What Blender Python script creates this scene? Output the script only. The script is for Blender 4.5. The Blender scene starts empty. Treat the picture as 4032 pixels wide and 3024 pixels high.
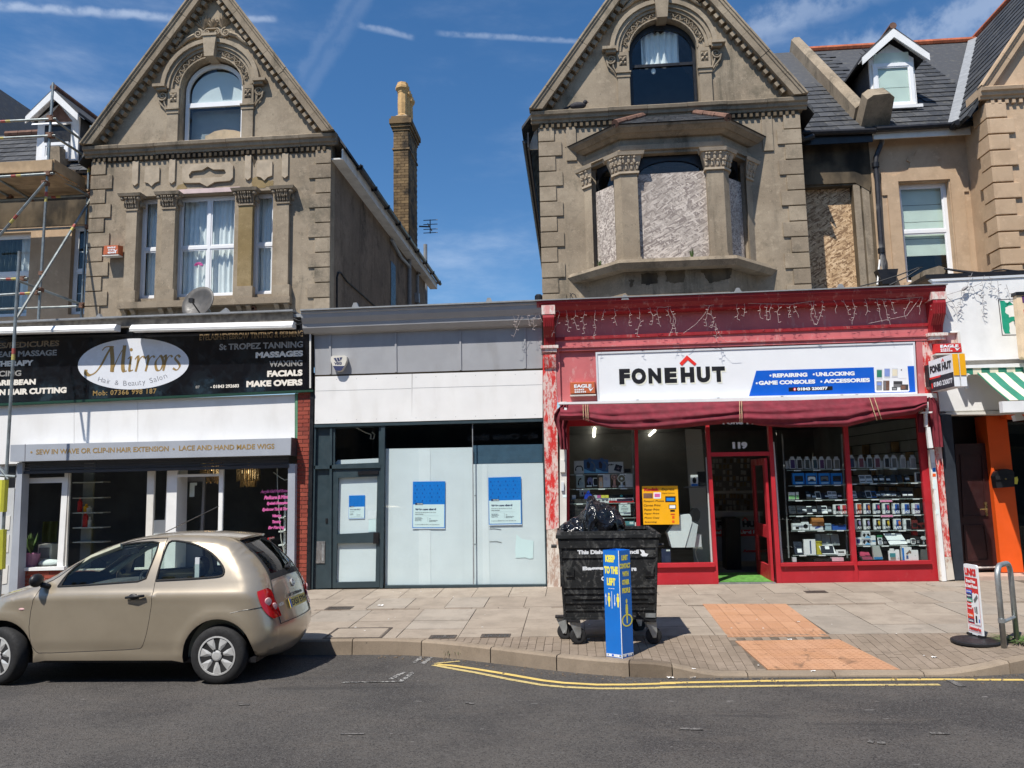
import bpy,bmesh,math,random
from mathutils import Vector,Matrix
from mathutils.geometry import tessellate_polygon,delaunay_2d_cdt
random.seed(7)
sc=bpy.context.scene
COL=sc.collection
R=math.radians
# --- camera, sky, sun, exposure
CAMP=Vector((0.0,-14.0,1.925))
FPX,PIT,ROL,YAW=3029.0,R(6.966),R(1.116),R(4.384)
_fw=Vector((-math.sin(YAW)*math.cos(PIT),math.cos(YAW)*math.cos(PIT),math.sin(PIT)))
_r=Vector((math.cos(YAW),math.sin(YAW),0))
_u=_r.cross(_fw)
CR=_r*math.cos(ROL)-_u*math.sin(ROL)
CU=_r*math.sin(ROL)+_u*math.cos(ROL)
cam=bpy.data.cameras.new('camera')
camo=bpy.data.objects.new('camera',cam)
COL.objects.link(camo)
M4=Matrix((CR,CU,-_fw)).transposed().to_4x4()
M4.translation=CAMP
camo.matrix_world=M4
cam.sensor_width=36
cam.lens=FPX/4032*36
cam.clip_start=0.1
cam.clip_end=1000
sc.camera=camo
SUN_EL,SUN_AZ=R(59),R(211)
SV=Vector((math.sin(SUN_AZ)*math.cos(SUN_EL),math.cos(SUN_AZ)*math.cos(SUN_EL),math.sin(SUN_EL)))
sl=bpy.data.lights.new('sun','SUN')
sl.energy=4.3
sl.angle=R(0.53)
sl.color=(1,0.95,0.87)
so=bpy.data.objects.new('sun',sl)
so.rotation_euler=SV.to_track_quat('Z','Y').to_euler()
so.location=(-20,-30,50)
COL.objects.link(so)
sc.view_settings.view_transform='Standard'
sc.view_settings.look='None'
sc.view_settings.gamma=1
sc.view_settings.use_curve_mapping=False
sc.view_settings.exposure=0.5
wd=bpy.data.worlds.new('World')
sc.world=wd
wd.use_nodes=True
def ray(px,py):
 return _fw+CR*((px-2016)/FPX)-CU*((py-1512)/FPX)
def build_sky():
 nt=wd.node_tree
 N,L=nt.nodes,nt.links
 N.clear()
 sky=N.new('ShaderNodeTexSky')
 sky.sky_type='NISHITA'
 sky.sun_disc=False
 sky.sun_elevation=SUN_EL
 sky.sun_rotation=SUN_AZ
 sky.altitude=0
 sky.air_density=1.0
 sky.dust_density=0.25
 sky.ozone_density=4.0
 tc=N.new('ShaderNodeTexCoord')
 def vm(op,a,b=None):
  n=N.new('ShaderNodeVectorMath');n.operation=op
  L.new(a,n.inputs[0])
  if b is not None:
   if isinstance(b,(tuple,list,Vector)):n.inputs[1].default_value=tuple(b)
   else:L.new(b,n.inputs[1])
  return n
 def m(op,a,b=None,clamp=False):
  n=N.new('ShaderNodeMath');n.operation=op;n.use_clamp=clamp
  for i,v in enumerate((a,b)):
   if v is None:continue
   if isinstance(v,(int,float)):n.inputs[i].default_value=v
   else:L.new(v,n.inputs[i])
  return n.outputs[0]
 def ramp(v,a,b):
  n=N.new('ShaderNodeMapRange');n.interpolation_type='SMOOTHSTEP'
  n.inputs['From Min'].default_value=a;n.inputs['From Max'].default_value=b
  L.new(v,n.inputs['Value']);return n.outputs[0]
 d=tc.outputs['Generated']
 def noise(scale,detail,mapscale,rot=(0,0,0)):
  mp=N.new('ShaderNodeMapping');mp.inputs['Scale'].default_value=mapscale;mp.inputs['Rotation'].default_value=rot
  L.new(d,mp.inputs['Vector'])
  n=N.new('ShaderNodeTexNoise');n.inputs['Scale'].default_value=scale;n.inputs['Detail'].default_value=detail
  n.inputs['Roughness'].default_value=0.6
  L.new(mp.outputs[0],n.inputs['Vector']);return n.outputs['Fac']
 cir=m('MULTIPLY',ramp(noise(2.2,7,(1.0,1,3.2),(0.1,0.5,0)),0.44,0.78),ramp(noise(9,6,(0.6,1,2.4),(0,-0.5,0)),0.30,0.8))
 tot=m('MULTIPLY',cir,0.55)
 fine=noise(38,4,(1,1,1))
 for(a,b,w,amt,t0,t1)in[((-60,20),(840,80),.0052,.30,-.3,1.02),((840,80),(1100,75),.0040,.22,-.1,1.0),((1150,470),(1480,-60),.009,.055,-.3,1.5),((1400,95),(1640,150),.004,.22,0,1),((1700,130),(2320,165),.0036,.20,0,1),((1080,470),(1330,60),.010,.06,-.2,1.4),((3060,360),(4200,-60),.028,.26,-.2,1.6),((2900,150),(4100,-330),.022,.20,-.2,1.6)]:
  A,B=ray(*a).normalized(),ray(*b).normalized()
  nrm=A.cross(B).normalized();T=(B-A)
  dist=m('ABSOLUTE',m('ADD',vm('DOT_PRODUCT',d,nrm).outputs['Value'],m('MULTIPLY',m('SUBTRACT',fine,0.5),w*1.6)))
  core=m('SUBTRACT',1.0,ramp(dist,w*0.15,w*1.25))
  tt=m('DIVIDE',m('SUBTRACT',vm('DOT_PRODUCT',d,T).outputs['Value'],A.dot(T)),B.dot(T)-A.dot(T))
  ends=m('MULTIPLY',ramp(tt,t0,t0+.12),m('SUBTRACT',1.0,ramp(tt,t1-.12,t1)))
  front=ramp(vm('DOT_PRODUCT',d,_fw).outputs['Value'],0.0,0.2)
  k=m('MULTIPLY',m('MULTIPLY',core,ends),m('MULTIPLY',front,m('MULTIPLY',ramp(fine,.22,.62),amt)))
  tot=m('ADD',tot,k)
 tot=m('MINIMUM',tot,0.85)
 mix=N.new('ShaderNodeMix');mix.data_type='RGBA'
 L.new(tot,mix.inputs['Factor'])
 hs=N.new('ShaderNodeHueSaturation')
 hs.inputs['Saturation'].default_value=1.22
 L.new(sky.outputs[0],hs.inputs['Color'])
 L.new(hs.outputs[0],mix.inputs['A'])
 mix.inputs['B'].default_value=(7.5,8.2,9.2,1)
 bg=N.new('ShaderNodeBackground')
 bg.inputs['Strength'].default_value=0.093
 L.new(mix.outputs['Result'],bg.inputs['Color'])
 out=N.new('ShaderNodeOutputWorld')
 L.new(bg.outputs[0],out.inputs['Surface'])
build_sky()
# --- survey helpers: measured sight lines turned into places on real planes
def zone(x0,y0,s):
 return lambda x,y:(x0+x*s,y0+y*s)
zA=zone(0,0,.7834);zB=zone(1200,200,.6631);zC=zone(2000,0,.7836);zD=zone(3032,0,.7837)
zE=zone(0,1150,.6933);zF=zone(1150,1150,.7232);zG=zone(2050,1100,.7532);zH=zone(2900,1100,.7537)
zI=zone(0,1950,.6472);zJ=zone(1200,2200,.6781);zK=zone(2600,2100,.6474);zL=zone(0,200,.6635)
zM=zone(2150,1950,.4219);zN=zone(2100,1150,.3617);zO=zone(3550,1250,.3014);zP=zone(3700,2150,.3013)
zQ=zone(2050,0,.5425);zR=zone(550,0,.36166);zS=zone(3050,1700,.3315);zT=zone(3350,1700,.3315)
zU=zone(2200,1650,.3014);zV=zone(2600,1650,.4039);zW=zone(0,1800,.3316);zX=zone(560,1800,.3316)
zY=zone(3650,1050,.2412);zZ=zone(1600,1850,.226);zAA=zone(0,1230,.5606);zAB=zone(2900,1380,.3345)
zAC=zone(3600,1600,.452)
zN1=zone(0,0,1)
def onY(p,Y):
 r=ray(*p);return CAMP+r*((Y-CAMP.y)/r.y)
def onX(p,X):
 r=ray(*p);return CAMP+r*((X-CAMP.x)/r.x)
def onZ(p,Z):
 r=ray(*p);return CAMP+r*((Z-CAMP.z)/r.z)
def sstep(x,a,b):
 t=max(0,min(1,(x-a)/(b-a)));return t*t*(3-2*t)
def PH(X,Y):
 z=.005*X+.02*Y
 w=sstep(X,.75,1.55)*(1-sstep(X,3.7,5.0))
 z-=.125*w*max(0,min(1,(-3.95-Y)/1.25))
 return z
def KY(X):
 return-4.02-1.22*sstep(X,-2.6,1.0)+.45*sstep(X,3.9,6.2)
def RH(X,Y):
 return-.262+.005*X+.025*max(0,min(4.0,KY(X)-Y))
def onG(p,H=PH):
 r=ray(*p);z=-.1
 for _ in range(12):
  q=CAMP+r*((z-CAMP.z)/r.z);z=H(q.x,q.y)
 return q
# --- object helpers
WLOC={}
def thing(name,label,cat,loc=(0,0,0),group=None,kind=None):
 o=bpy.data.objects.new(name,None);COL.objects.link(o)
 o.empty_display_size=.1
 o.location=loc;WLOC[o.name]=Vector(loc)
 if label:o['label']=label
 if cat:o['category']=cat
 if group:o['group']=group
 if kind:o['kind']=kind
 return o
def wl(o):
 return WLOC.get(o.name,Vector((0,0,0)))if o else Vector((0,0,0))
class MB:
 def __init__(s):s.v=[];s.f=[]
 def add(s,vs,fs):
  n=len(s.v);s.v+=[Vector(v)for v in vs];s.f+=[[n+i for i in f]for f in fs];return s
 def box(s,x0,x1,y0,y1,z0,z1):
  return s.add([(x0,y0,z0),(x1,y0,z0),(x1,y1,z0),(x0,y1,z0),(x0,y0,z1),(x1,y0,z1),(x1,y1,z1),(x0,y1,z1)],[(0,3,2,1),(4,5,6,7),(0,1,5,4),(1,2,6,5),(2,3,7,6),(3,0,4,7)])
 def prism(s,pts,off):
  pts=[Vector(p)for p in pts];off=Vector(off);n=len(pts)
  return s.add(pts+[p+off for p in pts],[list(range(n)),list(range(2*n-1,n-1,-1))]+[(i,i+n,(i+1)%n+n,(i+1)%n)for i in range(n)])
 def plate(s,outer,holes,off):
  loops=[[Vector(p)for p in outer]]+[[Vector(p)for p in h]for h in holes]
  off=Vector(off);flat=[p for l in loops for p in l];n=len(flat)
  tri=tessellate_polygon(loops)
  fs=[list(t)for t in tri]+[[i+n for i in reversed(t)]for t in tri]
  k=0
  for l in loops:
   m=len(l)
   fs+=[(k+i,k+i+n,k+(i+1)%m+n,k+(i+1)%m)for i in range(m)];k+=m
  return s.add(flat+[p+off for p in flat],fs)
 def tube(s,pts,r,n=8,cap=True):
  pts=[Vector(p)for p in pts];rings=[];up=None
  for i,p in enumerate(pts):
   d=(pts[min(i+1,len(pts)-1)]-pts[max(i-1,0)]).normalized()
   if up is None:up=Vector((0,0,1))if abs(d.z)<.9 else Vector((0,1,0))
   a=d.cross(up)
   if a.length<1e-4:a=d.orthogonal()
   a.normalize();b=a.cross(d);up=b
   rr=r[i]if isinstance(r,(list,tuple))else r
   rings.append([p+(a*math.cos(2*math.pi*j/n)+b*math.sin(2*math.pi*j/n))*rr for j in range(n)])
  fs=[(i*n+j,i*n+(j+1)%n,(i+1)*n+(j+1)%n,(i+1)*n+j)for i in range(len(pts)-1)for j in range(n)]
  if cap:fs+=[list(range(n-1,-1,-1)),[(len(pts)-1)*n+j for j in range(n)]]
  return s.add([v for q in rings for v in q],fs)
 def lathe(s,prof,c,axis=(0,0,1),n=16,closed=False):
  ax=Vector(axis).normalized();a=ax.orthogonal().normalized();b=ax.cross(a);c=Vector(c);m=len(prof)
  vs=[c+ax*h+(a*math.cos(2*math.pi*j/n)+b*math.sin(2*math.pi*j/n))*r for(r,h)in prof for j in range(n)]
  fs=[(i*n+j,i*n+(j+1)%n,((i+1)%m)*n+(j+1)%n,((i+1)%m)*n+j)for i in range(m if closed else m-1)for j in range(n)]
  if not closed:fs+=[list(range(n-1,-1,-1)),[(m-1)*n+j for j in range(n)]]
  return s.add(vs,fs)
 def sweep(s,prof,path,e1s,e2,closed=False):
  n=len(prof);k=len(path)
  vs=[]
  for i,p in enumerate(path):
   e1=Vector(e1s[i])if isinstance(e1s,list)else Vector(e1s)
   vs+=[Vector(p)+e1*a+Vector(e2)*b for a,b in prof]
  fs=[(i*n+j,i*n+(j+1)%n,((i+1)%k)*n+(j+1)%n,((i+1)%k)*n+j)for i in range(k if closed else k-1)for j in range(n)]
  if not closed:fs+=[list(range(n-1,-1,-1)),[(k-1)*n+j for j in range(n)]]
  return s.add(vs,fs)
 def ell(s,c,rx,ry,rz,n=10,m=6):
  c=Vector(c);vs=[]
  for i in range(m+1):
   t=math.pi*i/m
   for j in range(n):
    q=2*math.pi*j/n
    vs.append(c+Vector((rx*math.sin(t)*math.cos(q),ry*math.sin(t)*math.sin(q),rz*math.cos(t))))
  return s.add(vs,[(i*n+j,(i+1)*n+j,(i+1)*n+(j+1)%n,i*n+(j+1)%n)for i in range(m)for j in range(n)])
 def mesh(s,name,mat,loc=Vector((0,0,0)),smooth=False):
  me=bpy.data.meshes.new(name)
  me.from_pydata([tuple(v-loc)for v in s.v],[],[tuple(f)for f in s.f])
  bm=bmesh.new();bm.from_mesh(me);bmesh.ops.recalc_face_normals(bm,faces=bm.faces);bm.to_mesh(me);bm.free()
  if mat:
   for m_ in(mat if isinstance(mat,list)else[mat]):me.materials.append(m_)
  if smooth:
   me.polygons.foreach_set('use_smooth',[True]*len(me.polygons))
  me.update();return me
def place(name,me,parent=None,loc=(0,0,0)):
 o=bpy.data.objects.new(name,me);COL.objects.link(o)
 o.location=Vector(loc)-wl(parent)if parent else Vector(loc)
 WLOC[o.name]=Vector(loc)
 if parent:o.parent=parent
 return o
def part(name,mb,mat,parent,label=None,smooth=False,kind=None):
 loc=wl(parent)
 o=place(name,mb.mesh(name,mat,loc,smooth),parent,loc)
 if label:o['label']=label
 if kind:o['kind']=kind
 return o
def solo(name,mb,mat,label,cat,group=None,smooth=False,kind=None):
 lo=Vector((sum(v.x for v in mb.v)/len(mb.v),sum(v.y for v in mb.v)/len(mb.v),min(v.z for v in mb.v)))
 o=place(name,mb.mesh(name,mat,lo,smooth),None,lo)
 if label:o['label']=label
 if cat:o['category']=cat
 if group:o['group']=group
 if kind:o['kind']=kind
 return o
def struct(name,mb,mat,smooth=False):
 o=place(name,mb.mesh(name,mat,Vector((0,0,0)),smooth));o['kind']='structure';return o
_unit={}
def unit_box(mat,bev=.0):
 k=(mat.name,bev)
 if k not in _unit:
  mb=MB()
  if not bev:mb.box(-.5,.5,-.5,.5,-.5,.5)
  else:
   b=bev
   mb.add([(-.5,-.5+b,-.5),(.5,-.5+b,-.5),(.5,-.5+b,.5),(-.5,-.5+b,.5),(-.5+b,-.5,-.5+b),(.5-b,-.5,-.5+b),(.5-b,-.5,.5-b),(-.5+b,-.5,.5-b),(-.5,.5,-.5),(.5,.5,-.5),(.5,.5,.5),(-.5,.5,.5)],[(4,5,6,7),(0,1,5,4),(1,2,6,5),(2,3,7,6),(3,0,4,7),(8,9,1,0),(9,10,2,1),(10,11,3,2),(11,8,0,3),(11,10,9,8)])
  _unit[k]=mb.mesh('block',mat)
 return _unit[k]
def block(name,mat,parent,x0,x1,y0,y1,z0,z1,bev=0,rot=None):
 o=place(name,unit_box(mat,bev),parent,((x0+x1)/2,(y0+y1)/2,(z0+z1)/2))
 o.scale=(x1-x0,y1-y0,z1-z0)
 if rot:o.rotation_euler=rot
 return o
def PX(z,pts,Y):
 return[onY(z(*p),Y)for p in pts]
def qslab(z,pts,Y,t):
 return MB().prism(PX(z,pts,Y),(0,t,0))
def rect(z,x0,y0,x1,y1):
 return[(x0,y0),(x1,y0),(x1,y1),(x0,y1)]
def arc(cx,cy,rx,ry,a0,a1,n):
 return[(cx+rx*math.cos(R(a0+(a1-a0)*i/n)),cy-ry*math.sin(R(a0+(a1-a0)*i/n)))for i in range(n+1)]
_tc={}
def textmesh(s,bold=0.,shear=0.,space=1.0):
 k=(s,bold,shear,space)
 if k not in _tc:
  cu=bpy.data.curves.new('t','FONT');cu.body=s;cu.offset=min(.075,bold*1.7);cu.shear=shear;cu.resolution_u=4;cu.space_character=space
  ob=bpy.data.objects.new('t',cu);COL.objects.link(ob)
  me=bpy.data.meshes.new_from_object(ob)
  vs=[v.co.copy()for v in me.vertices];fs=[list(p.vertices)for p in me.polygons]
  bpy.data.objects.remove(ob);bpy.data.curves.remove(cu);bpy.data.meshes.remove(me)
  x0=min(v.x for v in vs);x1=max(v.x for v in vs);y0=min(v.y for v in vs);y1=max(v.y for v in vs)
  _tc[k]=([((v.x-x0)/(x1-x0),(v.y-y0)/(y1-y0))for v in vs],fs)
 return _tc[k]
def put_text(mb,s,BL,BR,TL,bold=.02,shear=0.,space=1.0):
 vs,fs=textmesh(s,bold,shear,space)
 BL,BR,TL=Vector(BL),Vector(BR),Vector(TL)
 return mb.add([BL+(BR-BL)*a+(TL-BL)*b for a,b in vs],fs)
def text_px(mb,s,z,BL,BR,h,Y,**k):
 a,b=onY(z(*BL),Y),onY(z(*BR),Y);c=onY(z(BL[0],BL[1]-h),Y);c.x=a.x
 return put_text(mb,s,a,b,c,**k)
def nib(mb,pts,w,ang,frame,thin=.18):
 n=Vector((math.cos(ang),math.sin(ang)))
 t=Vector((-n.y,n.x))
 P=[Vector(p)for p in pts];Q=[]
 for i in range(len(P)-1):
  p0=P[max(i-1,0)];p1=P[i];p2=P[i+1];p3=P[min(i+2,len(P)-1)]
  for k in range(6):
   u=k/6
   Q.append(.5*((2*p1)+(p2-p0)*u+(2*p0-5*p1+4*p2-p3)*u*u+(3*p1-p0-3*p2+p3)*u**3))
 Q.append(P[-1])
 L,Rr=[],[]
 for i,q in enumerate(Q):
  d=(Q[min(i+1,len(Q)-1)]-Q[max(i-1,0)]).normalized();nn=Vector((-d.y,d.x))
  h=max(abs(nn.dot(n)),thin)*w*.5
  L.append(frame(q+nn*h));Rr.append(frame(q-nn*h))
 k=len(Q)
 return mb.add(L+Rr,[(i,i+1,k+i+1,k+i)for i in range(k-1)])
# --- materials
class NT:
 def __init__(s,name):
  s.m=bpy.data.materials.new(name);s.m.use_nodes=True
  s.N=s.m.node_tree.nodes;s.L=s.m.node_tree.links
  s.b=s.N['Principled BSDF']
  s.pos=None
 def P(s):
  if not s.pos:s.pos=s.N.new('ShaderNodeNewGeometry').outputs['Position']
  return s.pos
 def link(s,a,sock):
  if isinstance(a,(int,float)):sock.default_value=a
  elif isinstance(a,(tuple,list)):sock.default_value=(*a,1)if len(a)==3 else a
  else:s.L.new(a,sock)
 def noise(s,scale,detail=4,stretch=(1,1,1),rough=.55,vec=None,dist=0,w=None):
  mp=s.N.new('ShaderNodeMapping');mp.inputs['Scale'].default_value=stretch
  s.L.new(vec or s.P(),mp.inputs['Vector'])
  n=s.N.new('ShaderNodeTexNoise');n.inputs['Scale'].default_value=scale;n.inputs['Detail'].default_value=detail
  n.inputs['Roughness'].default_value=rough;n.inputs['Distortion'].default_value=dist
  s.L.new(mp.outputs[0],n.inputs['Vector'])
  return n.outputs['Fac']
 def vor(s,scale,stretch=(1,1,1),feature='F1',out='Distance',rot=(0,0,0),vec=None):
  mp=s.N.new('ShaderNodeMapping');mp.inputs['Scale'].default_value=stretch;mp.inputs['Rotation'].default_value=rot
  s.L.new(vec or s.P(),mp.inputs['Vector'])
  n=s.N.new('ShaderNodeTexVoronoi');n.feature=feature;n.inputs['Scale'].default_value=scale
  s.L.new(mp.outputs[0],n.inputs['Vector'])
  return n.outputs[out]
 def map(s,v,a,b,c=0,d=1,smooth=True):
  n=s.N.new('ShaderNodeMapRange');n.interpolation_type='SMOOTHSTEP' if smooth else 'LINEAR'
  for nm,x in(('From Min',a),('From Max',b),('To Min',c),('To Max',d)):n.inputs[nm].default_value=x
  s.L.new(v,n.inputs['Value']);return n.outputs[0]
 def math(s,op,a,b=0.):
  n=s.N.new('ShaderNodeMath');n.operation=op
  s.link(a,n.inputs[0]);s.link(b,n.inputs[1]);return n.outputs[0]
 def mix(s,f,a,b,mode='MIX'):
  n=s.N.new('ShaderNodeMix');n.data_type='RGBA';n.blend_type=mode
  s.link(f,n.inputs['Factor']);s.link(a,n.inputs['A']);s.link(b,n.inputs['B']);return n.outputs['Result']
 def bump(s,h,strength=.3,dist=.01):
  n=s.N.new('ShaderNodeBump');n.inputs['Strength'].default_value=strength;n.inputs['Distance'].default_value=dist
  s.L.new(h,n.inputs['Height'])
  old=s.b.inputs['Normal']
  if old.is_linked:s.L.new(old.links[0].from_socket,n.inputs['Normal'])
  s.L.new(n.outputs[0],s.b.inputs['Normal'])
 def rnd(s):return s.N.new('ShaderNodeObjectInfo').outputs['Random']
 def xyz(s):
  n=s.N.new('ShaderNodeSeparateXYZ');s.L.new(s.P(),n.inputs[0]);return n.outputs
 def done(s,col,rough=.7,metal=0,spec=.5,coat=0):
  s.link(col,s.b.inputs['Base Color']);s.link(rough,s.b.inputs['Roughness'])
  s.b.inputs['Metallic'].default_value=metal;s.b.inputs['Specular IOR Level'].default_value=spec
  s.b.inputs['Coat Weight'].default_value=coat
  return s.m
def mul(c,k):return tuple(x*k for x in c)
def simple(name,col,rough=.6,var=.10,scale=6,bump=0,bscale=60,rnd=0,metal=0,spec=.4,dirt=0,dirtcol=(.06,.05,.04),coat=0):
 t=NT(name)
 c=t.mix(t.map(t.noise(scale,5),.3,.7),mul(col,1-var),mul(col,1+var))
 if rnd:c=t.mix(t.rnd(),c,t.mix(.5,c,mul(col,1-rnd),'MIX'))if rnd<0 else t.mix(t.map(t.rnd(),0,1,0,1,False),t.mix(1,c,(1-rnd,)*3,'MULTIPLY'),t.mix(1,c,(1+rnd,)*3,'MULTIPLY'))
 if dirt:
  k=t.math('MULTIPLY',t.map(t.noise(3.1,6,(1,1,.35)),.48,.72),dirt)
  c=t.mix(k,c,dirtcol)
 if bump:t.bump(t.noise(bscale,3),bump,.004)
 r=t.map(t.noise(scale*2.3,3),.3,.7,max(.02,rough-.08),min(1,rough+.08))
 return t.done(c,r,metal,spec,coat)
def render_mat(name,base,warm,grime,speck=.35,gamt=.6,streak=.5,rnd=.06):
 t=NT(name)
 c=t.mix(t.map(t.noise(.6,6,(1,1,1.3)),.34,.66),base,warm)
 c=t.mix(t.map(t.noise(3.1,8,rough=.7),.42,.66,0,.5),c,mul(base,.74))
 c=t.mix(t.map(t.noise(2.1,8,(1,1,.13),rough=.68),.50,.72,0,streak),c,grime)
 c=t.mix(t.map(t.noise(1.0,9,rough=.72),.52,.70,0,gamt),c,mul(grime,1.5))
 c=t.mix(t.map(t.noise(12,8,rough=.75),.56,.70,0,gamt*.8),c,mul(grime,1.3))
 c=t.mix(t.map(t.noise(5.5,9,rough=.75),.55,.66,0,.45),c,mul(warm,1.25))
 c=t.mix(t.map(t.noise(70,2),.55,.75,0,speck),c,mul(base,.45))
 c=t.mix(t.map(t.noise(42,2),.62,.72,0,speck),c,mul(warm,1.5))
 c=t.mix(t.map(t.rnd(),0,1,0,1,False),t.mix(1,c,(1-rnd,)*3,'MULTIPLY'),t.mix(1,c,(1+rnd,)*3,'MULTIPLY'))
 t.bump(t.noise(55,4),.3,.005)
 return t.done(c,.9,0,.2)
M={}
M['stone']=render_mat('weathered_render',(.295,.238,.172),(.385,.318,.235),(.075,.068,.05),streak=.75,gamt=.65)
M['stone2']=render_mat('weathered_render_dark',(.262,.21,.152),(.352,.29,.214),(.052,.048,.037),gamt=.7,streak=.75)
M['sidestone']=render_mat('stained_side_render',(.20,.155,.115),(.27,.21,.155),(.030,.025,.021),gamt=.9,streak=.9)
M['tan']=render_mat('tan_painted_render',(.50,.355,.23),(.545,.40,.27),(.33,.23,.15),speck=.10,gamt=.2,streak=.25)
M['ochre']=render_mat('ochre_patch_repair',(.23,.165,.075),(.30,.225,.12),(.12,.09,.05))
M['pinkplaster']=simple('pink_plaster',(.60,.47,.45),.9,.08,6)
M['paleplaster']=simple('pale_panel_render',(.42,.345,.255),.9,.15,5,.3)
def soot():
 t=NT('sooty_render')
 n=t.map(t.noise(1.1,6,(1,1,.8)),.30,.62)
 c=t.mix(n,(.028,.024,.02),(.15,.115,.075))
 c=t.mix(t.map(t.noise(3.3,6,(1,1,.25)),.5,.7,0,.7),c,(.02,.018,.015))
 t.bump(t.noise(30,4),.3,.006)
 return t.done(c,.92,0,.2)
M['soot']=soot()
def slate():
 t=NT('roof_slate')
 c=t.mix(t.rnd(),(.030,.033,.039),(.068,.071,.078))
 c=t.mix(t.map(t.noise(9,6),.5,.75,0,.6),c,(.135,.13,.115))
 t.bump(t.noise(30,4,(1,1,3)),.3,.004)
 return t.done(c,t.map(t.noise(6,3),.3,.7,.6,.85),0,.3)
M['slate']=slate()
def brick(name,a,b,soot_c,amt):
 t=NT(name)
 c=t.mix(t.rnd(),a,b)
 c=t.mix(t.map(t.noise(3,6),.45,.68,0,amt),c,soot_c)
 c=t.mix(t.map(t.noise(60,3),.5,.75,0,.5),c,mul(a,.6))
 t.bump(t.noise(90,3),.4,.004)
 return t.done(c,.85,0,.25)
M['redbrick']=brick('red_brick',(.25,.050,.035),(.36,.085,.055),(.10,.035,.03),.35)
M['stockbrick']=brick('yellow_stock_brick',(.13,.085,.045),(.27,.18,.09),(.030,.025,.020),.9)
M['mortar']=simple('mortar',(.34,.27,.21),.95,.15,20,.3)
M['darkmortar']=simple('sooty_mortar',(.10,.085,.065),.95,.25,12,.3)
M['pot']=simple('buff_terracotta',(.56,.35,.15),.8,.14,9,.2)
M['redtile']=simple('red_ridge_tile',(.40,.11,.05),.85,.2,9,.2,rnd=.15)
M['browntile']=simple('brown_hip_tile',(.16,.085,.06),.85,.25,9,.2)
M['lead']=simple('lead_flashing',(.26,.27,.28),.5,.12,8,.2)
M['upvc']=simple('white_window_plastic',(.82,.83,.84),.35,.03,3,spec=.5)
M['white']=simple('white_paint',(.80,.80,.79),.5,.05,3,.05,dirt=.12,dirtcol=(.45,.42,.38))
M['offwhite']=simple('grubby_white_paint',(.70,.68,.63),.6,.07,4,.1,dirt=.3,dirtcol=(.33,.27,.20))
M['panelwhite']=simple('white_board',(.80,.79,.77),.55,.035,1.5,dirt=.22,dirtcol=(.58,.55,.50))
M['grey']=simple('grey_painted_board',(.34,.345,.36),.5,.06,2,dirt=.35,dirtcol=(.22,.21,.2))
M['greytrim']=simple('grey_painted_cornice',(.36,.365,.375),.4,.05,3)
M['alu']=simple('grey_shutter_metal',(.36,.385,.43),.45,.04,3,spec=.5)
M['shutter']=simple('dark_shutter_slats',(.045,.047,.055),.5,.1,5)
M['anthracite']=simple('slate_blue_frame_paint',(.032,.052,.062),.4,.08,5,spec=.5)
M['black']=simple('black_paint',(.012,.012,.014),.4,.2,6)
M['gloss']=simple('gloss_black_sign',(.006,.0065,.009),.10,.1,3,spec=.6)
M['blackplastic']=simple('black_plastic',(.016,.016,.018),.45,.2,12)
M['rubber']=simple('tyre_rubber',(.018,.018,.019),.8,.2,20,.2,120)
M['gold']=simple('gold_letters',(.33,.215,.075),.4,.06,9)
M['dullgold']=simple('faded_gold_letters',(.22,.155,.085),.45,.06,9)
M['grey_letters']=simple('grey_letters',(.30,.29,.27),.45,.06,9)
M['cream']=simple('cream_letters',(.84,.78,.68),.45,.04,9)
M['letterwhite']=simple('white_letters',(.82,.84,.86),.5,.03,9)
M['greyink']=simple('grey_ink',(.16,.16,.18),.5,.05,9)
M['ink']=simple('black_letters',(.010,.010,.013),.5,.1,9)
M['navyink']=simple('navy_ink',(.03,.04,.11),.6,.1,9)
M['ovalwhite']=simple('silver_white_oval',(.74,.76,.80),.25,.03,3,spec=.5)
M['signwhite']=simple('white_sign_board',(.80,.82,.84),.45,.02,2)
M['signblue']=simple('blue_vinyl',(.004,.105,.56),.45,.04,2)
M['signred']=simple('red_vinyl',(.75,.03,.02),.45,.04,4)
M['cardred']=simple('red_card',(.62,.03,.03),.5,.05,4)
M['orange']=simple('orange_paint',(.80,.105,.012),.5,.05,3)
M['pinkink']=simple('pink_letters',(.62,.13,.36),.5,.05,9)
M['yellow']=simple('yellow_board',(.86,.42,.008),.5,.03,3)
M['limeyellow']=simple('yellow_guard_foam',(.62,.60,.06),.6,.06,6)
M['yellowink']=simple('yellow_letters',(.82,.74,.10),.5,.03,9)
M['blueboard']=simple('blue_plastic_board',(.010,.155,.56),.45,.04,3)
M['posterblue']=simple('poster_blue',(.006,.20,.66),.5,.04,5)
M['paper']=simple('white_paper',(.74,.77,.785),.8,.035,2.2)
M['paperfold']=simple('white_paper_fold',(.80,.82,.83),.8,.03,2.2)
M['leaflet']=simple('leaflet_paper',(.74,.86,.86),.7,.02,5)
M['green']=simple('green_vinyl',(.012,.30,.19),.5,.1,6)
M['stripegreen']=simple('green_awning_canvas',(.03,.20,.13),.85,.1,6,.2,200)
M['stripecream']=simple('cream_awning_canvas',(.72,.66,.50),.85,.06,6,.2,200)
M['maroon']=simple('maroon_awning_canvas',(.165,.018,.030),.85,.22,5,.3,120)
M['darkdoor']=simple('dark_brown_door',(.035,.011,.011),.4,.15,5,spec=.5)
M['brass']=simple('brass',(.72,.52,.22),.3,.1,9,metal=1)
M['steel']=simple('brushed_steel',(.55,.56,.57),.38,.08,14,metal=1)
M['galv']=simple('galvanised_steel',(.40,.42,.42),.5,.2,8,metal=.75,dirt=.35,dirtcol=(.18,.17,.15))
M['fadedorange']=simple('sun_faded_orange_plastic',(.52,.13,.05),.5,.08,4)
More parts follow.
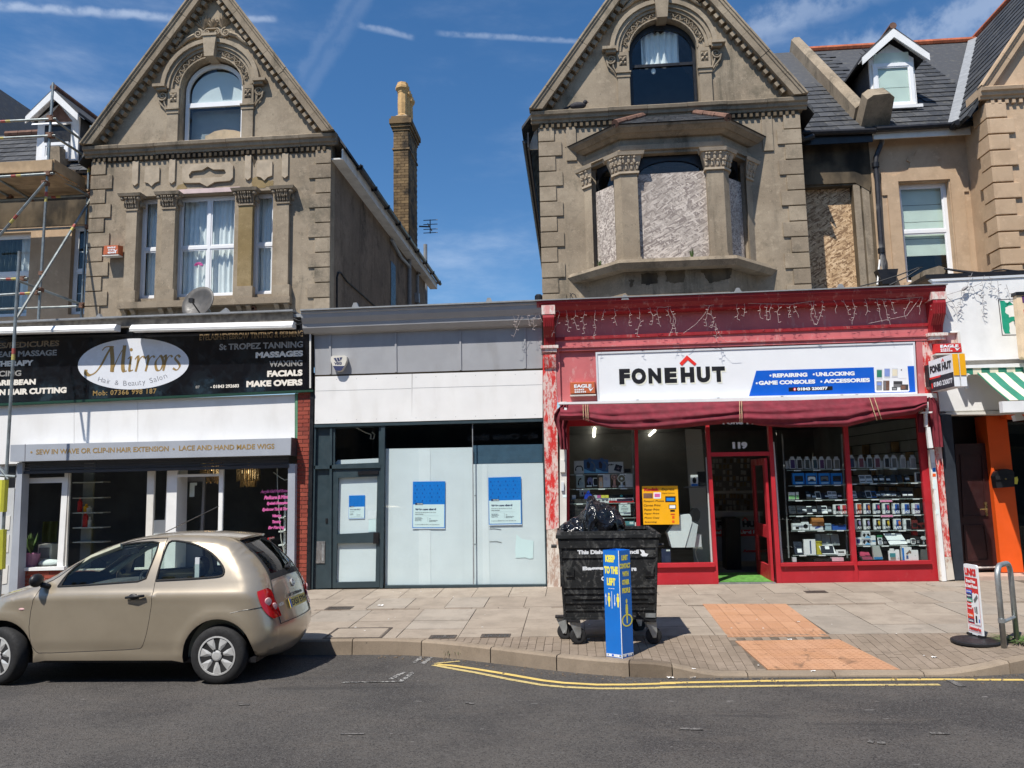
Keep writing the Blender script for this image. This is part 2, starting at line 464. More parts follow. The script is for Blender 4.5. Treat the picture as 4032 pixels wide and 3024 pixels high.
M['scaff']=simple('scaffold_tube',(.27,.30,.30),.5,.22,7,metal=.65,dirt=.4,dirtcol=(.14,.11,.09))
M['bandred']=simple('red_band',(.36,.08,.06),.6,.15,9)
M['bandyellow']=simple('yellow_band',(.50,.42,.12),.6,.1,9)
M['board']=simple('scaffold_board',(.40,.28,.165),.85,.2,4,.2,30,rnd=.14)
M['rust']=simple('rusty_coupler',(.17,.09,.06),.8,.3,20)
M['ply']=simple('pale_plywood',(.62,.43,.26),.7,.15,5)
M['curtain']=simple('white_net_curtain',(.84,.87,.88),.9,.05,5)
M['blind']=simple('pale_green_blind',(.66,.76,.68),.9,.04,4)
M['room']=simple('dark_room',(.035,.036,.04),.9,.3,2)
M['roomgrey']=simple('dim_shop_wall',(.14,.14,.145),.9,.2,1.5)
M['roomlight']=simple('pale_shop_wall',(.34,.34,.335),.9,.1,1.5)
M['shopfloor']=simple('shop_floor',(.06,.05,.045),.5,.2,3)
M['lightgrey']=simple('light_grey_plastic',(.62,.65,.68),.5,.03,4)
M['turf']=simple('artificial_turf',(.10,.27,.05),.95,.3,14,.6,150)
M['bag']=None
def osb(name,a,b,c_):
 t=NT(name)
 def flakes(sc,ang,st):
  r_=t.N.new('ShaderNodeMapping');r_.inputs['Rotation'].default_value=(0,ang,0);t.L.new(t.P(),r_.inputs['Vector'])
  k=t.N.new('ShaderNodeSeparateColor');t.L.new(t.vor(sc,(st,1,1),'F1','Color',vec=r_.outputs[0]),k.inputs[0]);return k.outputs[0],k.outputs[1]
 f1,g1=flakes(40,.5,.24);f2,g2=flakes(44,-.7,.26);f3,g3=flakes(36,1.5,.24)
 def pick(k,a_,b_):return t.math('ADD',t.math('MULTIPLY',a_,k),t.math('MULTIPLY',b_,t.math('SUBTRACT',1,k)))
 v=pick(t.math('GREATER_THAN',g1,.5),f1,pick(t.math('GREATER_THAN',g2,.45),f2,f3))
 c=t.mix(t.map(v,.15,.5),c_,a);c=t.mix(t.map(v,.55,.9),c,b)
 c=t.mix(t.map(t.noise(1.6,4),.4,.7,0,.4),c,mul(a,.7))
 t.bump(v,.5,.006)
 return t.done(c,.8,0,.3)
M['osb']=osb('fresh_strand_board',(.52,.35,.20),(.70,.51,.32),(.22,.13,.07))
M['osbgrey']=osb('weathered_strand_board',(.44,.385,.34),(.62,.55,.49),(.25,.21,.19))
def paintred(name,base,wear,k,grain=.35):
 t=NT(name)
 c=t.mix(t.map(t.noise(1.2,4),.3,.7),mul(base,.86),mul(base,1.12))
 w=t.map(t.noise(6.5,9,(1,1,grain),rough=.75),.60-k*.26,.66-k*.2)
 w2=t.math('MULTIPLY',w,t.map(t.noise(26,5,(1,1,.5)),.30,.52))
 c=t.mix(t.math('MULTIPLY',w2,min(1,.25+k*1.2)),c,wear)
 t.bump(t.noise(40,4),.2,.004)
 return t.done(c,t.map(t.noise(8,3),.3,.7,.38,.62),0,.4)
M['red']=paintred('red_shopfront_paint',(.43,.020,.030),(.50,.20,.18),0.0)
M['pinkred']=paintred('sun_faded_red_paint',(.55,.15,.155),(.62,.38,.35),.2)
M['darkred']=paintred('dark_red_moulding_paint',(.30,.018,.024),(.5,.25,.22),.2)
M['peelred']=paintred('peeling_red_paint',(.60,.035,.030),(.70,.56,.51),.58)
M['peelwhite']=paintred('peeling_white_paint',(.68,.62,.54),(.36,.22,.16),.45)
M['peelredwhite']=paintred('half_stripped_red_paint',(.62,.30,.28),(.72,.66,.60),.7)
def asphalt():
 t=NT('asphalt')
 c=t.mix(t.map(t.noise(.7,8,rough=.65),.36,.62),(.050,.046,.044),(.086,.078,.071))
 c=t.mix(t.map(t.noise(1.8,8,(.45,1.5,1),rough=.7),.48,.68,0,.6),c,(.092,.080,.070))
 c=t.mix(t.map(t.noise(26,6,(.8,1.3,1),rough=.7),.50,.68,0,.6),c,(.030,.029,.028))
 v=t.vor(95,out='Color');s=t.N.new('ShaderNodeSeparateColor');t.L.new(v,s.inputs[0])
 c=t.mix(t.map(s.outputs[0],.0,1,0,.55),mul((1,1,1),.03),c)if False else t.mix(t.map(s.outputs[0],.55,1,0,.65),c,(.125,.118,.112))
 c=t.mix(t.map(s.outputs[1],.7,1,0,.8),c,(.018,.017,.017))
 c=t.mix(t.map(t.noise(1.3,5,(.28,2.2,1)),.62,.70,0,.5),c,(.030,.029,.029))
 c=t.mix(t.map(t.noise(11,2,(.5,1.4,1)),.735,.76,0,.7),c,(.22,.21,.20))
 t.bump(t.vor(95),.9,.006);t.bump(t.noise(3,4),.2,.02)
 return t.done(c,t.map(t.noise(50,2),.3,.7,.72,.95),0,.3)
M['asphalt']=asphalt()
def paving(name,a,b,spots=True,rndm=.5):
 t=NT(name)
 c=t.mix(t.map(t.rnd(),0,1,0,1,False),a,b)
 c=t.mix(t.map(t.noise(2.3,8,rough=.7),.40,.66,0,.6),c,mul(a,.72))
 c=t.mix(t.map(t.noise(90,2),.52,.74,0,.45),c,mul(a,.55))
 c=t.mix(t.map(t.noise(60,2),.62,.76,0,.35),c,mul(b,1.3))
 if spots:
  c=t.mix(t.map(t.vor(3.4),.018,.045,.75,0),c,(.06,.055,.05))
  c=t.mix(t.map(t.noise(4,7,dist=1),.60,.74,0,.4),c,mul(a,.45))
 t.bump(t.noise(70,4),.25,.004)
 return t.done(c,.9,0,.25)
M['slab']=paving('buff_paving',(.295,.245,.195),(.345,.292,.236))
M['slabgrey']=paving('grey_paving',(.30,.26,.215),(.34,.295,.245))
M['paver']=paving('brown_block_paving',(.225,.178,.135),(.265,.212,.165))
M['kerb']=paving('kerb_stone',(.245,.195,.145),(.30,.24,.18))
M['kerbdark']=paving('stained_kerb_stone',(.15,.115,.085),(.19,.15,.11))
M['joint']=simple('sandy_joint',(.12,.097,.075),.95,.25,15)
def tactile():
 t=NT('orange_blister_paving')
 c=t.mix(t.rnd(),(.40,.215,.125),(.46,.258,.155))
 c=t.mix(t.map(t.noise(2,6,(1,2,1)),.42,.7,0,.6),c,(.40,.21,.11))
 c=t.mix(t.map(t.noise(3.4,6,dist=1),.60,.72,0,.7),c,(.14,.09,.06))
 c=t.mix(t.map(t.noise(80,2),.55,.75,0,.4),c,(.26,.12,.06))
 t.bump(t.noise(60,3),.25,.004)
 return t.done(c,.9,0,.25)
M['tactile']=tactile()
def roadpaint(name,col,lo):
 t=NT(name)
 c=t.mix(t.map(t.noise(7,6),.3,.7,0,.4),col,mul(col,.65))
 c=t.mix(t.map(t.noise(24,8,rough=.8),lo-.02,lo+.08),c,(.055,.052,.05))
 t.bump(t.vor(95),.6,.005)
 return t.done(c,.8,0,.3)
M['yellowline']=roadpaint('worn_yellow_line',(.66,.48,.15),.60)
M['yellowline2']=roadpaint('very_worn_yellow_line',(.55,.43,.18),.55)
M['faintline']=roadpaint('faint_worn_paint',(.19,.18,.17),.46)
M['whiteline']=roadpaint('worn_white_line',(.45,.44,.42),.44)
M['iron']=simple('cast_iron',(.07,.055,.045),.7,.25,20,.4,90)
M['litter']=simple('white_litter',(.75,.73,.70),.8,.05,8)
M['weed']=simple('weed_leaf',(.07,.12,.03),.8,.3,20)
M['cable']=simple('black_cable',(.02,.02,.022),.6,.1,9)
M['wire']=simple('pale_wire',(.55,.47,.44),.6,.1,9)
M['aerial']=simple('grey_aerial',(.10,.11,.13),.5,.1,9,metal=.6)
M['dish']=simple('dull_dish',(.085,.08,.075),.5,.15,9,dirt=.3)
M['pigeon']=simple('pigeon_feathers',(.035,.032,.038),.8,.3,25)
def glass(name,tint=(1,1,1),base=.04,rough=.005,dust=0.0):
 t=NT(name)
 tr=t.N.new('ShaderNodeBsdfTransparent');tr.inputs[0].default_value=(*tint,1)
 gl=t.N.new('ShaderNodeBsdfGlossy');gl.inputs['Roughness'].default_value=rough
 fr=t.N.new('ShaderNodeLayerWeight');fr.inputs['Blend'].default_value=.5
 n=t.N.new('ShaderNodeBump');n.inputs['Strength'].default_value=.06;n.inputs['Distance'].default_value=.01
 t.L.new(t.noise(1.6,2),n.inputs['Height']);t.L.new(n.outputs[0],gl.inputs['Normal'])
 k=t.math('ADD',t.math('MULTIPLY',t.math('POWER',fr.outputs['Facing'],5.0),.9),base)
 mx=t.N.new('ShaderNodeMixShader');t.L.new(k,mx.inputs[0]);t.L.new(tr.outputs[0],mx.inputs[1]);t.L.new(gl.outputs[0],mx.inputs[2])
 o=mx.outputs[0]
 if dust:
  df=t.N.new('ShaderNodeBsdfDiffuse');df.inputs[0].default_value=(.55,.57,.58,1)
  m2=t.N.new('ShaderNodeMixShader');t.link(t.map(t.noise(2.2,6),.3,.75,dust*.5,dust*1.6),m2.inputs[0])
  t.L.new(o,m2.inputs[1]);t.L.new(df.outputs[0],m2.inputs[2]);o=m2.outputs[0]
 t.L.new(o,t.N['Material Output'].inputs['Surface'])
 return t.m
M['glass']=glass('window_glass',(.95,.97,.965),.035)
M['shopglass']=glass('shop_window_glass',(.90,.93,.92),.015)
M['tealglass']=glass('greenish_plate_glass',(.945,.975,.975),.02)
M['carglass']=glass('tinted_car_glass',(.78,.87,.84),.045)
M['darkglass']=glass('dark_car_glass',(.48,.55,.54),.05)
def lamp_mat(name,col,k):
 t=NT(name);t.b.inputs['Emission Color'].default_value=(*col,1);t.b.inputs['Emission Strength'].default_value=k
 return t.done(col,.5)
M['tubelight']=lamp_mat('lit_strip_light',(1,.9,.72),4)
M['bulb']=lamp_mat('lit_chandelier_bulb',(1,.70,.35),1.6)
M['crystal']=simple('crystal_drops',(.30,.25,.17),.15,.3,30,spec=.8)
def bagmat():
 t=NT('black_bin_bag')
 t.bump(t.noise(9,3,(1,1.6,.7),dist=1.5),.6,.03)
 return t.done((.006,.006,.007),.16,0,.6)
M['bag']=bagmat()
def binmat():
 t=NT('scuffed_black_bin')
 c=t.mix(t.map(t.noise(5.5,9,(1,1,.6),rough=.7,dist=1.5),.50,.62,0,.65),(.016,.017,.018),(.11,.11,.105))
 c=t.mix(t.map(t.noise(21,6,dist=1),.62,.7,0,.6),c,(.19,.18,.17))
 t.bump(t.noise(30,4),.2,.006)
 return t.done(c,t.map(t.noise(9,4),.3,.7,.4,.75),0,.4)
M['bin']=binmat()
def carpaint():
 t=NT('gold_metallic_car_paint')
 c=t.mix(t.map(t.noise(2,4),.3,.7),(.42,.355,.262),(.47,.40,.30))
 c=t.mix(t.map(t.noise(5,6),.55,.8,0,.15),c,(.30,.25,.18))
 m=t.done(c,.30,.55,.5,.8)
 t.b.inputs['Coat Roughness'].default_value=.06
 return m
M['carpaint']=carpaint()
M['hubcap']=simple('silver_hubcap',(.60,.60,.59),.35,.06,9,metal=.35)
M['brakedisc']=simple('rusty_brake_disc',(.085,.05,.04),.6,.3,20,metal=.4)
M['taillight']=simple('red_tail_lens',(.55,.012,.012),.12,.05,9,spec=.7)
M['taillens']=simple('pink_white_tail_lens',(.66,.42,.42),.12,.05,9,spec=.7)
M['plate']=simple('yellow_number_plate',(.74,.56,.10),.45,.05,9)
M['carseat']=simple('dark_seat_cloth',(.07,.07,.072),.9,.2,20)
M['cartrim']=simple('beige_car_trim',(.36,.37,.28),.7,.08,9)
# --- ground, road, pavement
def grid_sheet(name,mat,xs,ys,h):
 mb=MB();nx=len(xs)
 mb.add([(x,y,h(x,y))for y in ys for x in xs],[(j*nx+i,j*nx+i+1,(j+1)*nx+i+1,(j+1)*nx+i)for j in range(len(ys)-1)for i in range(nx-1)])
 return struct(name,mb,mat,True)
def frange(a,b,n):return[a+(b-a)*i/n for i in range(n+1)]
struct('ground',MB().box(-150,150,-150,150,-1.2,-.7),M['joint'])
grid_sheet('road',M['asphalt'],frange(-30,30,120),frange(-12.3,-3.8,40),RH)
struct('far_pavement',MB().box(-30,30,-17.2,-12.3,-.7,-.06),M['slab'])
pave=MB();xs=frange(-16,14,150)
for a,b in zip(xs,xs[1:]):
 ya,yb=KY(a)+.1,KY(b)+.1
 ys=[.6,-1.0,-2.5,-3.9]
 cols=[[(a,y,PH(a,y)-.012)for y in ys+frange(-3.95,ya,4)],[(b,y,PH(b,y)-.012)for y in ys+frange(-3.95,yb,4)]]
 n=len(cols[0]);pave.add(cols[0]+cols[1],[(i,n+i,n+i+1,i+1)for i in range(n-1)])
PAVE=struct('pavement',pave,M['joint'])
def ground_piece(name,mat,x0,x1,y0,y1,H=PH,lift=0.,gap=.005,th=.05,parent=None,mb=None):
 g=gap
 c=[(x0+g,y0+g),(x1-g,y0+g),(x1-g,y1-g),(x0+g,y1-g)]
 m=mb or MB()
 m.prism([(x,y,H(x,y)+lift)for x,y in c],(0,0,-th))
 if mb is None:return part(name,m,mat,parent or PAVE)
TX0,TX1=1.90,3.10
def slab_row(y0,y1,w,x_start,x_end,off,grey):
 x=off-math.ceil((off-x_start)/w)*w
 while x<x_end:
  a,b=max(x,x_start),min(x+w,x_end);x+=w
  if b-a<.06:continue
  for(c,d)in([(a,b)]if b<=TX0 or a>=TX1 or y1>-1.86 else[(a,TX0),(TX1,b)]):
   if d-c<.05:continue
   if d-c>w+.01:continue
   ground_piece('paving_slab',M['slabgrey']if random.random()<grey else M['slab'],c,d,y0,y1,lift=random.uniform(-.002,.0035))
for y1,y0,w,off in((.02,-.99,.617,-2.365),(-.99,-1.90,.617,-2.05)):
 slab_row(y0,y1,w,-9.8,7.4,off,.07)
for y1,y0 in((-2.0,-2.85),(-2.85,-3.40),(-3.40,-3.93)):
 slab_row(y0,y1,.81,-9.8,TX0,-2.34,.08)
 slab_row(y0,y1,.70,TX1,7.6,TX1,.30)
for x in frange(-9.8,7.4,42)[:-1]:
 if x+.41<TX0 or x>TX1:ground_piece('paving_slab',M['paver']if random.random()<.55 else M['slab'],x,x+.41,-2.0,-1.90)
cells=[]
for k in range(-70,76):
 x=k*.102
 ye=KY(x+.05)+.135
 y=-3.93;r=0
 while y>ye+.03:
  d=.205 if not(r==0 and k%2)else .105
  yb=max(ye,y-d)
  m_=.18*max(0,min(1,(-4.2-y)/1.0));inT=TX0-.08+m_<x<TX1+m_*1.6
  if not(inT and y-d<-4.2):
   cells.append((x,x+.102,yb,y))
  y=yb;r+=1
cells.sort(key=lambda c:(abs(c[0]-1.2)*.6+(c[2]+5.2)*.8))
rest=MB()
for i,c in enumerate(cells):
 if i<298:ground_piece('paving_block',M['paver'],*c,gap=.0028,lift=random.uniform(-.002,.002))
 else:ground_piece('paving_block',M['paver'],*c,gap=.0028,mb=rest)
part('paving_blocks',rest,M['paver'],PAVE,kind='stuff')
for cs4,n in((((255,430),(765,430),(1030,628),(410,632)),5),(((455,655),(1085,645),(1460,830),(655,830)),3)):
 tl,tr,br,bl_=[onG(zK(*p))for p in cs4]
 for j in range(n):
  for i in range(6):
   def tp(u,v):q=tl.lerp(tr,(i+u)/6).lerp(bl_.lerp(br,(i+u)/6),(j+v)/n);return Vector((q.x,q.y,PH(q.x,q.y)+.004))
   e=.012
   mb=MB().prism([tp(e,e),tp(1-e,e),tp(1-e,1-e),tp(e,1-e)],(0,0,-.05))
   for bx in range(3):
    for by in range(6):
     c=tp((bx+.5)/3,(by+.5)/6)
     mb.add([c+Vector((dx*.018,dy*.018,0))for dx,dy in((-1,-1),(1,-1),(1,1),(-1,1))]+[c+Vector((dx*.009,dy*.009,.005))for dx,dy in((-1,-1),(1,-1),(1,1),(-1,1))],[(4,5,6,7),(0,1,5,4),(1,2,6,5),(2,3,7,6),(3,0,4,7)])
   part('blister_tile',mb,M['tactile'],PAVE)
x=-10.2;kn=0
KERB=thing('kerb',None,None,(0,0,-.1),kind='structure')
while x<7.8:
 ln=.915 if x<-1.6 or x>1.2 else .46 if-.2<x<.75 else .80
 a,b=x+.006,x+ln-.006
 n=5;top_o=[];top_i=[];bot=[]
 for i in range(n+1):
  q=a+(b-a)*i/n;dy=(KY(q+.01)-KY(q-.01))/.02;nrm=Vector((-dy,1,0)).normalized()
  o_=Vector((q,KY(q),0));in_=o_+nrm*.128
  zt=max(PH(q,KY(q)),RH(q,KY(q))+.022)+.002
  top_o.append(o_+Vector((0,0,zt-.02)));top_o[-1].z=zt-.018
  bot.append(Vector((o_.x,o_.y-.012,RH(q,KY(q))-.05)));top_i.append(Vector((in_.x,in_.y,max(PH(in_.x,in_.y),zt-.004))))
 mid=[o_+(i_-o_)*.16+Vector((0,0,.018))for o_,i_ in zip(top_o,top_i)]
 vs=bot+top_o+mid+top_i;k=n+1
 fs=[(r*k+i,r*k+i+1,(r+1)*k+i+1,(r+1)*k+i)for r in range(3)for i in range(n)]
 fs+=[(0,k,2*k,3*k),(n,k+n,2*k+n,3*k+n)]
 part('kerb_stone',MB().add(vs,fs),M['kerbdark']if-.15<x<.7 else M['kerb'],KERB)
 x+=ln;kn+=1
def strip_on_road(name,pts,w,mat,lift=.004,taper=False):
 mb=MB();vs=[]
 P=[]
 for a,b in zip(pts,pts[1:]):
  for i in range(6):P.append(a.lerp(b,i/6))
 P.append(pts[-1])
 for i,p in enumerate(P):
  d=P[min(i+1,len(P)-1)]-P[max(i-1,0)];d.z=0;d.normalize();nn=Vector((-d.y,d.x,0))*w/2
  for q in(p+nn,p-nn):vs.append((q.x,q.y,RH(q.x,q.y)+lift))
 mb.add(vs,[(2*i,2*i+1,2*i+3,2*i+2)for i in range(len(P)-1)])
 return struct(name,mb,mat)
def rd(z,pts):return[onG(z(*p),RH)for p in pts]
up=rd(zJ,[(770,615),(860,622),(1000,643),(1200,676),(1380,708),(1500,722),(1700,733),(1900,732),(2150,724)])+rd(zK,[(0,912),(600,900),(1200,893),(1700,890),(2212,893)])
lo=rd(zJ,[(745,618),(860,640),(1000,664),(1200,704),(1380,735),(1500,746),(1700,755),(1900,755),(2150,748)])+rd(zK,[(0,938),(600,930),(1200,924),(1700,922)])
strip_on_road('yellow_line',up,.075,M['yellowline'])
strip_on_road('yellow_line',lo,.070,M['yellowline2'])
strip_on_road('yellow_line',rd(zJ,[(752,612),(900,598)]),.05,M['yellowline2'],lift=.008)
for a,b in(((630,608),(680,572)),((682,612),(738,572)),((500,700),(575,660)),((555,715),(630,660))):
 strip_on_road('white_marking',rd(zJ,[a,b]),.06,M['whiteline'])
strip_on_road('white_marking',rd(zJ,[(215,722),(570,716)]),.035,M['whiteline'],lift=.008)
for z,a,b,w in((zJ,(205,1021),(345,1020),.035),(zJ,(935,838),(980,846),.05),(zK,(122,1192),(258,1195),.05),(zK,(1262,1268),(1300,1274),.06),(zK,(1318,1276),(1370,1280),.06),(zK,(1640,1218),(1760,1222),.05),(zI,(1450,1280),(1520,1276),.03),(zK,(1760,895),(1840,935),.08)):
 strip_on_road('worn_paint',rd(z,[a,b]),w,M['faintline'],lift=.0075)
def cover(name,label,pts,slots,frame=True,mat='iron'):
 x0,x1,y0,y1=pts
 t=thing(name,label,'drain cover',((x0+x1)/2,(y0+y1)/2,PH(x0,y0)))
 mb=MB()
 for a in((x0,x1,y0,y0+.03),(x0,x1,y1-.03,y1),(x0,x0+.03,y0+.03,y1-.03),(x1-.03,x1,y0+.03,y1-.03)):
  ground_piece('',None,*a,gap=0,lift=.007,mb=mb)
 part('frame',mb,M['iron'],t)
 if slots==0:ground_piece('lid',M['slab'],x0+.04,x1-.04,y0+.04,y1-.04,lift=.006,parent=t)
 else:
  ground_piece('lid',M['black'],x0+.03,x1-.03,y0+.03,y1-.03,lift=.0045,gap=0,parent=t)
  w=(x1-x0-.06)/slots
  for i in range(slots):ground_piece('bar',M['iron'],x0+.03+i*w,x0+.03+(i+.62)*w,y0+.035,y1-.035,gap=0,lift=.007,parent=t)
cover('drain_grating','small dark slotted cover in the slabs just right of the parked car',(-3.93,-3.52,-1.95,-1.70),8)
cover('drain_grating','iron grating near the kerb, nearer the car of the two side by side',(-1.90,-1.56,-4.0,-3.80),9)
cover('drain_grating','iron grating near the kerb, nearer the black bin of the two side by side',(-1.24,-.86,-3.96,-3.76),9)
cover('manhole_cover','large paved manhole lid in an iron frame behind the car bumper',(-3.30,-2.52,-3.93,-3.30),0)
q=onG(zK(945,357));cover('drain_grating','small black square grating in the pavement in front of the right shop window',(q.x-.17,q.x+.17,q.y-.10,q.y+.10),6)
q=onG(zK(1737,312));mb=MB().lathe([(.30,-.02),(.29,.012),(.24,.016),(.0001,.016)],(q.x,q.y,PH(q.x,q.y)),n=20)
solo('round_cover',mb,M['slabgrey'],'round concrete cover beside the peeling right shop pilaster','drain cover')
LIT=[((440,275),'white paper scrap lying between the vacant shop and the car',.11,zJ,'litter'),((705,532),'crumpled tan wrapper at the foot of the kerb',.09,zJ,'kerbdark'),((787,650),'crumpled white tissue on the orange blister paving',.07,zK,'litter'),((60,882),'white cigarette end in the gutter, leftmost of two',.09,zK,'litter'),((200,878),'white cigarette end in the gutter, rightmost of two',.09,zK,'litter'),((838,542),'flat white scrap on the upper orange paving',.06,zK,'litter'),((203,828),'white scrap standing on the kerb edge right of the blue pillar',.05,zK,'litter'),((1665,757),'pale scrap on the block paving left of the round sign base',.07,zK,'litter'),((2010,857),'orange wrapper in the gutter below the cycle stand',.05,zK,'board'),((930,842),'pale scrap on the lowered kerb',.06,zK,'litter')]
for p,lab,s,z,m_ in LIT:
 q=onG(z(*p),RH if 'gutter' in lab or 'foot' in lab else PH);mb=MB();vs=[]
 for i in range(5):
  for j in range(4):vs.append((q.x+(i/4-.5)*s*.8,q.y+(j/3-.5)*s*.5,q.z+.006+random.random()*s*.16))
 mb.add(vs,[(j+4*i,j+4*i+4,j+4*i+5,j+4*i+1)for i in range(4)for j in range(3)])
 solo('litter_scrap',mb,M[m_],lab,'litter','scraps of litter on the ground')
mb=MB()
for i in range(240):
 x=random.uniform(-2.5,4.6);y=KY(x)-abs(random.gauss(0,.18))-.02
 s=random.uniform(.004,.016);z=RH(x,y)
 mb.box(x-s,x+s*random.random(),y-s,y+s,z,z+s*.7)
solo('grit',mb,M['kerbdark'],None,None,kind='stuff')
mb=MB()
for i in range(36):
 x=random.uniform(-3.5,4.6);y=random.uniform(KY(x)+.2,-.1)
 s=random.uniform(.006,.016);z=PH(x,y)+.006 if y>KY(x)else RH(x,y)+.003
 mb.box(x-s,x+s*random.random(),y-s*.6,y+s*.6,z,z+s*.3)
solo('small_litter',mb,M['litter'],None,None,kind='stuff')
def tuft(label,c,n,h,spread,cat='weed',group=None):
 mb=MB();c=Vector(c)
 for i in range(n):
  a=random.uniform(0,6.28);l=random.uniform(.5,1)*h;b=Vector((math.cos(a),math.sin(a),0));w=Vector((-b.y,b.x,0))*.006
  p0=c+b*random.random()*spread*.5;p1=p0+b*spread*.5+Vector((0,0,l*.7));p2=p1+b*spread*.5+Vector((0,0,l*.3*random.uniform(-.5,1)))
  mb.add([p0-w,p0+w,p1+w,p1-w,p2],[(0,1,2,3),(3,2,4)])
 return solo('weed',mb,M['weed'],label,cat,group)
q=onG(zJ(883,572),RH);tuft('tuft of green weed growing from the gutter at the kerb joint',(q.x,q.y+.03,q.z),60,.13,.13)
q=onG(zP(1040,1250));tuft('low patch of green weed at the foot of the cycle stand',(q.x,q.y,q.z),90,.06,.28)
# --- houses
HF=.8
RW=1.7
def frame_window(parent,name,x0,x1,z0,z1,Y,fr=.055,mull=(),trans=(),mat='upvc',curtain=None,depth=.06,glassm='glass',sash=True,room=True):
 """frame with mullions (x) and transoms (z); every light gets its own pane"""
 xs=[x0]+sorted(mull)+[x1];zs=[z0]+sorted(trans)+[z1]
 holes=[];panes=[]
 for i in range(len(xs)-1):
  for j in range(len(zs)-1):
   a=xs[i]+(fr if i==0 else fr*.5);b=xs[i+1]-(fr if i==len(xs)-2 else fr*.5)
   c=zs[j]+(fr if j==0 else fr*.5);d=zs[j+1]-(fr if j==len(zs)-2 else fr*.5)
   holes.append([(a,Y,c),(b,Y,c),(b,Y,d),(a,Y,d)]);panes.append((a,b,c,d))
 w=part(name,MB().plate([(x0,Y,z0),(x1,Y,z0),(x1,Y,z1),(x0,Y,z1)],holes,(0,depth,0)),M[mat],parent)
 for(a,b,c,d)in panes:
  part('pane',MB().box(a-.01,b+.01,Y+depth*.45,Y+depth*.45+.008,c-.01,d+.01),M[glassm],w)
  if sash and mat=='upvc':
   part('sash',MB().plate([(a,Y+.012,c),(b,Y+.012,c),(b,Y+.012,d),(a,Y+.012,d)],[[(a+.03,Y+.012,c+.03),(b-.03,Y+.012,c+.03),(b-.03,Y+.012,d-.03),(a+.03,Y+.012,d-.03)]],(0,.014,0)),M[mat],w)
 return w
def curtain_sheet(x0,x1,z0,z1,Y,amp=.025,waves=9,hem=None):
 mb=MB();n=int(waves*6);rows=6;vs=[]
 ph=random.uniform(0,6)
 for j in range(rows+1):
  for i in range(n+1):
   u=i/n;x=x0+(x1-x0)*u
   zb=z0+(hem(u)if hem else 0)
   z=zb+(z1-zb)*j/rows
   y=Y+amp*math.sin(u*waves*2*math.pi+ph+.5*math.sin(j*.7))+amp*.5*math.sin(u*waves*4.1+1.3*ph)
   vs.append((x,y,z))
 return mb.add(vs,[(j*(n+1)+i,j*(n+1)+i+1,(j+1)*(n+1)+i+1,(j+1)*(n+1)+i)for j in range(rows)for i in range(n)])
def arch_loop(cx,z0,hw,zs,rise,Y,n=16,rev=False):
 pts=[(cx-hw,Y,z0),(cx+hw,Y,z0)]+[(cx+hw*math.cos(math.pi*i/n),Y,zs+rise*math.sin(math.pi*i/n))for i in range(n+1)]
 return pts
def half_ring(cx,zs,r0,r1,rise0,rise1,a0,a1,Y,t,n=20):
 pts=[(cx+r1*math.cos(R(a0+(a1-a0)*i/n)),Y,zs+rise1*math.sin(R(a0+(a1-a0)*i/n)))for i in range(n+1)]
 pts+=[(cx+r0*math.cos(R(a1+(a0-a1)*i/n)),Y,zs+rise0*math.sin(R(a1+(a0-a1)*i/n)))for i in range(n+1)]
 mb=MB();m=n+1
 vs=pts+[(x,y+t,z)for x,y,z in pts];k=len(pts)
 fs=[(i,i+1,k-2-i,k-1-i)for i in range(n)]+[(k+i,2*k-1-i,2*k-2-i,k+i+1)for i in range(n)]+[(i,k+i,k+(i+1)%k,(i+1)%k)for i in range(k)]
 return mb.add(vs,fs)
def spiral(mb,c,r,turns,Y,wd,t,flip=1,start=0):
 n=int(14*turns);P=[]
 for i in range(n+1):
  a=start+flip*2*math.pi*turns*i/n;rr=r*(1-.86*i/n)
  P.append((c[0]+rr*math.cos(a),Y,c[1]+rr*math.sin(a)))
 return mb.tube(P,[wd*(1-.4*i/n)for i in range(n+1)],6)
def leaf(mb,base,tip,w,Y,t):
 b,p=Vector((base[0],Y,base[1])),Vector((tip[0],Y,tip[1]));d=p-b;s=Vector((-d.z,0,d.x)).normalized()*w
 m=b+d*.55
 mb.add([b,m+s,p,m-s,m+Vector((0,-t,0))+d*.05],[(0,4,1),(1,4,2),(2,4,3),(3,4,0)])
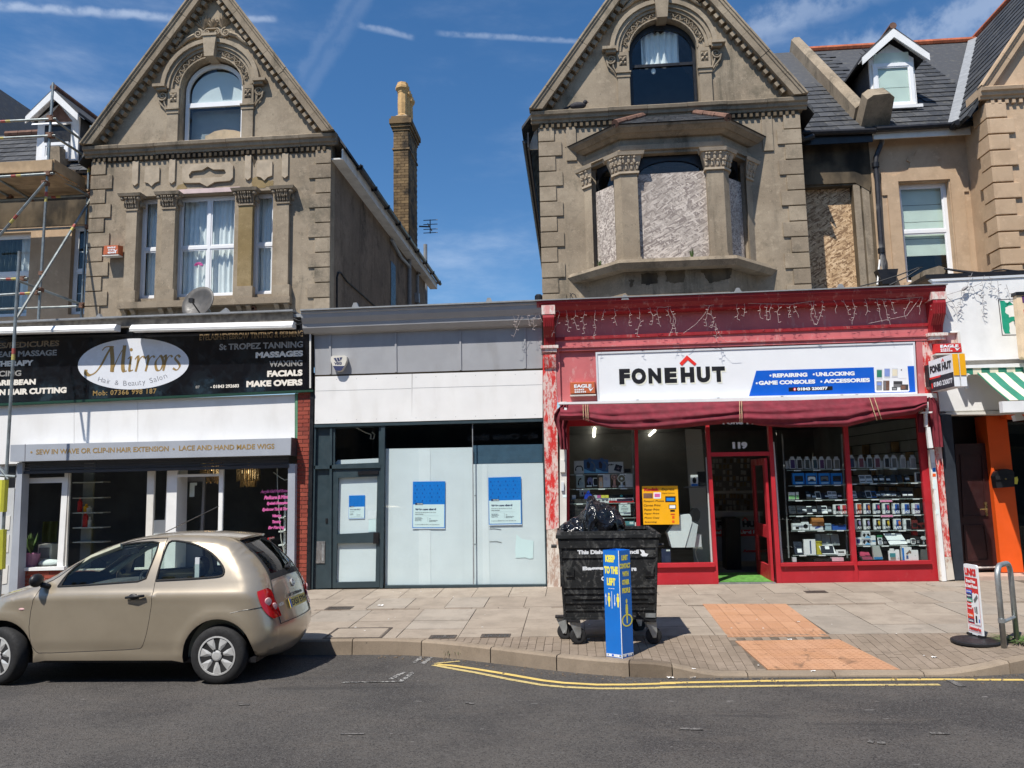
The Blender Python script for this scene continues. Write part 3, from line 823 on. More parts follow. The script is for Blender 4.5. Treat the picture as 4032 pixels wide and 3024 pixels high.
def capital(parent,x0,x1,z0,z1,yf,yb,dirv=None):
 """leafy capital flaring out to an abacus, on a flat pilaster facing -Y"""
 h=z1-z0;f=.085
 mb=MB()
 mb.sweep([(x0-.02,yf-.02),(x1+.02,yf-.02),(x1+.02,yb),(x0-.02,yb)],[(0,0,z0),(0,0,z0+.035)],(1,0,0),(0,1,0))
 def ring(e,z):return[(x0-e,yf-e,z),(x1+e,yf-e,z),(x1+e,yb,z),(x0-e,yb,z)]
 rs=[ring(0,z0+.035),ring(.015,z0+h*.4),ring(f*.6,z0+h*.72),ring(f,z1-.06)]
 mb.add([v for r_ in rs for v in r_],[(i*4+j,i*4+(j+1)%4,i*4+4+(j+1)%4,i*4+4+j)for i in range(3)for j in range(4)])
 mb.add(ring(f+.03,z1-.06)+ring(f+.05,z1),[(0,1,5,4),(1,2,6,5),(2,3,7,6),(3,0,4,7),(4,5,6,7),(3,2,1,0)])
 n=5;w=(x1-x0)
 for row,(zz,k)in enumerate(((z0+.05,0),(z0+h*.42,.5))):
  for i in range(n+row):
   cx=x0+w*(i+.5-k*0)/(n+row)+random.uniform(-.01,.01)
   e=.02+row*.035
   mb.ell((cx,yf-e,zz+h*.16),w/n*.42,.03,h*.17,6,4)
   mb.ell((cx,yf-e-.03,zz+h*.29),w/n*.36,.03,.03,6,4)
 for sx in(x0-f*.7,x1+f*.7):
  mb.ell((sx,yf-f*.7,z1-.10),.045,.045,.045,8,5)
  for k in range(3):mb.ell((sx*1.0,yf+.05+k*.06,z0+h*.45),.03,.035,h*.2,6,4)
 return part('capital',mb,M['stone2'],parent)
def gabled_front(t,X0,dz,arch_win,mats):
 """the part both stucco houses share: gable wall, cornice, rakes, dentils, quoins, arched window surround"""
 W=5.12;X1=X0+W;cx=X0+W/2-.02;zc=9.0+dz;ap=zc+1.385*(W/2+.15)
 return W,X1,cx,zc,ap
def cornice_prof():return[(.0,.0),(-.05,.0),(-.06,.05),(-.10,.06),(-.11,.12),(-.15,.14),(-.165,.20),(-.13,.225),(.0,.235)]
def gable_house(name,label,X0,dz,holes,roomz,roof_back,left_depth,right_side):
 W,X1,cx,zc,ap=gabled_front(None,X0,dz,None,None)
 t=thing(name,label,'house',(X0+W/2,HF,0))
 zb=4.55
 outer=[(X0,HF,zb),(X1,HF,zb),(X1,HF,zc-.1),(cx+.12,HF,ap-.25),(cx-.12,HF,ap-.25),(X0,HF,zc-.1)]
 ahw,azs,ab=.675,zc+1.22,zc+.04
 part('wall',MB().plate(outer,holes+[arch_loop(cx,ab,ahw,azs,.66,HF)],(0,.28,0)),M['stone'],t)
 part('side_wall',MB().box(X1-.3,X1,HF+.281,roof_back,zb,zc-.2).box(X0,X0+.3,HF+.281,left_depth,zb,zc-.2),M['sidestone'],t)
 pr=cornice_prof();n=7
 for i in range(n):
  a=X0-.155+(W+.31)*i/n;b=a+(W+.31)/n-.006
  zj=zc-.215+random.uniform(-.006,.006)
  mb=MB().sweep([(y,z)for y,z in pr],[(a,HF,zj),(b,HF,zj)],(0,1,0),(0,0,1))
  part('cornice_block',mb,M['stone2'],t)
 part('cornice_return',MB().box(X0-.15,X0-.002,HF+.003,HF+.5,zc-.12,zc+.01).box(X1+.002,X1+.15,HF+.003,HF+.5,zc-.12,zc+.01),M['stone2'],t)
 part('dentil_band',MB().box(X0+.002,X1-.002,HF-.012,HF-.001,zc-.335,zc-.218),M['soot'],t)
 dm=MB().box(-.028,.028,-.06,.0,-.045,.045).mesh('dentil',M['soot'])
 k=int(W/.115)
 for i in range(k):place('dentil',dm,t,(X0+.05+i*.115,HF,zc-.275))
 for s in(-1,1):
  foot=Vector((cx+s*(W/2+.16),HF,zc+.02));top=Vector((cx,HF,ap+.02))
  d=(top-foot);L=d.length;d.normalize();inn=Vector((-s*d.z,0,s*d.x))if False else Vector((-s*abs(d.z),0,-abs(d.x)))
  prof=[(0,0),(0,-.25),(.035,-.255),(.05,-.235),(.085,-.23),(.10,-.21),(.215,-.205),(.225,-.02),(.25,-.01),(.25,0)]
  m=8
  for i in range(m):
   p,q=foot+d*(L*i/m+.003),foot+d*(L*(i+1)/m-.003)
   j=random.uniform(-.004,.004)
   mb=MB();vs=[]
   for pt in(p,q):
    for a,b in prof:
     o=pt+inn*a+Vector((0,b+j,0))
     if pt is q and i==m-1:o=o-d*((o.x-cx)/d.x if(o.x-cx)*s<0 else 0)
     if pt is p and i==0:o=o+d*max(0,(zc+.022-o.z)/d.z)
     vs.append(o)
   nn=len(prof)
   mb.add(vs,[(j_,(j_+1)%nn,nn+(j_+1)%nn,nn+j_)for j_ in range(nn)]+[list(range(nn-1,-1,-1)),[nn+j_ for j_ in range(nn)]])
   part('rake_moulding',mb,M['stone2'],t)
  cnt=int((L-.5)/.17)
  ang=math.atan2(d.z,d.x)
  rm=MB()
  rm.prism([(-.045,-.13,-.05),(.045,-.13,-.05),(.045,-.13,.05),(-.045,-.13,.05)],(0,.13,0))
  me=rm.mesh('dentil',M['stone2'])
  for i in range(cnt):
   o=place('dentil',me,t,foot+d*(.38+i*.17)+inn*.277)
   o.rotation_euler=(0,-ang,0)
 rb=roof_back+.6
 for s in(-1,1):
  e=Vector((cx+s*(W/2+.33),HF+.03,zc-.23));r_=Vector((cx,HF+.03,ap-.02))
  mb=MB().prism([e,r_,r_+Vector((0,rb-HF,0)),e+Vector((0,rb-HF,0))],(0,0,-.06))
  part('roof',mb,M['slate'],t)
 h=.312
 for side in(0,1):
  for i in range(12):
   z1=zc-.30-i*h;z0=z1-h+.026
   if z1<5.2:break
   w=.31 if i%2==0 else .45
   w+=random.uniform(-.008,.008)
   j=random.uniform(0,.006)
   if side==0:block('quoin',M['stone2' if random.random()<.4 else 'stone'],t,X0-.012,X0+w,HF-.028-j,HF-.001,z0,z1,.04)
   else:block('quoin',M['stone2' if random.random()<.4 else 'stone'],t,X1-w,X1+.012,HF-.028-j,HF-.001,z0,z1,.04)
 part('archivolt',half_ring(cx,azs,.675,.70,.66,.685,0,180,HF-.035,.033),M['stone'],t)
 part('archivolt',half_ring(cx,azs,.84,.90,.82,.88,0,180,HF-.04,.038),M['stone'],t)
 part('hood_mould',half_ring(cx,azs,.90,.98,.88,.955,0,180,HF-.075,.073),M['stone'],t)
 part('hood_mould',half_ring(cx,azs,.98,1.07,.955,1.04,0,180,HF-.115,.113),M['stone'],t)
 mb=MB()
 for s in(-1,1):
  P=[]
  for i in range(31):
   a=R(90+s*(12+68*i/30));rr=.77+.045*math.sin(i*1.25)
   P.append((cx+rr*math.cos(a),HF-.02,azs+rr*.98*math.sin(a)))
   if i%3==1:
    la=R(90+s*(12+68*(i+.6)/30));q=.77-.045*math.sin(i*1.25)
    c=Vector((cx+q*math.cos(la),azs+q*.98*math.sin(la)))
    for k in range(3):leaf(mb,c,c+Vector((math.cos(la+(k-1)*1.9),math.sin(la+(k-1)*1.9)))*.055,.022,HF-.012,.03)
  mb.tube(P,.011,5)
 part('carved_vine',mb,M['stone'],t)
 kz=azs+.66
 part('keystone',MB().prism([(cx-.10,HF-.17,kz-.05),(cx+.10,HF-.17,kz-.05),(cx+.145,HF-.17,kz+.40),(cx-.145,HF-.17,kz+.40)],(0,.40,0)).box(cx-.165,cx+.165,HF-.19,HF-.003,kz+.401,kz+.45),M['stone'],t)
 for s in(-1,1):
  x=cx+s*1.0
  part('hood_stop',MB().box(cx+s*.95-(.27 if s<0 else 0),cx+s*.95+(.27 if s>0 else 0),HF-.16,HF-.003,azs+.01,azs+.07).box(cx+s*.95-(.2 if s<0 else 0),cx+s*.95+(.2 if s>0 else 0),HF-.12,HF-.003,azs-.05,azs+.008),M['stone'],t)
  mb=MB();spiral(mb,(x+s*.045,azs-.16),.10,1.8,HF-.04,.022,.03,-s,math.pi/2 if False else(0 if s>0 else math.pi))
  mb.tube([(x+s*.14,HF-.04,azs-.17),(x+s*.11,HF-.04,azs-.30),(x+s*.02,HF-.035,azs-.40),(x-s*.03,HF-.03,azs-.48)],[.024,.02,.016,.008],6)
  mb.tube([(x+s*.02,HF-.03,azs-.22),(x+s*.0,HF-.03,azs-.33),(x-s*.045,HF-.03,azs-.43)],[.02,.016,.01],6)
  part('scroll_bracket',mb,M['stone'],t)
  a,b=sorted((cx+s*.69,cx+s*.93))
  part('jamb_pilaster',MB().box(a,b,HF-.05,HF-.003,ab,azs-.56),M['stone'],t)
  part('jamb_block',MB().box(a,b,HF-.04,HF-.003,azs-.44,azs-.012),M['stone'],t)
  part('jamb_capital',MB().box(a-.03,b+.03,HF-.09,HF-.003,azs-.475,azs-.441).box(a-.015,b+.015,HF-.065,HF-.003,azs-.559,azs-.476),M['stone'],t)
  fx,fz=cx+s*.81,azs-.20
  part('flower_panel',MB().box(fx-.075,fx+.075,HF-.042,HF-.0405,fz-.11,fz+.11),M['soot'],t)
  mb=MB()
  for k in range(4):
   la=math.pi/4+k*math.pi/2
   leaf(mb,(fx,fz),(fx+.10*math.cos(la),fz+.13*math.sin(la)),.04,HF-.0425,.03)
  mb.ell((fx,HF-.06,fz),.022,.022,.022,8,5)
  part('carved_flower',mb,M['stone'],t)
 mb=MB();bz=kz+.45
 for s in(-1,1):
  spiral(mb,(cx+s*.30,bz+.07),.105,1.7,HF-.05,.026,.03,s,math.pi/2)
  spiral(mb,(cx+s*.11,bz+.10),.07,1.5,HF-.05,.02,.03,-s,math.pi/2)
  for k in range(7):
   a=R(58+k*15 if s>0 else 122-k*15)-s*R(18)
   c=Vector((cx+s*.20,bz+.20));leaf(mb,c,c+Vector((math.cos(a),math.sin(a)))*(.36-.02*abs(k-3)),.035,HF-.01,.06)
  mb.tube([(cx+s*.38,HF-.04,bz+.05),(cx+s*.55,HF-.04,bz-.02),(cx+s*.70,HF-.04,bz-.16),(cx+s*.80,HF-.03,bz-.24)],[.05,.045,.035,.015],6)
  mb.ell((cx+s*.72,HF-.05,bz-.02),.075,.05,.06,8,6)
  for k in range(5):leaf(mb,(cx+s*(.45+k*.07),bz-.02-k*.05),(cx+s*(.52+k*.08),bz+.07-k*.06),.03,HF-.02,.05)
 for k in range(6):
  a=R(40+k*20);leaf(mb,(cx,bz+.20),(cx+.20*math.cos(a),bz+.20+.24*math.sin(a)),.035,HF-.02,.07)
 mb.box(cx-.13,cx+.13,HF-.06,HF-.003,bz+.17,bz+.19)
 part('crest',mb,M['stone'],t)
 part('room',MB().add([(X0+.31,3.2,zb),(X1-.31,3.2,zb),(X1-.31,3.2,zc),(cx,3.2,zc+3.2),(X0+.31,3.2,zc)],[(0,1,2,3,4)]),M['room'],t)
 return t,W,X1,cx,zc,ap,(ahw,azs,ab)
LX=-9.90
lw=[(-8.86,-8.45),(-8.06,-6.79),(-6.44,-5.98)]
hol=[[(a,HF,5.72),(b,HF,5.72),(b,HF,7.90),(a,HF,7.90)]for a,b in lw]
t,W,X1,cx,zc,ap,(ahw,azs,ab)=gable_house('gabled_house','grey-brown rendered house with white-framed triple window above the hair salon',LX,0,hol,0,11,3.0,True)
LH=t
for i,(a,b)in enumerate(lw):
 f=frame_window(t,'window',a,b,5.74,7.89,.97,.06,mull=[(a+b)/2+.02]if i==1 else[],trans=[6.80])
 part('curtain',curtain_sheet(a+.03,b-.03,5.8,7.85,1.12,.022,11 if i==1 else 4),M['curtain'],f)
mb=MB()
for k in range(6):mb.tube([(-7.62+.09*math.cos(R(a))*(1-k*.13),.983,6.42+.07*math.sin(R(a))*(1-k*.13))for a in range(0,181,20)],.006,4)
part('rainbow_sticker',mb,M['pinkink'],t)
for i,(a,b)in enumerate(((-9.06,-8.83),(-8.28,-8.01),(-6.66,-6.37),(-5.85,-5.61))):
 part('pilaster',MB().box(a,b,.70,HF-.002,5.865,7.56),M['ochre' if i==2 else 'stone'],t,'pilaster patched in ochre' if i==2 else None)
 capital(t,a,b,7.561,7.90,.70,HF-.002)
 part('plinth',MB().box(a-.05,b+.05,.66,HF-.002,5.62,5.864),M['stone'],t)
 part('panel_strip',MB().box((a+b)/2-.065,(a+b)/2+.065,HF-.04,HF-.002,8.18,8.66).prism([((a+b)/2-.065,HF-.04,8.179),((a+b)/2,HF-.04,8.13),((a+b)/2+.065,HF-.04,8.179)],(0,.038,0)),M['paleplaster'],t)
 for q in(-.10,.10):part('corbel',MB().sweep([(0,0),(-.13,0),(-.13,-.03),(-.06,-.09),(-.05,-.15),(0,-.16)],[((a+b)/2+q-.045,HF-.002,5.489),((a+b)/2+q+.045,HF-.002,5.489)],(0,1,0),(0,0,1)),M['stone'],t)
part('sill',MB().box(-9.13,-5.54,.64,.96,5.49,5.619),M['stone2'],t)
part('lintel',MB().box(-8.43,-8.29,.78,HF-.002,7.5,7.88)if False else MB().box(-8.0,-6.68,.775,HF-.002,7.905,8.0),M['pinkplaster'],t,'freshly patched pink lintel')
for(a,b)in((-8.74,-8.42),(-6.33,-6.0)):
 m_=(a+b)/2
 part('shield_panel',MB().prism([(a,HF-.035,8.50),(a+.03,HF-.035,8.53),(b-.03,HF-.035,8.53),(b,HF-.035,8.50),(b,HF-.035,8.2),(m_+.07,HF-.035,8.17),(m_,HF-.035,8.10),(m_-.07,HF-.035,8.17),(a,HF-.035,8.2)],(0,.033,0)),M['paleplaster'],t)
a,b,m_=-7.92,-6.83,-7.375
out=[(a,8.46),(a+.08,8.53),(b-.08,8.53),(b,8.46),(b,8.20),(b-.06,8.13),(m_+.16,8.12),(m_,8.03),(m_-.16,8.12),(a+.06,8.13),(a,8.20)]
inn=[(m_-.40,8.30),(m_-.38,8.22),(m_+.30,8.22),(m_+.40,8.30),(m_+.36,8.38),(m_+.12,8.39),(m_,8.46),(m_-.12,8.39),(m_-.34,8.38)]
part('centre_panel',MB().plate([(x,HF-.045,z)for x,z in out],[[(x,HF-.045,z)for x,z in inn]],(0,.043,0)),M['paleplaster'],t)
def stain(par,z,pts,Y,m_,name='repair_patch'):
 P_=PX(z,pts,Y);out=[]
 for a,b in zip(P_,P_[1:]+P_[:1]):
  for k in range(5):q=a.lerp(b,k/5);out.append(q+Vector((random.uniform(-.018,.018),0,random.uniform(-.018,.018))))
 return part(name,MB().prism(out,(0,.0035,0)),M[m_],par)
stain(t,zA,[(1265,900),(1290,885),(1340,905),(1376,910),(1370,935),(1300,946),(1268,935)],HF-.004,'ochre')
stain(t,zA,[(885,938),(925,920),(940,945),(900,968)],HF-.004,'ochre');stain(t,zA,[(605,1560),(690,1562),(695,1598),(610,1602)],HF-.004,'ochre')
stain(t,zA,[(705,770),(760,772),(745,800),(725,812),(708,800)],HF-.004,'soot','soot_stain');stain(t,zA,[(1255,745),(1300,742),(1290,800),(1275,840),(1262,790)],HF-.004,'soot','soot_stain');stain(t,zA,[(900,770),(960,768),(930,800),(905,796)],HF-.004,'soot','soot_stain')
wn=MB().plate(arch_loop(cx,ab,ahw-.03,azs,.62,HF+.17),[[(cx-ahw+.10,HF+.17,ab+.07),(cx+ahw-.10,HF+.17,ab+.07),(cx+ahw-.10,HF+.17,azs-.34),(cx-ahw+.10,HF+.17,azs-.34)],arch_loop(cx,azs-.24,ahw-.09,azs-.02,.55,HF+.17)],(0,.06,0))
f=part('arched_window',wn,M['upvc'],t)
part('pane',MB().box(cx-ahw+.09,cx+ahw-.09,HF+.20,HF+.207,ab+.06,azs-.33),M['glass'],f)
part('pane',MB().prism(arch_loop(cx,azs-.25,ahw-.08,azs-.02,.56,HF+.20),(0,.007,0)),M['glass'],f)
part('blind',MB().prism(arch_loop(cx+.03,azs-.3,ahw-.10,azs-.05,.52,HF+.235),(0,.006,0)),simple('frosted_sheet',(.62,.68,.70),.8,.04,2),f)
part('dim_sheet',MB().box(cx-ahw+.05,cx+ahw-.05,HF+.42,HF+.43,ab,azs-.3),simple('grey_film',(.30,.34,.36),.8,.1,2),f)
part('headboard',MB().prism([(cx-.28,HF+.34,ab+.05),(cx+.55,HF+.34,ab+.05),(cx+.55,HF+.34,ab+.30),(cx+.48,HF+.34,ab+.33),(cx+.36,HF+.34,ab+.37),(cx+.13,HF+.34,ab+.40),(cx-.08,HF+.34,ab+.37),(cx-.20,HF+.34,ab+.30),(cx-.28,HF+.34,ab+.28)],(0,.02,0)),M['ply'],f)
EX=X1+.30
part('fascia_board',MB().box(X1+.22,X1+.25,HF+.03,11.9,8.50,8.72),M['offwhite'],t)
part('soffit',MB().box(X1+.003,X1+.219,HF+.03,11.9,8.50,8.53),M['offwhite'],t)
g=MB().sweep([(.0,.0),(.02,-.05),(.06,-.07),(.10,-.05),(.12,.0),(.11,.0),(.09,-.04),(.06,-.055),(.03,-.04),(.01,.0)],[(EX-.04,HF+.9,8.76),(EX-.04,12.1,8.74)],(1,0,0),(0,0,1))
part('gutter',g,M['black'],t)
for k in range(9):part('gutter_bracket',MB().box(EX-.05,EX+.09,HF+1.0+k*1.25,HF+1.06+k*1.25,8.67,8.775),M['black'],t)
SX=X1+.07
def onside(pts):return[onX(zB(*p),SX)for p in pts]
p0=onside([(622,1215)])[0]
part('downpipe',MB().tube([(SX,p0.y,p0.z),(SX,p0.y,4.6)],.055,8).tube(onside([(516,1122),(575,1230),(612,1268)])+[Vector((SX,p0.y,onside([(620,1275)])[0].z-.05))],.045,8),M['lead'],t)
p1=onside([(668,1330)])[0]
part('downpipe',MB().tube(onside([(722,1302),(690,1318),(670,1335)])+[Vector((SX,p1.y,4.6))],.045,8).box(SX-.08,SX+.06,p1.y-.09,p1.y+.09,p1.z-.9,p1.z-.6),M['lead'],t)
part('wall_cable',MB().tube([onX(zB(*p),X1+.02)for p in[(192,1530),(192,1345),(200,1318),(215,1318),(250,1368),(300,1412),(360,1465),(425,1525)]],.018,6),M['cable'],t)
q0,q1=onX(zB(510,1300),X1),onX(zB(538,1300),X1)
part('side_window',MB().box(X1-.02,X1+.012,q0.y,q1.y,4.7,q0.z+.25),M['black'],t)
q=onY(zB(716,1150),12.5)
part('vent_pipe',MB().tube([(q.x,12.5,8),(q.x,12.5,q.z)],.07,8),M['lead'],t)
CY0,CY1=8.5,9.8
cl,crr=-5.28,-4.80
ztop=onY(zB(550,475),CY0).z
part('chimney',MB().box(cl+.012,crr-.012,CY0+.012,CY1-.012,8.2,ztop),M['darkmortar'],t)
ch=t.children[-1]if False else bpy.data.objects[[o.name for o in bpy.data.objects if o.name.startswith('chimney')][-1]]
z=8.75;row=0;pitch=(ztop-8.75)/44
while z<ztop-.02:
 wds=[.235,.235]if row%2==0 else[.115,.235,.115]
 x=cl
 for wd in wds:
  e=0
  block('brick',M['stockbrick'],ch,x+.004,min(x+wd,crr)-.004,CY0-.004-random.random()*.004,CY0+.05,z+.005,z+pitch-.005);x+=wd+.005
 y=CY0+.06-(.11 if row%2 else 0);
 while y<CY1:
  a,b=max(y,CY0+.055),min(y+.235,CY1)
  if b-a>.04 and row%1==0:block('brick',M['stockbrick'],ch,crr-.05,crr+.004+random.random()*.004,a+.004,b-.004,z+.005,z+pitch-.005)
  y+=.24
 z+=pitch;row+=1
cap=MB()
for k,(e,h)in enumerate(((.03,.10),(.07,.10),(.11,.16),(.06,.10))):
 cap.box(cl-e,crr+e,CY0-e,CY1+e,ztop+sum((.10,.10,.16,.10)[:k])+.002*k,ztop+sum((.10,.10,.16,.10)[:k+1]))
part('chimney_cap',cap,M['stockbrick'],t)
part('string_course',MB().box(cl-.03,crr+.03,CY0-.03,CY1+.03,ztop-.62,ztop-.56),M['stockbrick'],t)
zp=ztop+.46
part('flaunching',MB().prism([(cl,CY0,zp),(crr,CY0,zp),(crr-.1,CY0+.12,zp+.12),(cl+.1,CY0+.12,zp+.12)],(0,CY1-CY0-.2,0)),M['stone2'],t)
hpot=onY(zB(565,205),CY0+.2).z-zp
for k in range(3):
 c=(-5.04,CY0+.24+k*.42,zp+.06);h=hpot*(1 if k==0 else .97)
 part('chimney_pot',MB().lathe([(.17,0),(.17,.06),(.145,.10),(.15,.16),(.16,h*.42),(.15,h*.70),(.165,h*.73),(.165,h*.76),(.19,h*.80),(.225,h*.83),(.225,h*.90),(.185,h*.93),(.175,h),(.12,h),(.11,h-.1)],c,n=8),M['pot'],t)
q=onY(zB(745,1045),9.6);q2=onY(zB(670,1043),9.6)
mb=MB().tube([(-4.7,9.6,q2.z),(q.x,9.6,q.z)],.025,6).tube([(q.x-.02,9.3,q.z),(q.x-.02,10.0,q.z)],.02,6)
for dz_ in(-.2,-.08,.08,.22):mb.tube([(q.x-.22,9.6,q.z+dz_),(q.x+.24,9.6,q.z+dz_)],.014,5)
mb.tube([(q.x,9.6,q.z-.22),(q.x,9.6,q.z+.24)],.018,5)
solo('tv_aerial',mb,M['aerial'],'small dark television aerial on the brick chimney','aerial')
q=onY(zA(1000,1525),.25)
dt=thing('satellite_dish','grey satellite dish in front of the triple window sill','satellite dish',(q.x,.25,q.z-.3))
ax=Vector((-.20,-.95,.30)).normalized();dm_=MB().lathe([(.0001,.0),(.14,.012),(.27,.045),(.36,.085),(.35,.10),(.27,.065),(.14,.028),(.0001,.012)],q-ax*.05,ax,20)
part('reflector',dm_,M['dish'],dt,smooth=True)
f_=q+ax*.40+Vector((.12,0,-.16))
part('feed_arm',MB().tube([q+Vector((.1,.0,-.30)),f_],.014,6).box(f_.x-.04,f_.x+.04,f_.y-.04,f_.y+.04,f_.z-.03,f_.z+.05),M['blackplastic'],dt)
part('bracket',MB().tube([q-ax*.04,q+Vector((.15,.15,-.12)),q+Vector((.15,.15,-.42))],.022,6),M['galv'],dt)
q=onY(zA(1276,1553),HF)
part('vent',MB().lathe([(.06,0),(.055,.05),(.03,.05),(.03,.0)],(q.x,HF-.003,q.z),(0,-1,0),12),M['rust'],LH)
def alarm_box(label,p,w,h,d,mat,lines,Y,tm='letterwhite'):
 b=thing('alarm_box',label,'alarm box',(p.x,Y,p.z))
 mb=MB();x0,x1,z0,z1=p.x-w/2,p.x+w/2,p.z-h/2,p.z+h/2
 i=min(w,h)*.10
 mb.add([(x0,Y,z0),(x1,Y,z0),(x1,Y,z1),(x0,Y,z1),(x0+i*.5,Y-d,z0+i),(x1-i*.5,Y-d,z0+i),(x1-i,Y-d,z1-i),(x0+i,Y-d,z1-i)],[(4,5,6,7),(0,1,5,4),(1,2,6,5),(2,3,7,6),(3,0,4,7),(3,2,1,0)])
 part('cover',mb,M[mat],b)
 part('base_strip',MB().box(x0-.005,x1+.005,Y-d-.006,Y,z0-.02,z0-.001),M['offwhite'],b)
 tb=MB()
 for s,bx,bz,bw,bh in lines:
  put_text(tb,s,(x0+w*bx,Y-d-.004,z0+h*bz),(x0+w*(bx+bw),Y-d-.004,z0+h*bz),(x0+w*bx,Y-d-.004,z0+h*(bz+bh)),bold=.03)
 bx=x0+w*.82 if w>h*1.2 else x0+w*.2
 zz=z0+h*.36
 tb.add([(bx-w*.12,Y-d-.0045,zz+h*.18),(bx,Y-d-.0045,zz+h*.02),(bx+w*.11,Y-d-.0045,zz+h*.16),(bx+w*.04,Y-d-.0045,zz-h*.02),(bx-w*.03,Y-d-.0045,zz-h*.16)],[(0,1,4),(1,2,3),(1,3,4)])
 part('lettering',tb,M[tm],b)
 return b
alarm_box('orange alarm box on the left quoins of the house above the salon',onY(zA(572,1262),.70),.34,.22,.15,'fadedorange',[('45444',.30,.12,.55,.20),('01843',.34,.40,.42,.14),('EAGLE',.30,.62,.5,.16)],.745)
# --- boarded house with the bay
RX=-.49;DZ=.22
t,W,X1,cx,zc,ap,(ahw,azs,ab)=gable_house('gabled_house','grey-brown rendered house with boarded bay window above the red phone shop',RX,DZ,[[(.62,HF,5.95),(3.44,HF,5.95),(3.44,HF,7.95),(.62,HF,7.95)]],0,11,11,False)
RH_=t
f=part('arched_window',MB().plate(arch_loop(cx,ab,ahw-.01,azs,.645,HF+.14),[[(cx-ahw+.07,HF+.14,ab+.03),(cx+ahw-.07,HF+.14,ab+.03),(cx+ahw-.07,HF+.14,azs-.27),(cx-ahw+.07,HF+.14,azs-.27)],arch_loop(cx,azs-.21,ahw-.07,azs-.02,.56,HF+.14)],(0,.08,0)),M['black'],t)
part('pane',MB().box(cx-ahw+.06,cx+ahw-.06,HF+.17,HF+.177,ab+.02,azs-.26),M['glass'],f)
part('pane',MB().prism(arch_loop(cx,azs-.22,ahw-.06,azs-.02,.57,HF+.17),(0,.007,0)),M['glass'],f)
part('curtain',curtain_sheet(cx-.40,cx+.36,azs-.24,azs+.54,HF+.28,.03,6,hem=lambda u:.02+.12*abs(u-.5)),M['curtain'],f)
mb=MB()
for i in range(12):mb.ell((cx-.45+i*.045,HF+.21,azs-.24+random.uniform(-.02,.03)),.05,.03,.025,6,4)
mb.ell((cx-.18,HF+.21,azs-.33),.05,.03,.07,6,4)
part('bunched_cloth',mb,M['curtain'],f)
P=[Vector((.38,HF,0)),Vector((1.06,.12,0)),Vector((2.97,.12,0)),Vector((3.65,HF,0))]
def along(a,b,u,out=0.):
 d=(b-a);n=Vector((d.y,-d.x,0)).normalized();return a+d*u+n*out
def face_prism(mb,a,b,z0,z1,t0,t1):
 d=(b-a).normalized();n=Vector((d.y,-d.x,0))
 mb.prism([a+n*t0+Vector((0,0,z0)),b+n*t0+Vector((0,0,z0)),b+n*t0+Vector((0,0,z1)),a+n*t0+Vector((0,0,z1))],-n*(t0-t1));return mb
def plan_ring(o):
 k=o*math.tan(R(22.5))
 return[P[0]+Vector((-o*1.414,0,0)),P[1]+Vector((-k,-o,0)),P[2]+Vector((k,-o,0)),P[3]+Vector((o*1.414,0,0))]
def bay_slab(mb,o0,o1,z0,z1):
 a=[v+Vector((0,0,z0))for v in plan_ring(o0)];b=[v+Vector((0,0,z1))for v in plan_ring(o1)]
 return mb.add(a+b,[(0,1,5,4),(1,2,6,5),(2,3,7,6),(3,0,4,7),(4,5,6,7),(3,2,1,0)])
part('bay_base',bay_slab(bay_slab(MB(),-.02,-.02,4.6,5.695),.0,.0,4.6,5.25),M['stone2'],t)
part('bay_sill',bay_slab(bay_slab(MB(),.20,.27,5.70,5.80),.27,.24,5.801,5.87),M['stone2'],t)
part('bay_frieze',bay_slab(MB(),-.04,-.04,8.0,8.30),M['stone'],t)
part('bay_frieze',bay_slab(MB(),.01,.01,8.06,8.16),M['stone'],t)
part('bay_cornice',bay_slab(bay_slab(bay_slab(MB(),.02,.10,8.301,8.36),.12,.20,8.361,8.43),.21,.23,8.431,8.47),M['stone2'],t)
lo=[v+Vector((0,0,8.475))for v in plan_ring(.235)]
hi=[Vector((1.60,HF-.03,9.02)),Vector((2.60,HF-.03,9.02))]
rf=part('bay_roof',MB().add(lo+hi,[(0,1,4),(1,2,5,4),(2,3,5)]),M['slate'],t)
for r_ in range(5):
 u0,u1=r_/5,(r_+1)/5+.03
 L0,L1=lo[1].lerp(hi[0],u0),lo[2].lerp(hi[1],u0);U0,U1=lo[1].lerp(hi[0],u1),lo[2].lerp(hi[1],u1)
 n=8-r_//2
 for i in range(n):
  a,b=i/n+.004,(i+1)/n-.004
  off=Vector((0,-.012,.02));o2=Vector((0,-.004,.008))
  part('slate',MB().prism([L0.lerp(L1,a)+off,L0.lerp(L1,b)+off,U0.lerp(U1,b)+o2,U0.lerp(U1,a)+o2],(0,.004,-.012)),M['slate'],rf)
for a,b in((lo[1],hi[0]),(lo[2],hi[1])):
 for i in range(3):
  p,q=a.lerp(b,i/3+.01),a.lerp(b,(i+1)/3+.03)
  part('hip_tile',MB().tube([p+Vector((0,-.02,.015)),q+Vector((0,-.02,.03))],[.075,.06],8),M['browntile'],rf)
part('lead_gutter',bay_slab(MB(),.235,.25,8.471,8.49),M['black'],t)
for pts in([(665,1375),(752,1368),(750,1425),(700,1432),(668,1428)],[(795,1362),(890,1358),(884,1420),(830,1422),(796,1412)],[(962,1352),(1122,1345),(1120,1398),(1060,1415),(1010,1425),(985,1380)],[(610,1405),(632,1404),(626,1440),(614,1442)]):stain(t,zC,pts,.137,'soot','soot_stain')
def pier(a,b,z0=5.875,z1=7.62):
 face_prism(MB(),a,b,z0,z1,0,-.2)
mb=MB()
def wedge(pts,z0,z1):return MB().prism([Vector((x,y,z0))for x,y in pts],(0,0,z1-z0))
d1=(P[1]-P[0]).normalized();d2=(P[3]-P[2]).normalized()
ends=[[P[0],P[0]+d1*.20],None,None,[P[3]-d2*.20,P[3]]]
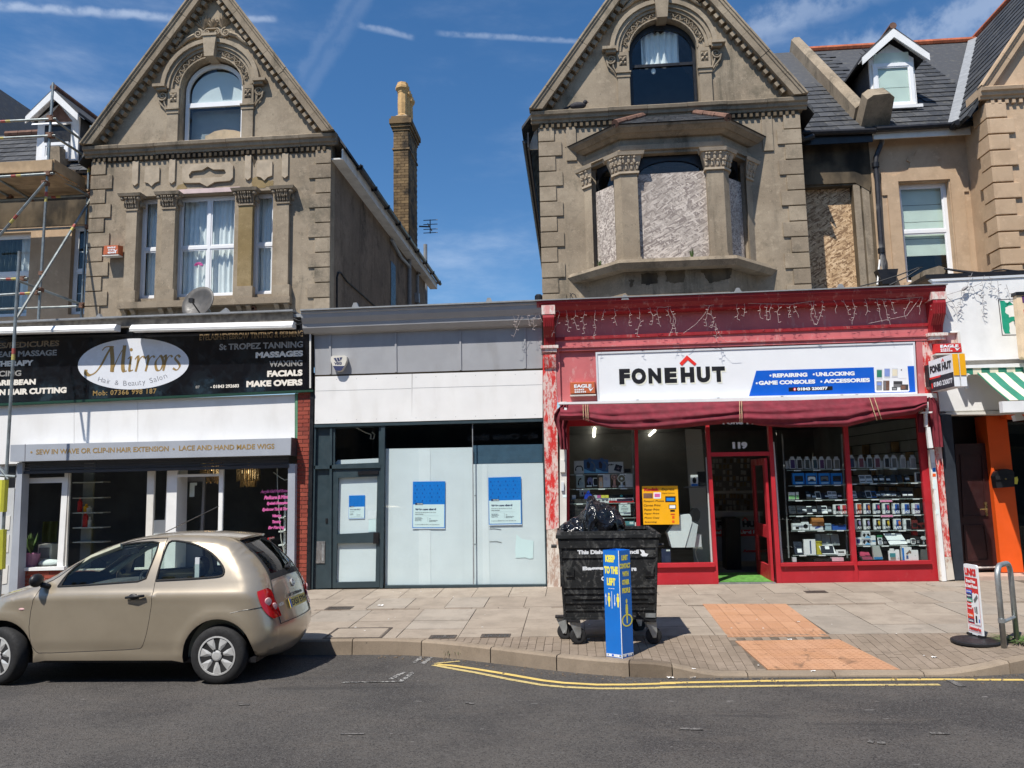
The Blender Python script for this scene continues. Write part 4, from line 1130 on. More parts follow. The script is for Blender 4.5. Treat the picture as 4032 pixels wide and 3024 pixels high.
cornerL=[P[1]-d1*.17,P[1],P[1]+Vector((.31,0,0))];cornerR=[P[2]-Vector((.31,0,0)),P[2],P[2]+d2*.17]
def pier_poly(pl,z0,z1,o=0.):
 out=[]
 for i,v in enumerate(pl):
  ns=[]
  for j in(i-1,i):
   if 0<=j<len(pl)-1:
    d=(pl[j+1]-pl[j]).normalized();ns.append(Vector((d.y,-d.x,0)))
  n=sum(ns,Vector()).normalized();k=1/max(.5,n.dot(ns[0]))
  e=Vector()
  if i==0:e=(pl[0]-pl[1]).normalized()*o
  if i==len(pl)-1:e=(pl[-1]-pl[-2]).normalized()*o
  out.append(v+n*o*k+e)
 back=[Vector((v.x,v.y+.2,0))if len(pl)==3 else v+Vector((0,.2,0))for v in reversed(out)]
 if len(pl)==3:back=[out[2]+Vector((0,.2,0)),out[0]+Vector((0,.2,0))]
 return[Vector((v.x,v.y,z0))for v in out+back],z1-z0
for pl in(ends[0],cornerL,cornerR,ends[3]):
 a,h=pier_poly(pl,5.875,7.63);part('pier',MB().prism(a,(0,0,h)),M['stone'],t)
 a,h=pier_poly(pl,5.876,5.97,.025);part('pier_base',MB().prism(a,(0,0,h)),M['stone'],t)
 mb=MB()
 for z0,z1,o0,o1 in((7.60,7.64,.035,.035),(7.641,7.93,.01,.09),(7.931,7.995,.12,.14)):
  a,_=pier_poly(pl,z0,z1,o0);b,_=pier_poly(pl,z1,z1,o1);n=len(a)
  mb.add(a+b,[(i,(i+1)%n,n+(i+1)%n,n+i)for i in range(n)]+[list(range(n-1,-1,-1)),[n+i for i in range(n)]])
 for s0,s1 in zip(pl,pl[1:]):
  d=s1-s0;nn=Vector((d.y,-d.x,0)).normalized();m_=max(2,int(d.length/.085))
  for i in range(m_+1):
   for row in(0,1):
    c=s0+d*((i+.5*row)/m_ if row==0 or i<m_ else 0)+nn*(.035+.035*row)+Vector((0,0,7.72+.12*row))
    mb.ell(c,.03,.03,.065,6,4);mb.ell(c+nn*.025+Vector((0,0,.05)),.028,.028,.022,6,4)
 part('capital',mb,M['paleplaster'],t)
def bay_window(a,b,zbd,label=None):
 d=(b-a);n=Vector((d.y,-d.x,0)).normalized()
 z0,z1=5.875,7.99
 def at(u,z,o):return a+d*u+n*o+Vector((0,0,z))
 hw=.5;N_=14
 arc_=[at(.5+.5*math.cos(math.pi*i/N_)*.93,7.62+.27*math.sin(math.pi*i/N_),-.17)for i in range(N_+1)]
 outer=[at(0,z0,-.17),at(1,z0,-.17),at(1,z1,-.17),at(0,z1,-.17)]
 hole=[at(.035,z0+.1,-.17),at(.965,z0+.1,-.17)]+arc_
 fr_=part('bay_window',MB().plate(outer,[hole],-n*.07),M['black'],t)
 part('pane',MB().prism(hole,-n*.012),M['glass'],fr_)if False else part('pane',MB().prism([v-n*.03 for v in hole],-n*.008),M['glass'],fr_)
 bd=[at(-.0,z0+.005,-.12),at(1.0,z0+.005,-.12),at(1.0,zbd+.015,-.12),at(0,zbd,-.12)]
 part('strand_board',MB().prism(bd,-n*.018),M['osbgrey'],fr_)
bay_window(cornerL[2],cornerR[0],7.62)
bay_window(ends[0][1],cornerL[0],7.50)
bay_window(cornerR[2],ends[3][0],7.55)
tuft('weed sprouting on the bay sill at the right edge of the centre board',(2.30,.02,5.865),26,.24,.05)
tuft('weed sprouting on the left end of the bay sill',(.62,.42,5.865),24,.22,.05)
for x in(.05+.0,3.9):part('panel_strip',MB().box(x,x+.20,HF-.03,HF-.002,8.2,8.9),M['stone'],t)
part('fascia_board',MB().box(RX-.24,RX-.21,HF+.03,11.9,8.55,8.86),M['black'],t)
g=MB().sweep([(.0,.0),(-.02,-.05),(-.06,-.07),(-.10,-.05),(-.12,.0)],[(RX-.245,HF+.35,8.84),(RX-.245,11.9,8.80)],(1,0,0),(0,0,1))
part('gutter',g,M['black'],t)
part('verge_board',MB().prism([(RX-.25,HF+.3,8.62),(RX-.04,HF+.3,8.62),(RX-.04,HF+.3,9.05),(RX-.1,HF+.3,9.0)],(0,.03,0)),M['offwhite'],t)
q=onY(zC(150,1500),-.05)
part('vent_cowl',MB().lathe([(.045,-.4),(.045,.02),(.075,.02),(.075,.16),(.05,.19),(.0001,.195)],(q.x,.35,q.z-.02),n=12),M['black'],t)
q=onY(zQ(415,768),.70)
pg=thing('pigeon','dark pigeon resting on the gable cornice left of the arched window','pigeon',(q.x,.70,q.z-.07))
mb=MB().ell(q,.17,.07,.075,10,6).ell(q+Vector((.15,0,.065)),.05,.045,.05,8,5).add([q+Vector((-.12,-.03,.02)),q+Vector((-.12,.03,.02)),q+Vector((-.29,.03,-.05)),q+Vector((-.29,-.03,-.05)),q+Vector((-.2,0,-.06))],[(0,1,2,3),(0,3,4),(1,2,4)])
part('body',mb,M['pigeon'],pg,smooth=True)
part('beak',MB().add([q+Vector((.19,-.01,.06)),q+Vector((.19,.01,.06)),q+Vector((.19,0,.08)),q+Vector((.235,0,.055))],[(0,1,3),(1,2,3),(2,0,3)]),M['rust'],pg)
PXW=6.27
oz0,oz1=5.60,7.76
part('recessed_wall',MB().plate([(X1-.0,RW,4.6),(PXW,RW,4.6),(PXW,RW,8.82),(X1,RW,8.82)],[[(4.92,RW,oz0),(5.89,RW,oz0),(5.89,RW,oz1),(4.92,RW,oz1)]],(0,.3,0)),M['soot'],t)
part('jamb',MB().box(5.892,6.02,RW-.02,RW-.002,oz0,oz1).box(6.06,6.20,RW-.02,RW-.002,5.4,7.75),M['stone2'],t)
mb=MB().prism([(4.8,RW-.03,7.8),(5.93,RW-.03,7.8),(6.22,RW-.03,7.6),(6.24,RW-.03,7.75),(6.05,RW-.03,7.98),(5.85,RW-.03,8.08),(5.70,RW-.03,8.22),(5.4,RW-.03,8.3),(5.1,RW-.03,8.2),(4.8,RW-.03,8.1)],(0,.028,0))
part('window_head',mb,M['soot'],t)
part('strand_board',MB().box(4.90,5.90,RW+.17,RW+.19,oz0-.02,oz1+.02),M['osb'],t,'fresh pale chipboard over the recessed window')
part('window_sill',MB().box(4.88,6.0,RW-.08,RW+.168,oz0-.12,oz0-.001),M['stone2'],t)
EZ,EY=8.80,1.42
RYr,RZr=5.6,12.92
sl_=Vector((0,RYr-EY,RZr-EZ));sln=Vector((0,-sl_.z,sl_.y)).normalized()
def rp(x,u,o=0.):return Vector((x,EY,EZ))+sl_*u+sln*o
def roof_plane(par,x0,x1,u1=1):
 return part('roof',MB().prism([rp(x0,0),rp(x1,0),rp(x1,u1),rp(x0,u1)],-sln*.05),M['slate'],par)
def slates(rf,x0,x1,u1,w=.33,gauge=.285,lim=None):
 Ls=sl_.length;n=int(u1*Ls/gauge)
 for r_ in range(n):
  u0=r_*gauge/Ls;uu=min(1,u0+gauge*1.12/Ls)
  x=x0-(w/2 if r_%2 else 0)
  while x<x1:
   a,b=max(x,x0)+.004,min(x+w,x1)-.004;x+=w
   if b-a<.05:continue
   if lim and not lim((a+b)/2,u0):continue
   j=random.uniform(0,.006)
   part('slate',MB().prism([rp(a,u0,.026+j),rp(b,u0,.026+j),rp(b,uu,.010),rp(a,uu,.010)],-sln*.009),M['slate'],rf)
rfa=roof_plane(t,X1-.3,PXW-.12)
slates(rfa,X1+.0,PXW-.14,.56)
part('roof_light',MB().prism([rp(4.3,.14,.08),rp(5.02,.14,.08),rp(5.02,.30,.08),rp(4.3,.30,.08)],-sln*.07),M['black'],t)
part('roof_light_pane',MB().prism([rp(4.36,.155,.085),rp(4.96,.155,.085),rp(4.96,.285,.085),rp(4.36,.285,.085)],-sln*.004),M['darkglass'],t)
part('fascia_board',MB().box(X1+.002,PXW-.02,EY+.0,EY+.03,8.55,8.77),M['black'],t)
part('gutter',MB().tube([(X1+.05,EY-.06,EZ-.02),(PXW+.02,EY-.06,EZ-.05)],.06,8),M['black'],t)
part('dropped_gutter_end',MB().tube([(X1-.05,EY-.35,EZ-.1),(X1+.2,EY-.15,EZ-.2),(X1+.42,EY-.1,EZ-.12)],.06,8),M['black'],t)
part('soffit',MB().box(X1+.002,PXW-.02,EY+.031,RW-.002,8.70,8.72),M['black'],t)
q0,q1=rp(6.20,.06,0),rp(6.20,1.0,0)
part('party_parapet',MB().prism([rp(6.05,.10,-.04),rp(6.32,.10,-.04),rp(6.32,.10,.26),rp(6.25,.10,.32),rp(6.12,.10,.32),rp(6.05,.10,.26)],sl_*.93),M['stone2'],t)
part('parapet_block',MB().prism([rp(6.08,.03,-.1),rp(6.66,.03,-.1),rp(6.62,.03,.58),rp(6.5,.03,.66),rp(6.2,.03,.64),rp(6.1,.03,.56)],sl_.normalized()*.36),M['stone2'],t)
# --- tan house
TX=8.18
tt=thing('terraced_house','tan painted house with white dormer right of the boarded house','house',(9.5,HF,0))
wx0,wx1,wz0,wz1=6.80,7.78,5.66,7.76
part('recessed_wall',MB().plate([(PXW+.002,RW-.012,4.6),(TX,RW-.012,4.6),(TX,RW-.012,8.80),(PXW+.002,RW-.012,8.80)],[[(wx0,RW-.012,wz0),(wx1,RW-.012,wz0),(wx1,RW-.012,wz1),(wx0,RW-.012,wz1)]],(0,.3,0)),M['tan'],tt)
mb=MB().prism([(x,RW-.04,z)for x,z in[(6.45,7.98),(6.70,7.90),(7.0,8.02),(7.05,8.17),(6.98,8.22),(7.02,8.30),(7.14,8.31),(7.2,8.42),(7.32,8.50),(7.44,8.42),(7.5,8.31),(7.60,8.30),(7.64,8.22),(7.58,8.17),(7.65,8.02),(7.9,7.90),(8.14,7.72),(8.14,7.5),(8.05,7.5),(8.05,4.7),(7.80,4.7),(7.80,7.78),(6.78,7.78),(6.78,4.7),(6.55,4.7),(6.55,7.5),(6.45,7.5)]],(0,.027,0))
part('window_surround',mb,M['tan'],tt)
f=frame_window(tt,'window',wx0,wx1,wz0,wz1,RW+.13,.065,trans=[6.76])
mb=MB()
for k in range(4):mb.box(wx0+.05,wx1-.05,RW+.24,RW+.25+(.012 if k%2 else 0),7.72-(k+1)*.36,7.72-k*.36-.012)
part('roman_blind',mb,M['blind'],f)
part('room',MB().add([(6.3,3.4,4.6),(8.6,3.4,4.6),(8.6,3.4,8.7),(6.3,3.4,8.7)],[(0,1,2,3)]),M['room'],tt)
part('window_sill',MB().box(wx0-.08,wx1+.08,RW-.12,RW+.128,wz0-.09,wz0-.002),M['tan'],tt)
part('gable_wall',MB().prism([(TX,HF,4.6),(TX+5.1,HF,4.6),(TX+5.1,HF,9.1),(TX+2.56,HF,12.85),(TX,HF,9.1)],(0,.3,0)),M['tan'],tt)
part('side_wall',MB().box(TX+.0,TX+.3,HF+.301,9,4.6,8.9),M['tan'],tt)
pr=cornice_prof()
for i in range(4):
 a=TX-.15+i*.75
 part('cornice_block',MB().sweep(pr,[(a,HF,9.0),(a+.745,HF,9.0)],(0,1,0),(0,0,1)),M['tan'],tt)
part('cornice_return',MB().box(TX-.15,TX-.003,HF+.003,HF+.45,9.08,9.23),M['tan'],tt)
for i in range(20):block('dentil',M['tan'],tt,TX+.05+i*.13,TX+.11+i*.13,HF-.06,HF-.001,8.90,8.985)
for i in range(11):
 z1=8.92-i*.322;w=.44 if i%2 else .32
 block('quoin',M['tan'],tt,TX-.012,TX+w,HF-.055,HF-.001,z1-.29,z1,.05)
 block('quoin',M['tan'],tt,TX-.06,TX-.0125,HF-.055,HF+(.30 if i%2 else .42),z1-.29,z1)
foot=Vector((TX-.16,HF,9.24));top=Vector((TX+2.56,HF,13.0));d=(top-foot).normalized();inn=Vector((d.z,0,-d.x))
prof=[(0,0),(0,-.17),(.035,-.175),(.05,-.15),(.085,-.145),(.10,-.12),(.20,-.115),(.21,-.06),(.25,-.05),(.25,0)]
for i in range(6):
 p,q=foot+d*(4.6*i/6),foot+d*(4.6*(i+1)/6-.005)
 part('rake_moulding',MB().sweep(prof,[p,q],inn,(0,1,0)),M['tan'],tt)
gx0,gz0=TX-.36,8.72;gx1,gz1=TX+2.56,13.02
gs=Vector((gx1-gx0,0,gz1-gz0));gn=Vector((-gs.z,0,gs.x)).normalized()
def valley_x(u):
 z=EZ+sl_.z*u;return gx0+gs.x*max(0,(z-gz0))/gs.z
rfb=roof_plane(tt,PXW-.118,TX+2.5)
dorm=(6.85,7.72)
slates(rfb,PXW+.06,8.9,.985,lim=lambda x,u:x<valley_x(u)+.6 and not(dorm[0]<x<dorm[1]and u>.16))
for i in range(12):
 x=PXW+.1+i*.36
 if x<valley_x(1)+.2:part('ridge_tile',MB().tube([rp(x,1.0,.03),rp(x+.355,1.0,.03)],.085,8),M['redtile'],rfb)
rfg=part('roof',MB().prism([Vector((gx0,HF+.02,gz0)),Vector((gx1,HF+.02,gz1)),Vector((gx1,9.5,gz1)),Vector((gx0,9.5,gz0))],-gn*.05),M['slate'],tt)
Lg=gs.length;mosssl=M['slate']
cnt=0
for r_ in range(int(Lg/.30)):
 u0,u1=r_*.30/Lg,min(1,(r_+1.12)*.30/Lg)
 zr=gz0+gs.z*u0
 y_v=EY+(zr-EZ)/sl_.z*sl_.y if zr>EZ else EY
 y=HF+.05-(.18 if r_%2 else 0)
 while y<min(y_v+.4,6.6):
  a,b=max(y,HF+.03)+.004,y+.356;y+=.36;cnt+=1
  j=random.uniform(0,.006)
  A=Vector((gx0,0,gz0))
  part('slate',MB().prism([A+gs*u0+gn*(.022+j)+Vector((0,a,0)),A+gs*u0+gn*(.022+j)+Vector((0,b,0)),A+gs*u1+gn*.008+Vector((0,b,0)),A+gs*u1+gn*.008+Vector((0,a,0))],-gn*.009),M['slate'],rfg)
for i in range(18):part('ridge_tile',MB().tube([(gx1,HF+.02+i*.36,gz1+.03),(gx1,HF+.37+i*.36,gz1+.03)],.085,8),M['redtile'],rfg)
part('valley_lead',MB().add([Vector((valley_x(u)-.16,0,0))+Vector((0,(rp(0,u,.045)).y,(rp(0,u,.045)).z))for u in(0,.99)]+[Vector((valley_x(u)+.10,0,0))+Vector((0,rp(0,u,.05).y,rp(0,u,.05).z+.1))for u in(.99,0)],[(0,1,2,3)]),M['lead'],tt)
part('fascia_board',MB().box(PXW,TX-.02,EY+.0,EY+.03,8.60,8.77),M['offwhite'],tt)
part('gutter',MB().tube([(PXW+.03,EY-.07,EZ-.03),(TX+.05,EY-.07,EZ-.01)],.06,8),M['black'],tt)
part('gutter',MB().tube([(TX-.42,HF+.3,8.72),(TX-.42,EY-.1,8.72),(TX-.1,EY-.07,EZ-.02)],.06,8),M['black'],tt)
part('soffit',MB().box(PXW,TX-.02,EY+.031,RW-.014,8.70,8.72),M['offwhite'],tt)
def dormer(par,z,base,apex,el,er,fr,win,Yf,wmat,solid,trans=None,openv=False):
 a,l,r_=onY(z(*apex),Yf),onY(z(*el),Yf),onY(z(*er),Yf)
 F=[onY(z(*p),Yf)for p in fr]
 x0,x1=(F[0].x+F[3].x)/2,(F[1].x+F[2].x)/2;zb_,zt_=(F[0].z+F[1].z)/2,(F[2].z+F[3].z)/2
 cxx=(x0+x1)/2;ov=((r_.x-l.x)-(x1-x0))/2;ez=(l.z+r_.z)/2;az=a.z
 zz=ez+.05
 dk=part('dormer',MB().prism([(x0,Yf,zb_),(x1,Yf,zb_),(x1,Yf,zz),(cxx,Yf,az-.22),(x0,Yf,zz)],(0,.05,0)),solid,par)
 part('dormer_cheek',MB().box(x0+.01,x0+.06,Yf+.051,Yf+2.6,zb_,zz).box(x1-.06,x1-.01,Yf+.051,Yf+2.6,zb_,zz),M['slate'],dk)
 for s in(-1,1):
  e=Vector((cxx+s*(x1-x0+2*ov)/2,Yf-.22,ez));tp=Vector((cxx,Yf-.22,az))
  part('dormer_roof',MB().prism([e,tp,tp+Vector((0,3.0,0)),e+Vector((0,3.0,0))],(0,0,.05)),M['slate'],dk)
  dn=Vector((0,0,-.20))
  part('bargeboard',MB().prism([e+Vector((0,-.02,-.005)),tp+Vector((0,-.02,-.005)),tp+dn+Vector((0,-.02,0)),e+dn*.8+Vector((0,-.02,0))],(0,.03,0)),M['white'],dk)
  part('dormer_soffit',MB().prism([e+Vector((0,.011,-.02)),tp+Vector((0,.011,-.02)),tp+Vector((0,.22,-.02)),e+Vector((0,.22,-.02))],(0,0,-.015)),M['white'],dk)
 part('dormer_ridge',MB().tube([(cxx,Yf-.24,az+.06),(cxx,Yf+2.7,az+.06)],.075,8),M['browntile'],dk)
 return dk,x0,x1,zb_,zt_,cxx,az
dY=EY+sl_.y*.175
dk,x0,x1,zb_,zt_,cxx,az=dormer(tt,zD,(630,548),(617,172),(453,315),(787,300),[(512,553),(742,545),(722,310),(500,322)],None,dY,'upvc',M['white'])
f=frame_window(dk,'dormer_window',x0+.05,x1-.05,zb_+.04,zt_-.03,dY-.055,.075,depth=.05)
mb=MB()
for k in range(3):mb.box(x0+.1,x1-.1,dY-.012-.004*(k%2),dY-.004,zb_+.08+k*.40,zb_+.47+k*.40)
part('blind',mb,M['blind'],dk)
part('dormer_sill',MB().box(x0-.04,x1+.06,dY-.12,dY-.056,zb_-.03,zb_+.039),M['white'],dk)
zt=lambda p:onY(zD(*p),RW-.12)
pp=[zt(p)for p in[(565,672),(562,715),(532,790),(530,830),(538,920),(548,1100),(560,1260),(575,1355)]]
part('downpipe',MB().tube(pp,.05,8),simple('flaking_black_pipe',(.025,.025,.03),.5,.3,12,dirt=.95,dirtcol=(.55,.53,.50)),tt)
for i in(3,6):part('pipe_collar',MB().lathe([(.07,-.05),(.07,.05)],pp[i],(0,0,1),10),M['black'],tt)
q=zt((585,1395));part('rainwater_hopper',MB().prism([(q.x-.2,q.y-.1,q.z+.15),(q.x+.2,q.y-.1,q.z+.15),(q.x+.12,q.y-.1,q.z-.15),(q.x-.12,q.y-.1,q.z-.15)],(0,.2,0)),M['black'],tt)
q,q2=zt((540,1430)),zt((552,1305));solo('white_batten',MB().tube([q,q2],.022,4),M['white'],'thin white batten leaning against the recessed wall beside the downpipe','batten')
# --- neighbour on the far left
ln=thing('terraced_house','tan house with white dormer behind the scaffolding','house',(-11.5,RW,0))
NX=-9.92
lz=lambda p:onY(zL(*p),RW)
w1=[lz((0,1580)),lz((180,1075)),lz((160,1580))]
wa,wb=-13.6,(w1[1].x+w1[2].x)/2;wz0,wz1=w1[0].z+.0,w1[1].z
v0,v1=(lz((425,1050)).x+lz((405,1560)).x)/2,NX+.35
part('recessed_wall',MB().plate([(-16,RW,4.6),(NX+.4,RW,4.6),(NX+.4,RW,8.82),(-16,RW,8.82)],[[(wa,RW,wz0),(wb,RW,wz0),(wb,RW,wz1),(wa,RW,wz1)],[(v0,RW,wz0),(v1,RW,wz0),(v1,RW,wz1+.1),(v0,RW,wz1+.1)]],(0,.25,0)),M['tan'],ln)
part('wall_shade_band',MB().box(-16,NX+.39,RW-.012,RW-.002,wz1+.12,8.6),M['soot'],ln)  # scaffold platform's shade on the upper wall, put in as a dark sheet
f=frame_window(ln,'window',wa,wb,wz0,wz1,RW+.14,.07,mull=[wb-1.45],trans=[wz0+1.0])
part('curtain',curtain_sheet(wa+.1,wb-.45,wz0,wz1,RW+.32,.05,14),simple('grey_green_curtain',(.12,.15,.14),.9,.1,5),f)
part('curtain',curtain_sheet(wb-.42,wb-.05,wz0,wz1,RW+.30,.03,3),M['curtain'],f)
f=frame_window(ln,'window',v0,v1,wz0,wz1+.1,RW+.12,.06,mull=[],trans=[wz0+1.0])
part('window_grille',MB().box(v0+.22,v0+.24,RW+.19,RW+.2,wz0+.05,wz1).box(v0+.05,v1,RW+.191,RW+.199,wz0+.5,wz0+.52).box(v0+.05,v1,RW+.191,RW+.199,wz0+1.45,wz0+1.47),M['upvc'],f)
part('room',MB().add([(-16,3.4,4.6),(NX+.4,3.4,4.6),(NX+.4,3.4,8.7),(-16,3.4,8.7)],[(0,1,2,3)]),M['room'],ln)
rfl=roof_plane(ln,-15.5,NX+.3,.458)
xr=NX
slates(rfl,-14.6,NX+.05,.44,w=.36,gauge=.28)
for i in range(8):part('ridge_tile',MB().tube([rp(-13.9+i*.36,.458,.02),rp(-13.55+i*.36,.458,.02)],.085,8),M['browntile'],rfl)
q0,q1=onY(zL(0,405),3.2),onY(zL(150,505),3.2)
part('gable_slope',MB().prism([Vector((-16.5,2.2,q1.z+3.0)),Vector((q1.x-.55,1.5,q1.z-1.6)),Vector((q1.x-.55,7.5,q1.z-1.6)),Vector((-16.5,7.5,q1.z+3.0))],(0,0,-.06)),M['slate'],ln)
part('party_block',MB().prism([lz((340,600))+Vector((0,-.3,0)),lz((405,598))+Vector((0,-.3,0)),lz((408,700))+Vector((0,-.3,0)),lz((338,690))+Vector((0,-.3,0))],(0,.8,0)),M['stone2'],ln)
part('party_parapet',MB().prism([rp(-10.3,.02,0),rp(-10.02,.02,0),rp(-10.02,.02,.22),rp(-10.3,.02,.22)],sl_*.42),M['stone2'],ln)
dk,x0,x1,zb_,zt_,cxx,az=dormer(ln,zL,None,(325,262),(165,405),(470,418),[(215,660),(465,650),(462,425),(222,425)],None,EY+sl_.y*.06,'upvc',M['white'])
dYl=EY+sl_.y*.06
part('gable_infill',MB().prism([(cxx-.34,dYl-.012,zt_+.0),(cxx+.34,dYl-.012,zt_+.0),(cxx,dYl-.012,az-.25)],(0,.008,0)),M['browntile'],dk)
oh=(x1-x0)*.31
part('dark_opening',MB().box(cxx-oh,cxx+oh,dYl-.02,dYl-.003,zt_-.50,zt_-.07),M['black'],dk)
f=frame_window(dk,'dormer_window',cxx-oh,cxx+oh,zb_+.02,zt_-.50,dYl-.07,.07,depth=.05)
part('open_sash',MB().plate([Vector((cxx-oh-.02,dYl-.42,zt_-.24)),Vector((cxx+oh-.02,dYl-.42,zt_-.24)),Vector((cxx+oh,dYl-.05,zt_-.06)),Vector((cxx-oh,dYl-.05,zt_-.06))],[[Vector((cxx-oh+.03,dYl-.38,zt_-.2205)),Vector((cxx+oh-.07,dYl-.38,zt_-.2205)),Vector((cxx+oh-.05,dYl-.09,zt_-.0795)),Vector((cxx-oh+.05,dYl-.09,zt_-.0795))]],(0,.02,.04)),M['upvc'],dk)
part('blind',MB().box(cxx-oh+.05,cxx+oh-.05,dYl-.012,dYl-.004,zb_+.05,zt_-.52),simple('dim_pane_backing',(.25,.29,.30),.8,.1,3),dk)
# --- scaffolding
sf=thing('scaffolding','tube scaffolding with a plank platform in front of the house with white dormer','scaffolding',(-10.5,.4,0))
SY0,SY1,SYF=.15,1.15,-1.15
def sp(p,Y):return onY(zL(*p),Y)
def pole(a,b,r=.026,bands=True,name='scaffold_tube'):
 o=part(name,MB().tube([a,b],r,8),M['scaff'],sf)
 if bands:
  d=b-a;L=d.length
  for _ in range(1):
   u=random.uniform(.12,.8)
   for k,m_ in((0,'bandred'),(.11/L,'bandyellow')):
    part('paint_band',MB().tube([a+d*(u+k),a+d*(u+k+.10/L)],r+.0015,8),M[m_],o)
 return o
def coupler(p):part('coupler',MB().box(p.x-.045,p.x+.045,p.y-.05,p.y+.05,p.z-.04,p.z+.04).tube([p+Vector((.03,-.07,.0)),p+Vector((.08,-.07,.03))],.012,5),M['rust'],sf)
a=sp((315,190),SY0);b=sp((228,1600),SY0);xs_=(a.x+b.x)/2
pole(a,b)
c3t,c3b=sp((541,445),SY1),sp((482,1592),SY1)
pole(c3t,c3b)
ft=sp((115,1190),SYF);fb=onY(zW(2,1500),SYF)
pole(ft,Vector((fb.x,SYF,PH(fb.x,SYF))),.027)
for u0,u1 in(((45,270),(22,650)),((22,860),(5,1330))):
 p0,p1=onY(zW(*u0),SYF),onY(zW(*u1),SYF)
 part('foam_guard',MB().tube([p0,p1],.075,10),M['limeyellow'],sf)
for l,r_ in(((-420,440),(335,404)),((-420,540),(330,503)),((-420,775),(318,728)),((-300,1365),(165,1351)),((-300,1468),(245,1434))):
 pole(sp(l,SY0-.05),sp(r_,SY0-.05));coupler(sp((r_[0]-25,r_[1]+1),SY0-.03))
for l,r_ in(((-300,1545),(495,1515)),((-300,1085),(530,1045)),((-300,905),(535,855))):
 pole(sp(l,SY1-.05),sp(r_,SY1-.05));coupler(sp((r_[0]-8,r_[1]),SY1-.03))
for l,r_ in(((315,402),(505,545)),((318,505),(528,640)),((232,695),(545,868)),((100,1362),(490,1508)),((-10,760),(180,880)),((-120,760),(60,870))):
 pole(sp(l,SY0+(0 if r_[0]>200 else .1)),sp(r_,SY1),bands=False);coupler(sp(r_,SY1-.02))
pole(sp((270,778),SY0-.1),sp((-60,1165),SY0-.1));coupler(sp((266,785),SY0-.06))
pole(sp((538,880),SY1-.1),sp((98,1590),SYF+.06));coupler(sp((236,1420),SY0))
pole(onY(zW(-60,60),SYF-.05),onY(zW(100,260),SYF-.05),bands=False);pole(onY(zW(-30,215),SYF-.05),onY(zW(185,232),SYF-.05),bands=False)
for p in((250,1322),(240,1420),(275,790),(298,398),(292,500),(282,730)):coupler(sp(p,SY0))
e0,e1=sp((318,738),SY0),sp((545,850),SY1)
zp=sp((318,735),SY0).z
nb=5
for i in range(nb):
 y0=SY0+.02+i*.225
 xr_=e0.x+random.uniform(-.05,.06)+(e1.x-e0.x)*i/nb*.9
 block('scaffold_board',M['board'],sf,-15.5,xr_,y0,y0+.218,zp+.01,zp+.048)
tb0,tb1=sp((318,650),SY0),sp((318,715),SY0)
block('toe_board',M['board'],sf,-15.5,tb0.x,SY0-.045,SY0-.005,tb1.z,tb0.z)
block('toe_board',M['board'],sf,tb0.x-.02,tb0.x+.02,SY0-.004,SY1,tb1.z+.02,tb0.z+.02)
part('platform_plate',MB().prism([sp((345,690),SY0+.3),sp((450,705),SY0+.9),sp((440,735),SY0+.9),sp((330,715),SY0+.3)],(0,0,-.02)),M['offwhite'],sf)
# --- hair salon
def frame_px(par,name,z,outer,holes,Y,t,mat,panes='shopglass'):
 w=part(name,MB().plate(PX(z,outer,Y),[PX(z,h,Y)for h in holes],(0,t,0)),M[mat],par)
 if panes:
  for h in holes:part('pane',MB().prism(PX(z,h,Y+t*.5),(0,.008,0)),M[panes],w)
 return w
sa=thing('hair_salon','hair salon shopfront with brick pier and grey shutter box behind the parked car','shop',(-8,0,0))
SXR=onY(zE(1768,600),0).x
SXB=onY(zE(1690,700),0).x
part('roof',MB().box(-16,SXR,-.1,HF+.9,5.02,5.08),M['lead'],sa)
part('parapet_cornice',MB().prism(PX(zE,[(-260,190),(550,150),(1660,108),(1668,175),(560,205),(-260,232)],-.14),(0,.4,0)),simple('weathered_timber',(.17,.15,.125),.9,.35,8,.4),sa)
part('parapet_cap',MB().prism(PX(zE,[(-260,176),(550,141),(1662,98),(1662,106),(550,149),(-260,187)],-.22),(0,.5,0)),M['lead'],sa)
q=onY(zE(550,150),-.2);part('ridge_clip',MB().prism([q+Vector((-.05,0,0)),q+Vector((.09,0,0)),q+Vector((.03,0,.10))],(0,.1,0)),M['lead'],sa)
q=onY(zE(1275,118),-.2);part('ridge_clip',MB().prism([q+Vector((-.12,0,0)),q+Vector((.10,0,0)),q+Vector((.02,0,.10))],(0,.1,0)),M['lead'],sa)
sg=thing('shop_sign','black salon fascia sign with a silver oval and gold lettering','sign',(-8,-.06,3.9))
part('board',MB().prism(PX(zE,[(-260,245),(1772,168),(1775,552),(-260,641)],-.06),(0,.09,0)),M['gloss'],sg)
part('board_edge',MB().prism(PX(zE,[(-260,643),(1775,554),(1775,566),(-260,657)],-.075),(0,.10,0)),simple('dark_green_trim',(.01,.05,.03),.5),sg)
part('edge_trim',MB().prism(PX(zE,[(1757,205),(1766,205),(1766,545),(1757,545)],-.075),(0,.012,0)),M['offwhite'],sg)
Ys=-.0635
ov=[onY(zAA(937+390*math.cos(a),362+179*math.sin(a)-12*math.cos(a)),Ys)for a in[2*math.pi*i/64 for i in range(64)]]
part('oval',MB().prism(ov,(0,.002,0)),M['ovalwhite'],sg)
L_={}
def tx(mat,s,z,BL,BR,h,Y=Ys,**k):
 text_px(L_.setdefault(mat+'#%d'%len(L_),MB()),s,z,BL,BR,h,Y,**k)
tx('dullgold','EYELASH/EYEBROW TINTING & PERMING',zAA,(1400,198),(2128,170),44,bold=.015)
tx('grey_letters','St TROPEZ TANNING',zAA,(1540,266),(2128,246),44)
tx('cream','MASSAGES',zAA,(1795,322),(2128,308),42,bold=.035)
tx('grey_letters','WAXING',zAA,(1890,384),(2124,376),42)
tx('cream','FACIALS',zAA,(1876,454),(2124,445),44,bold=.035)
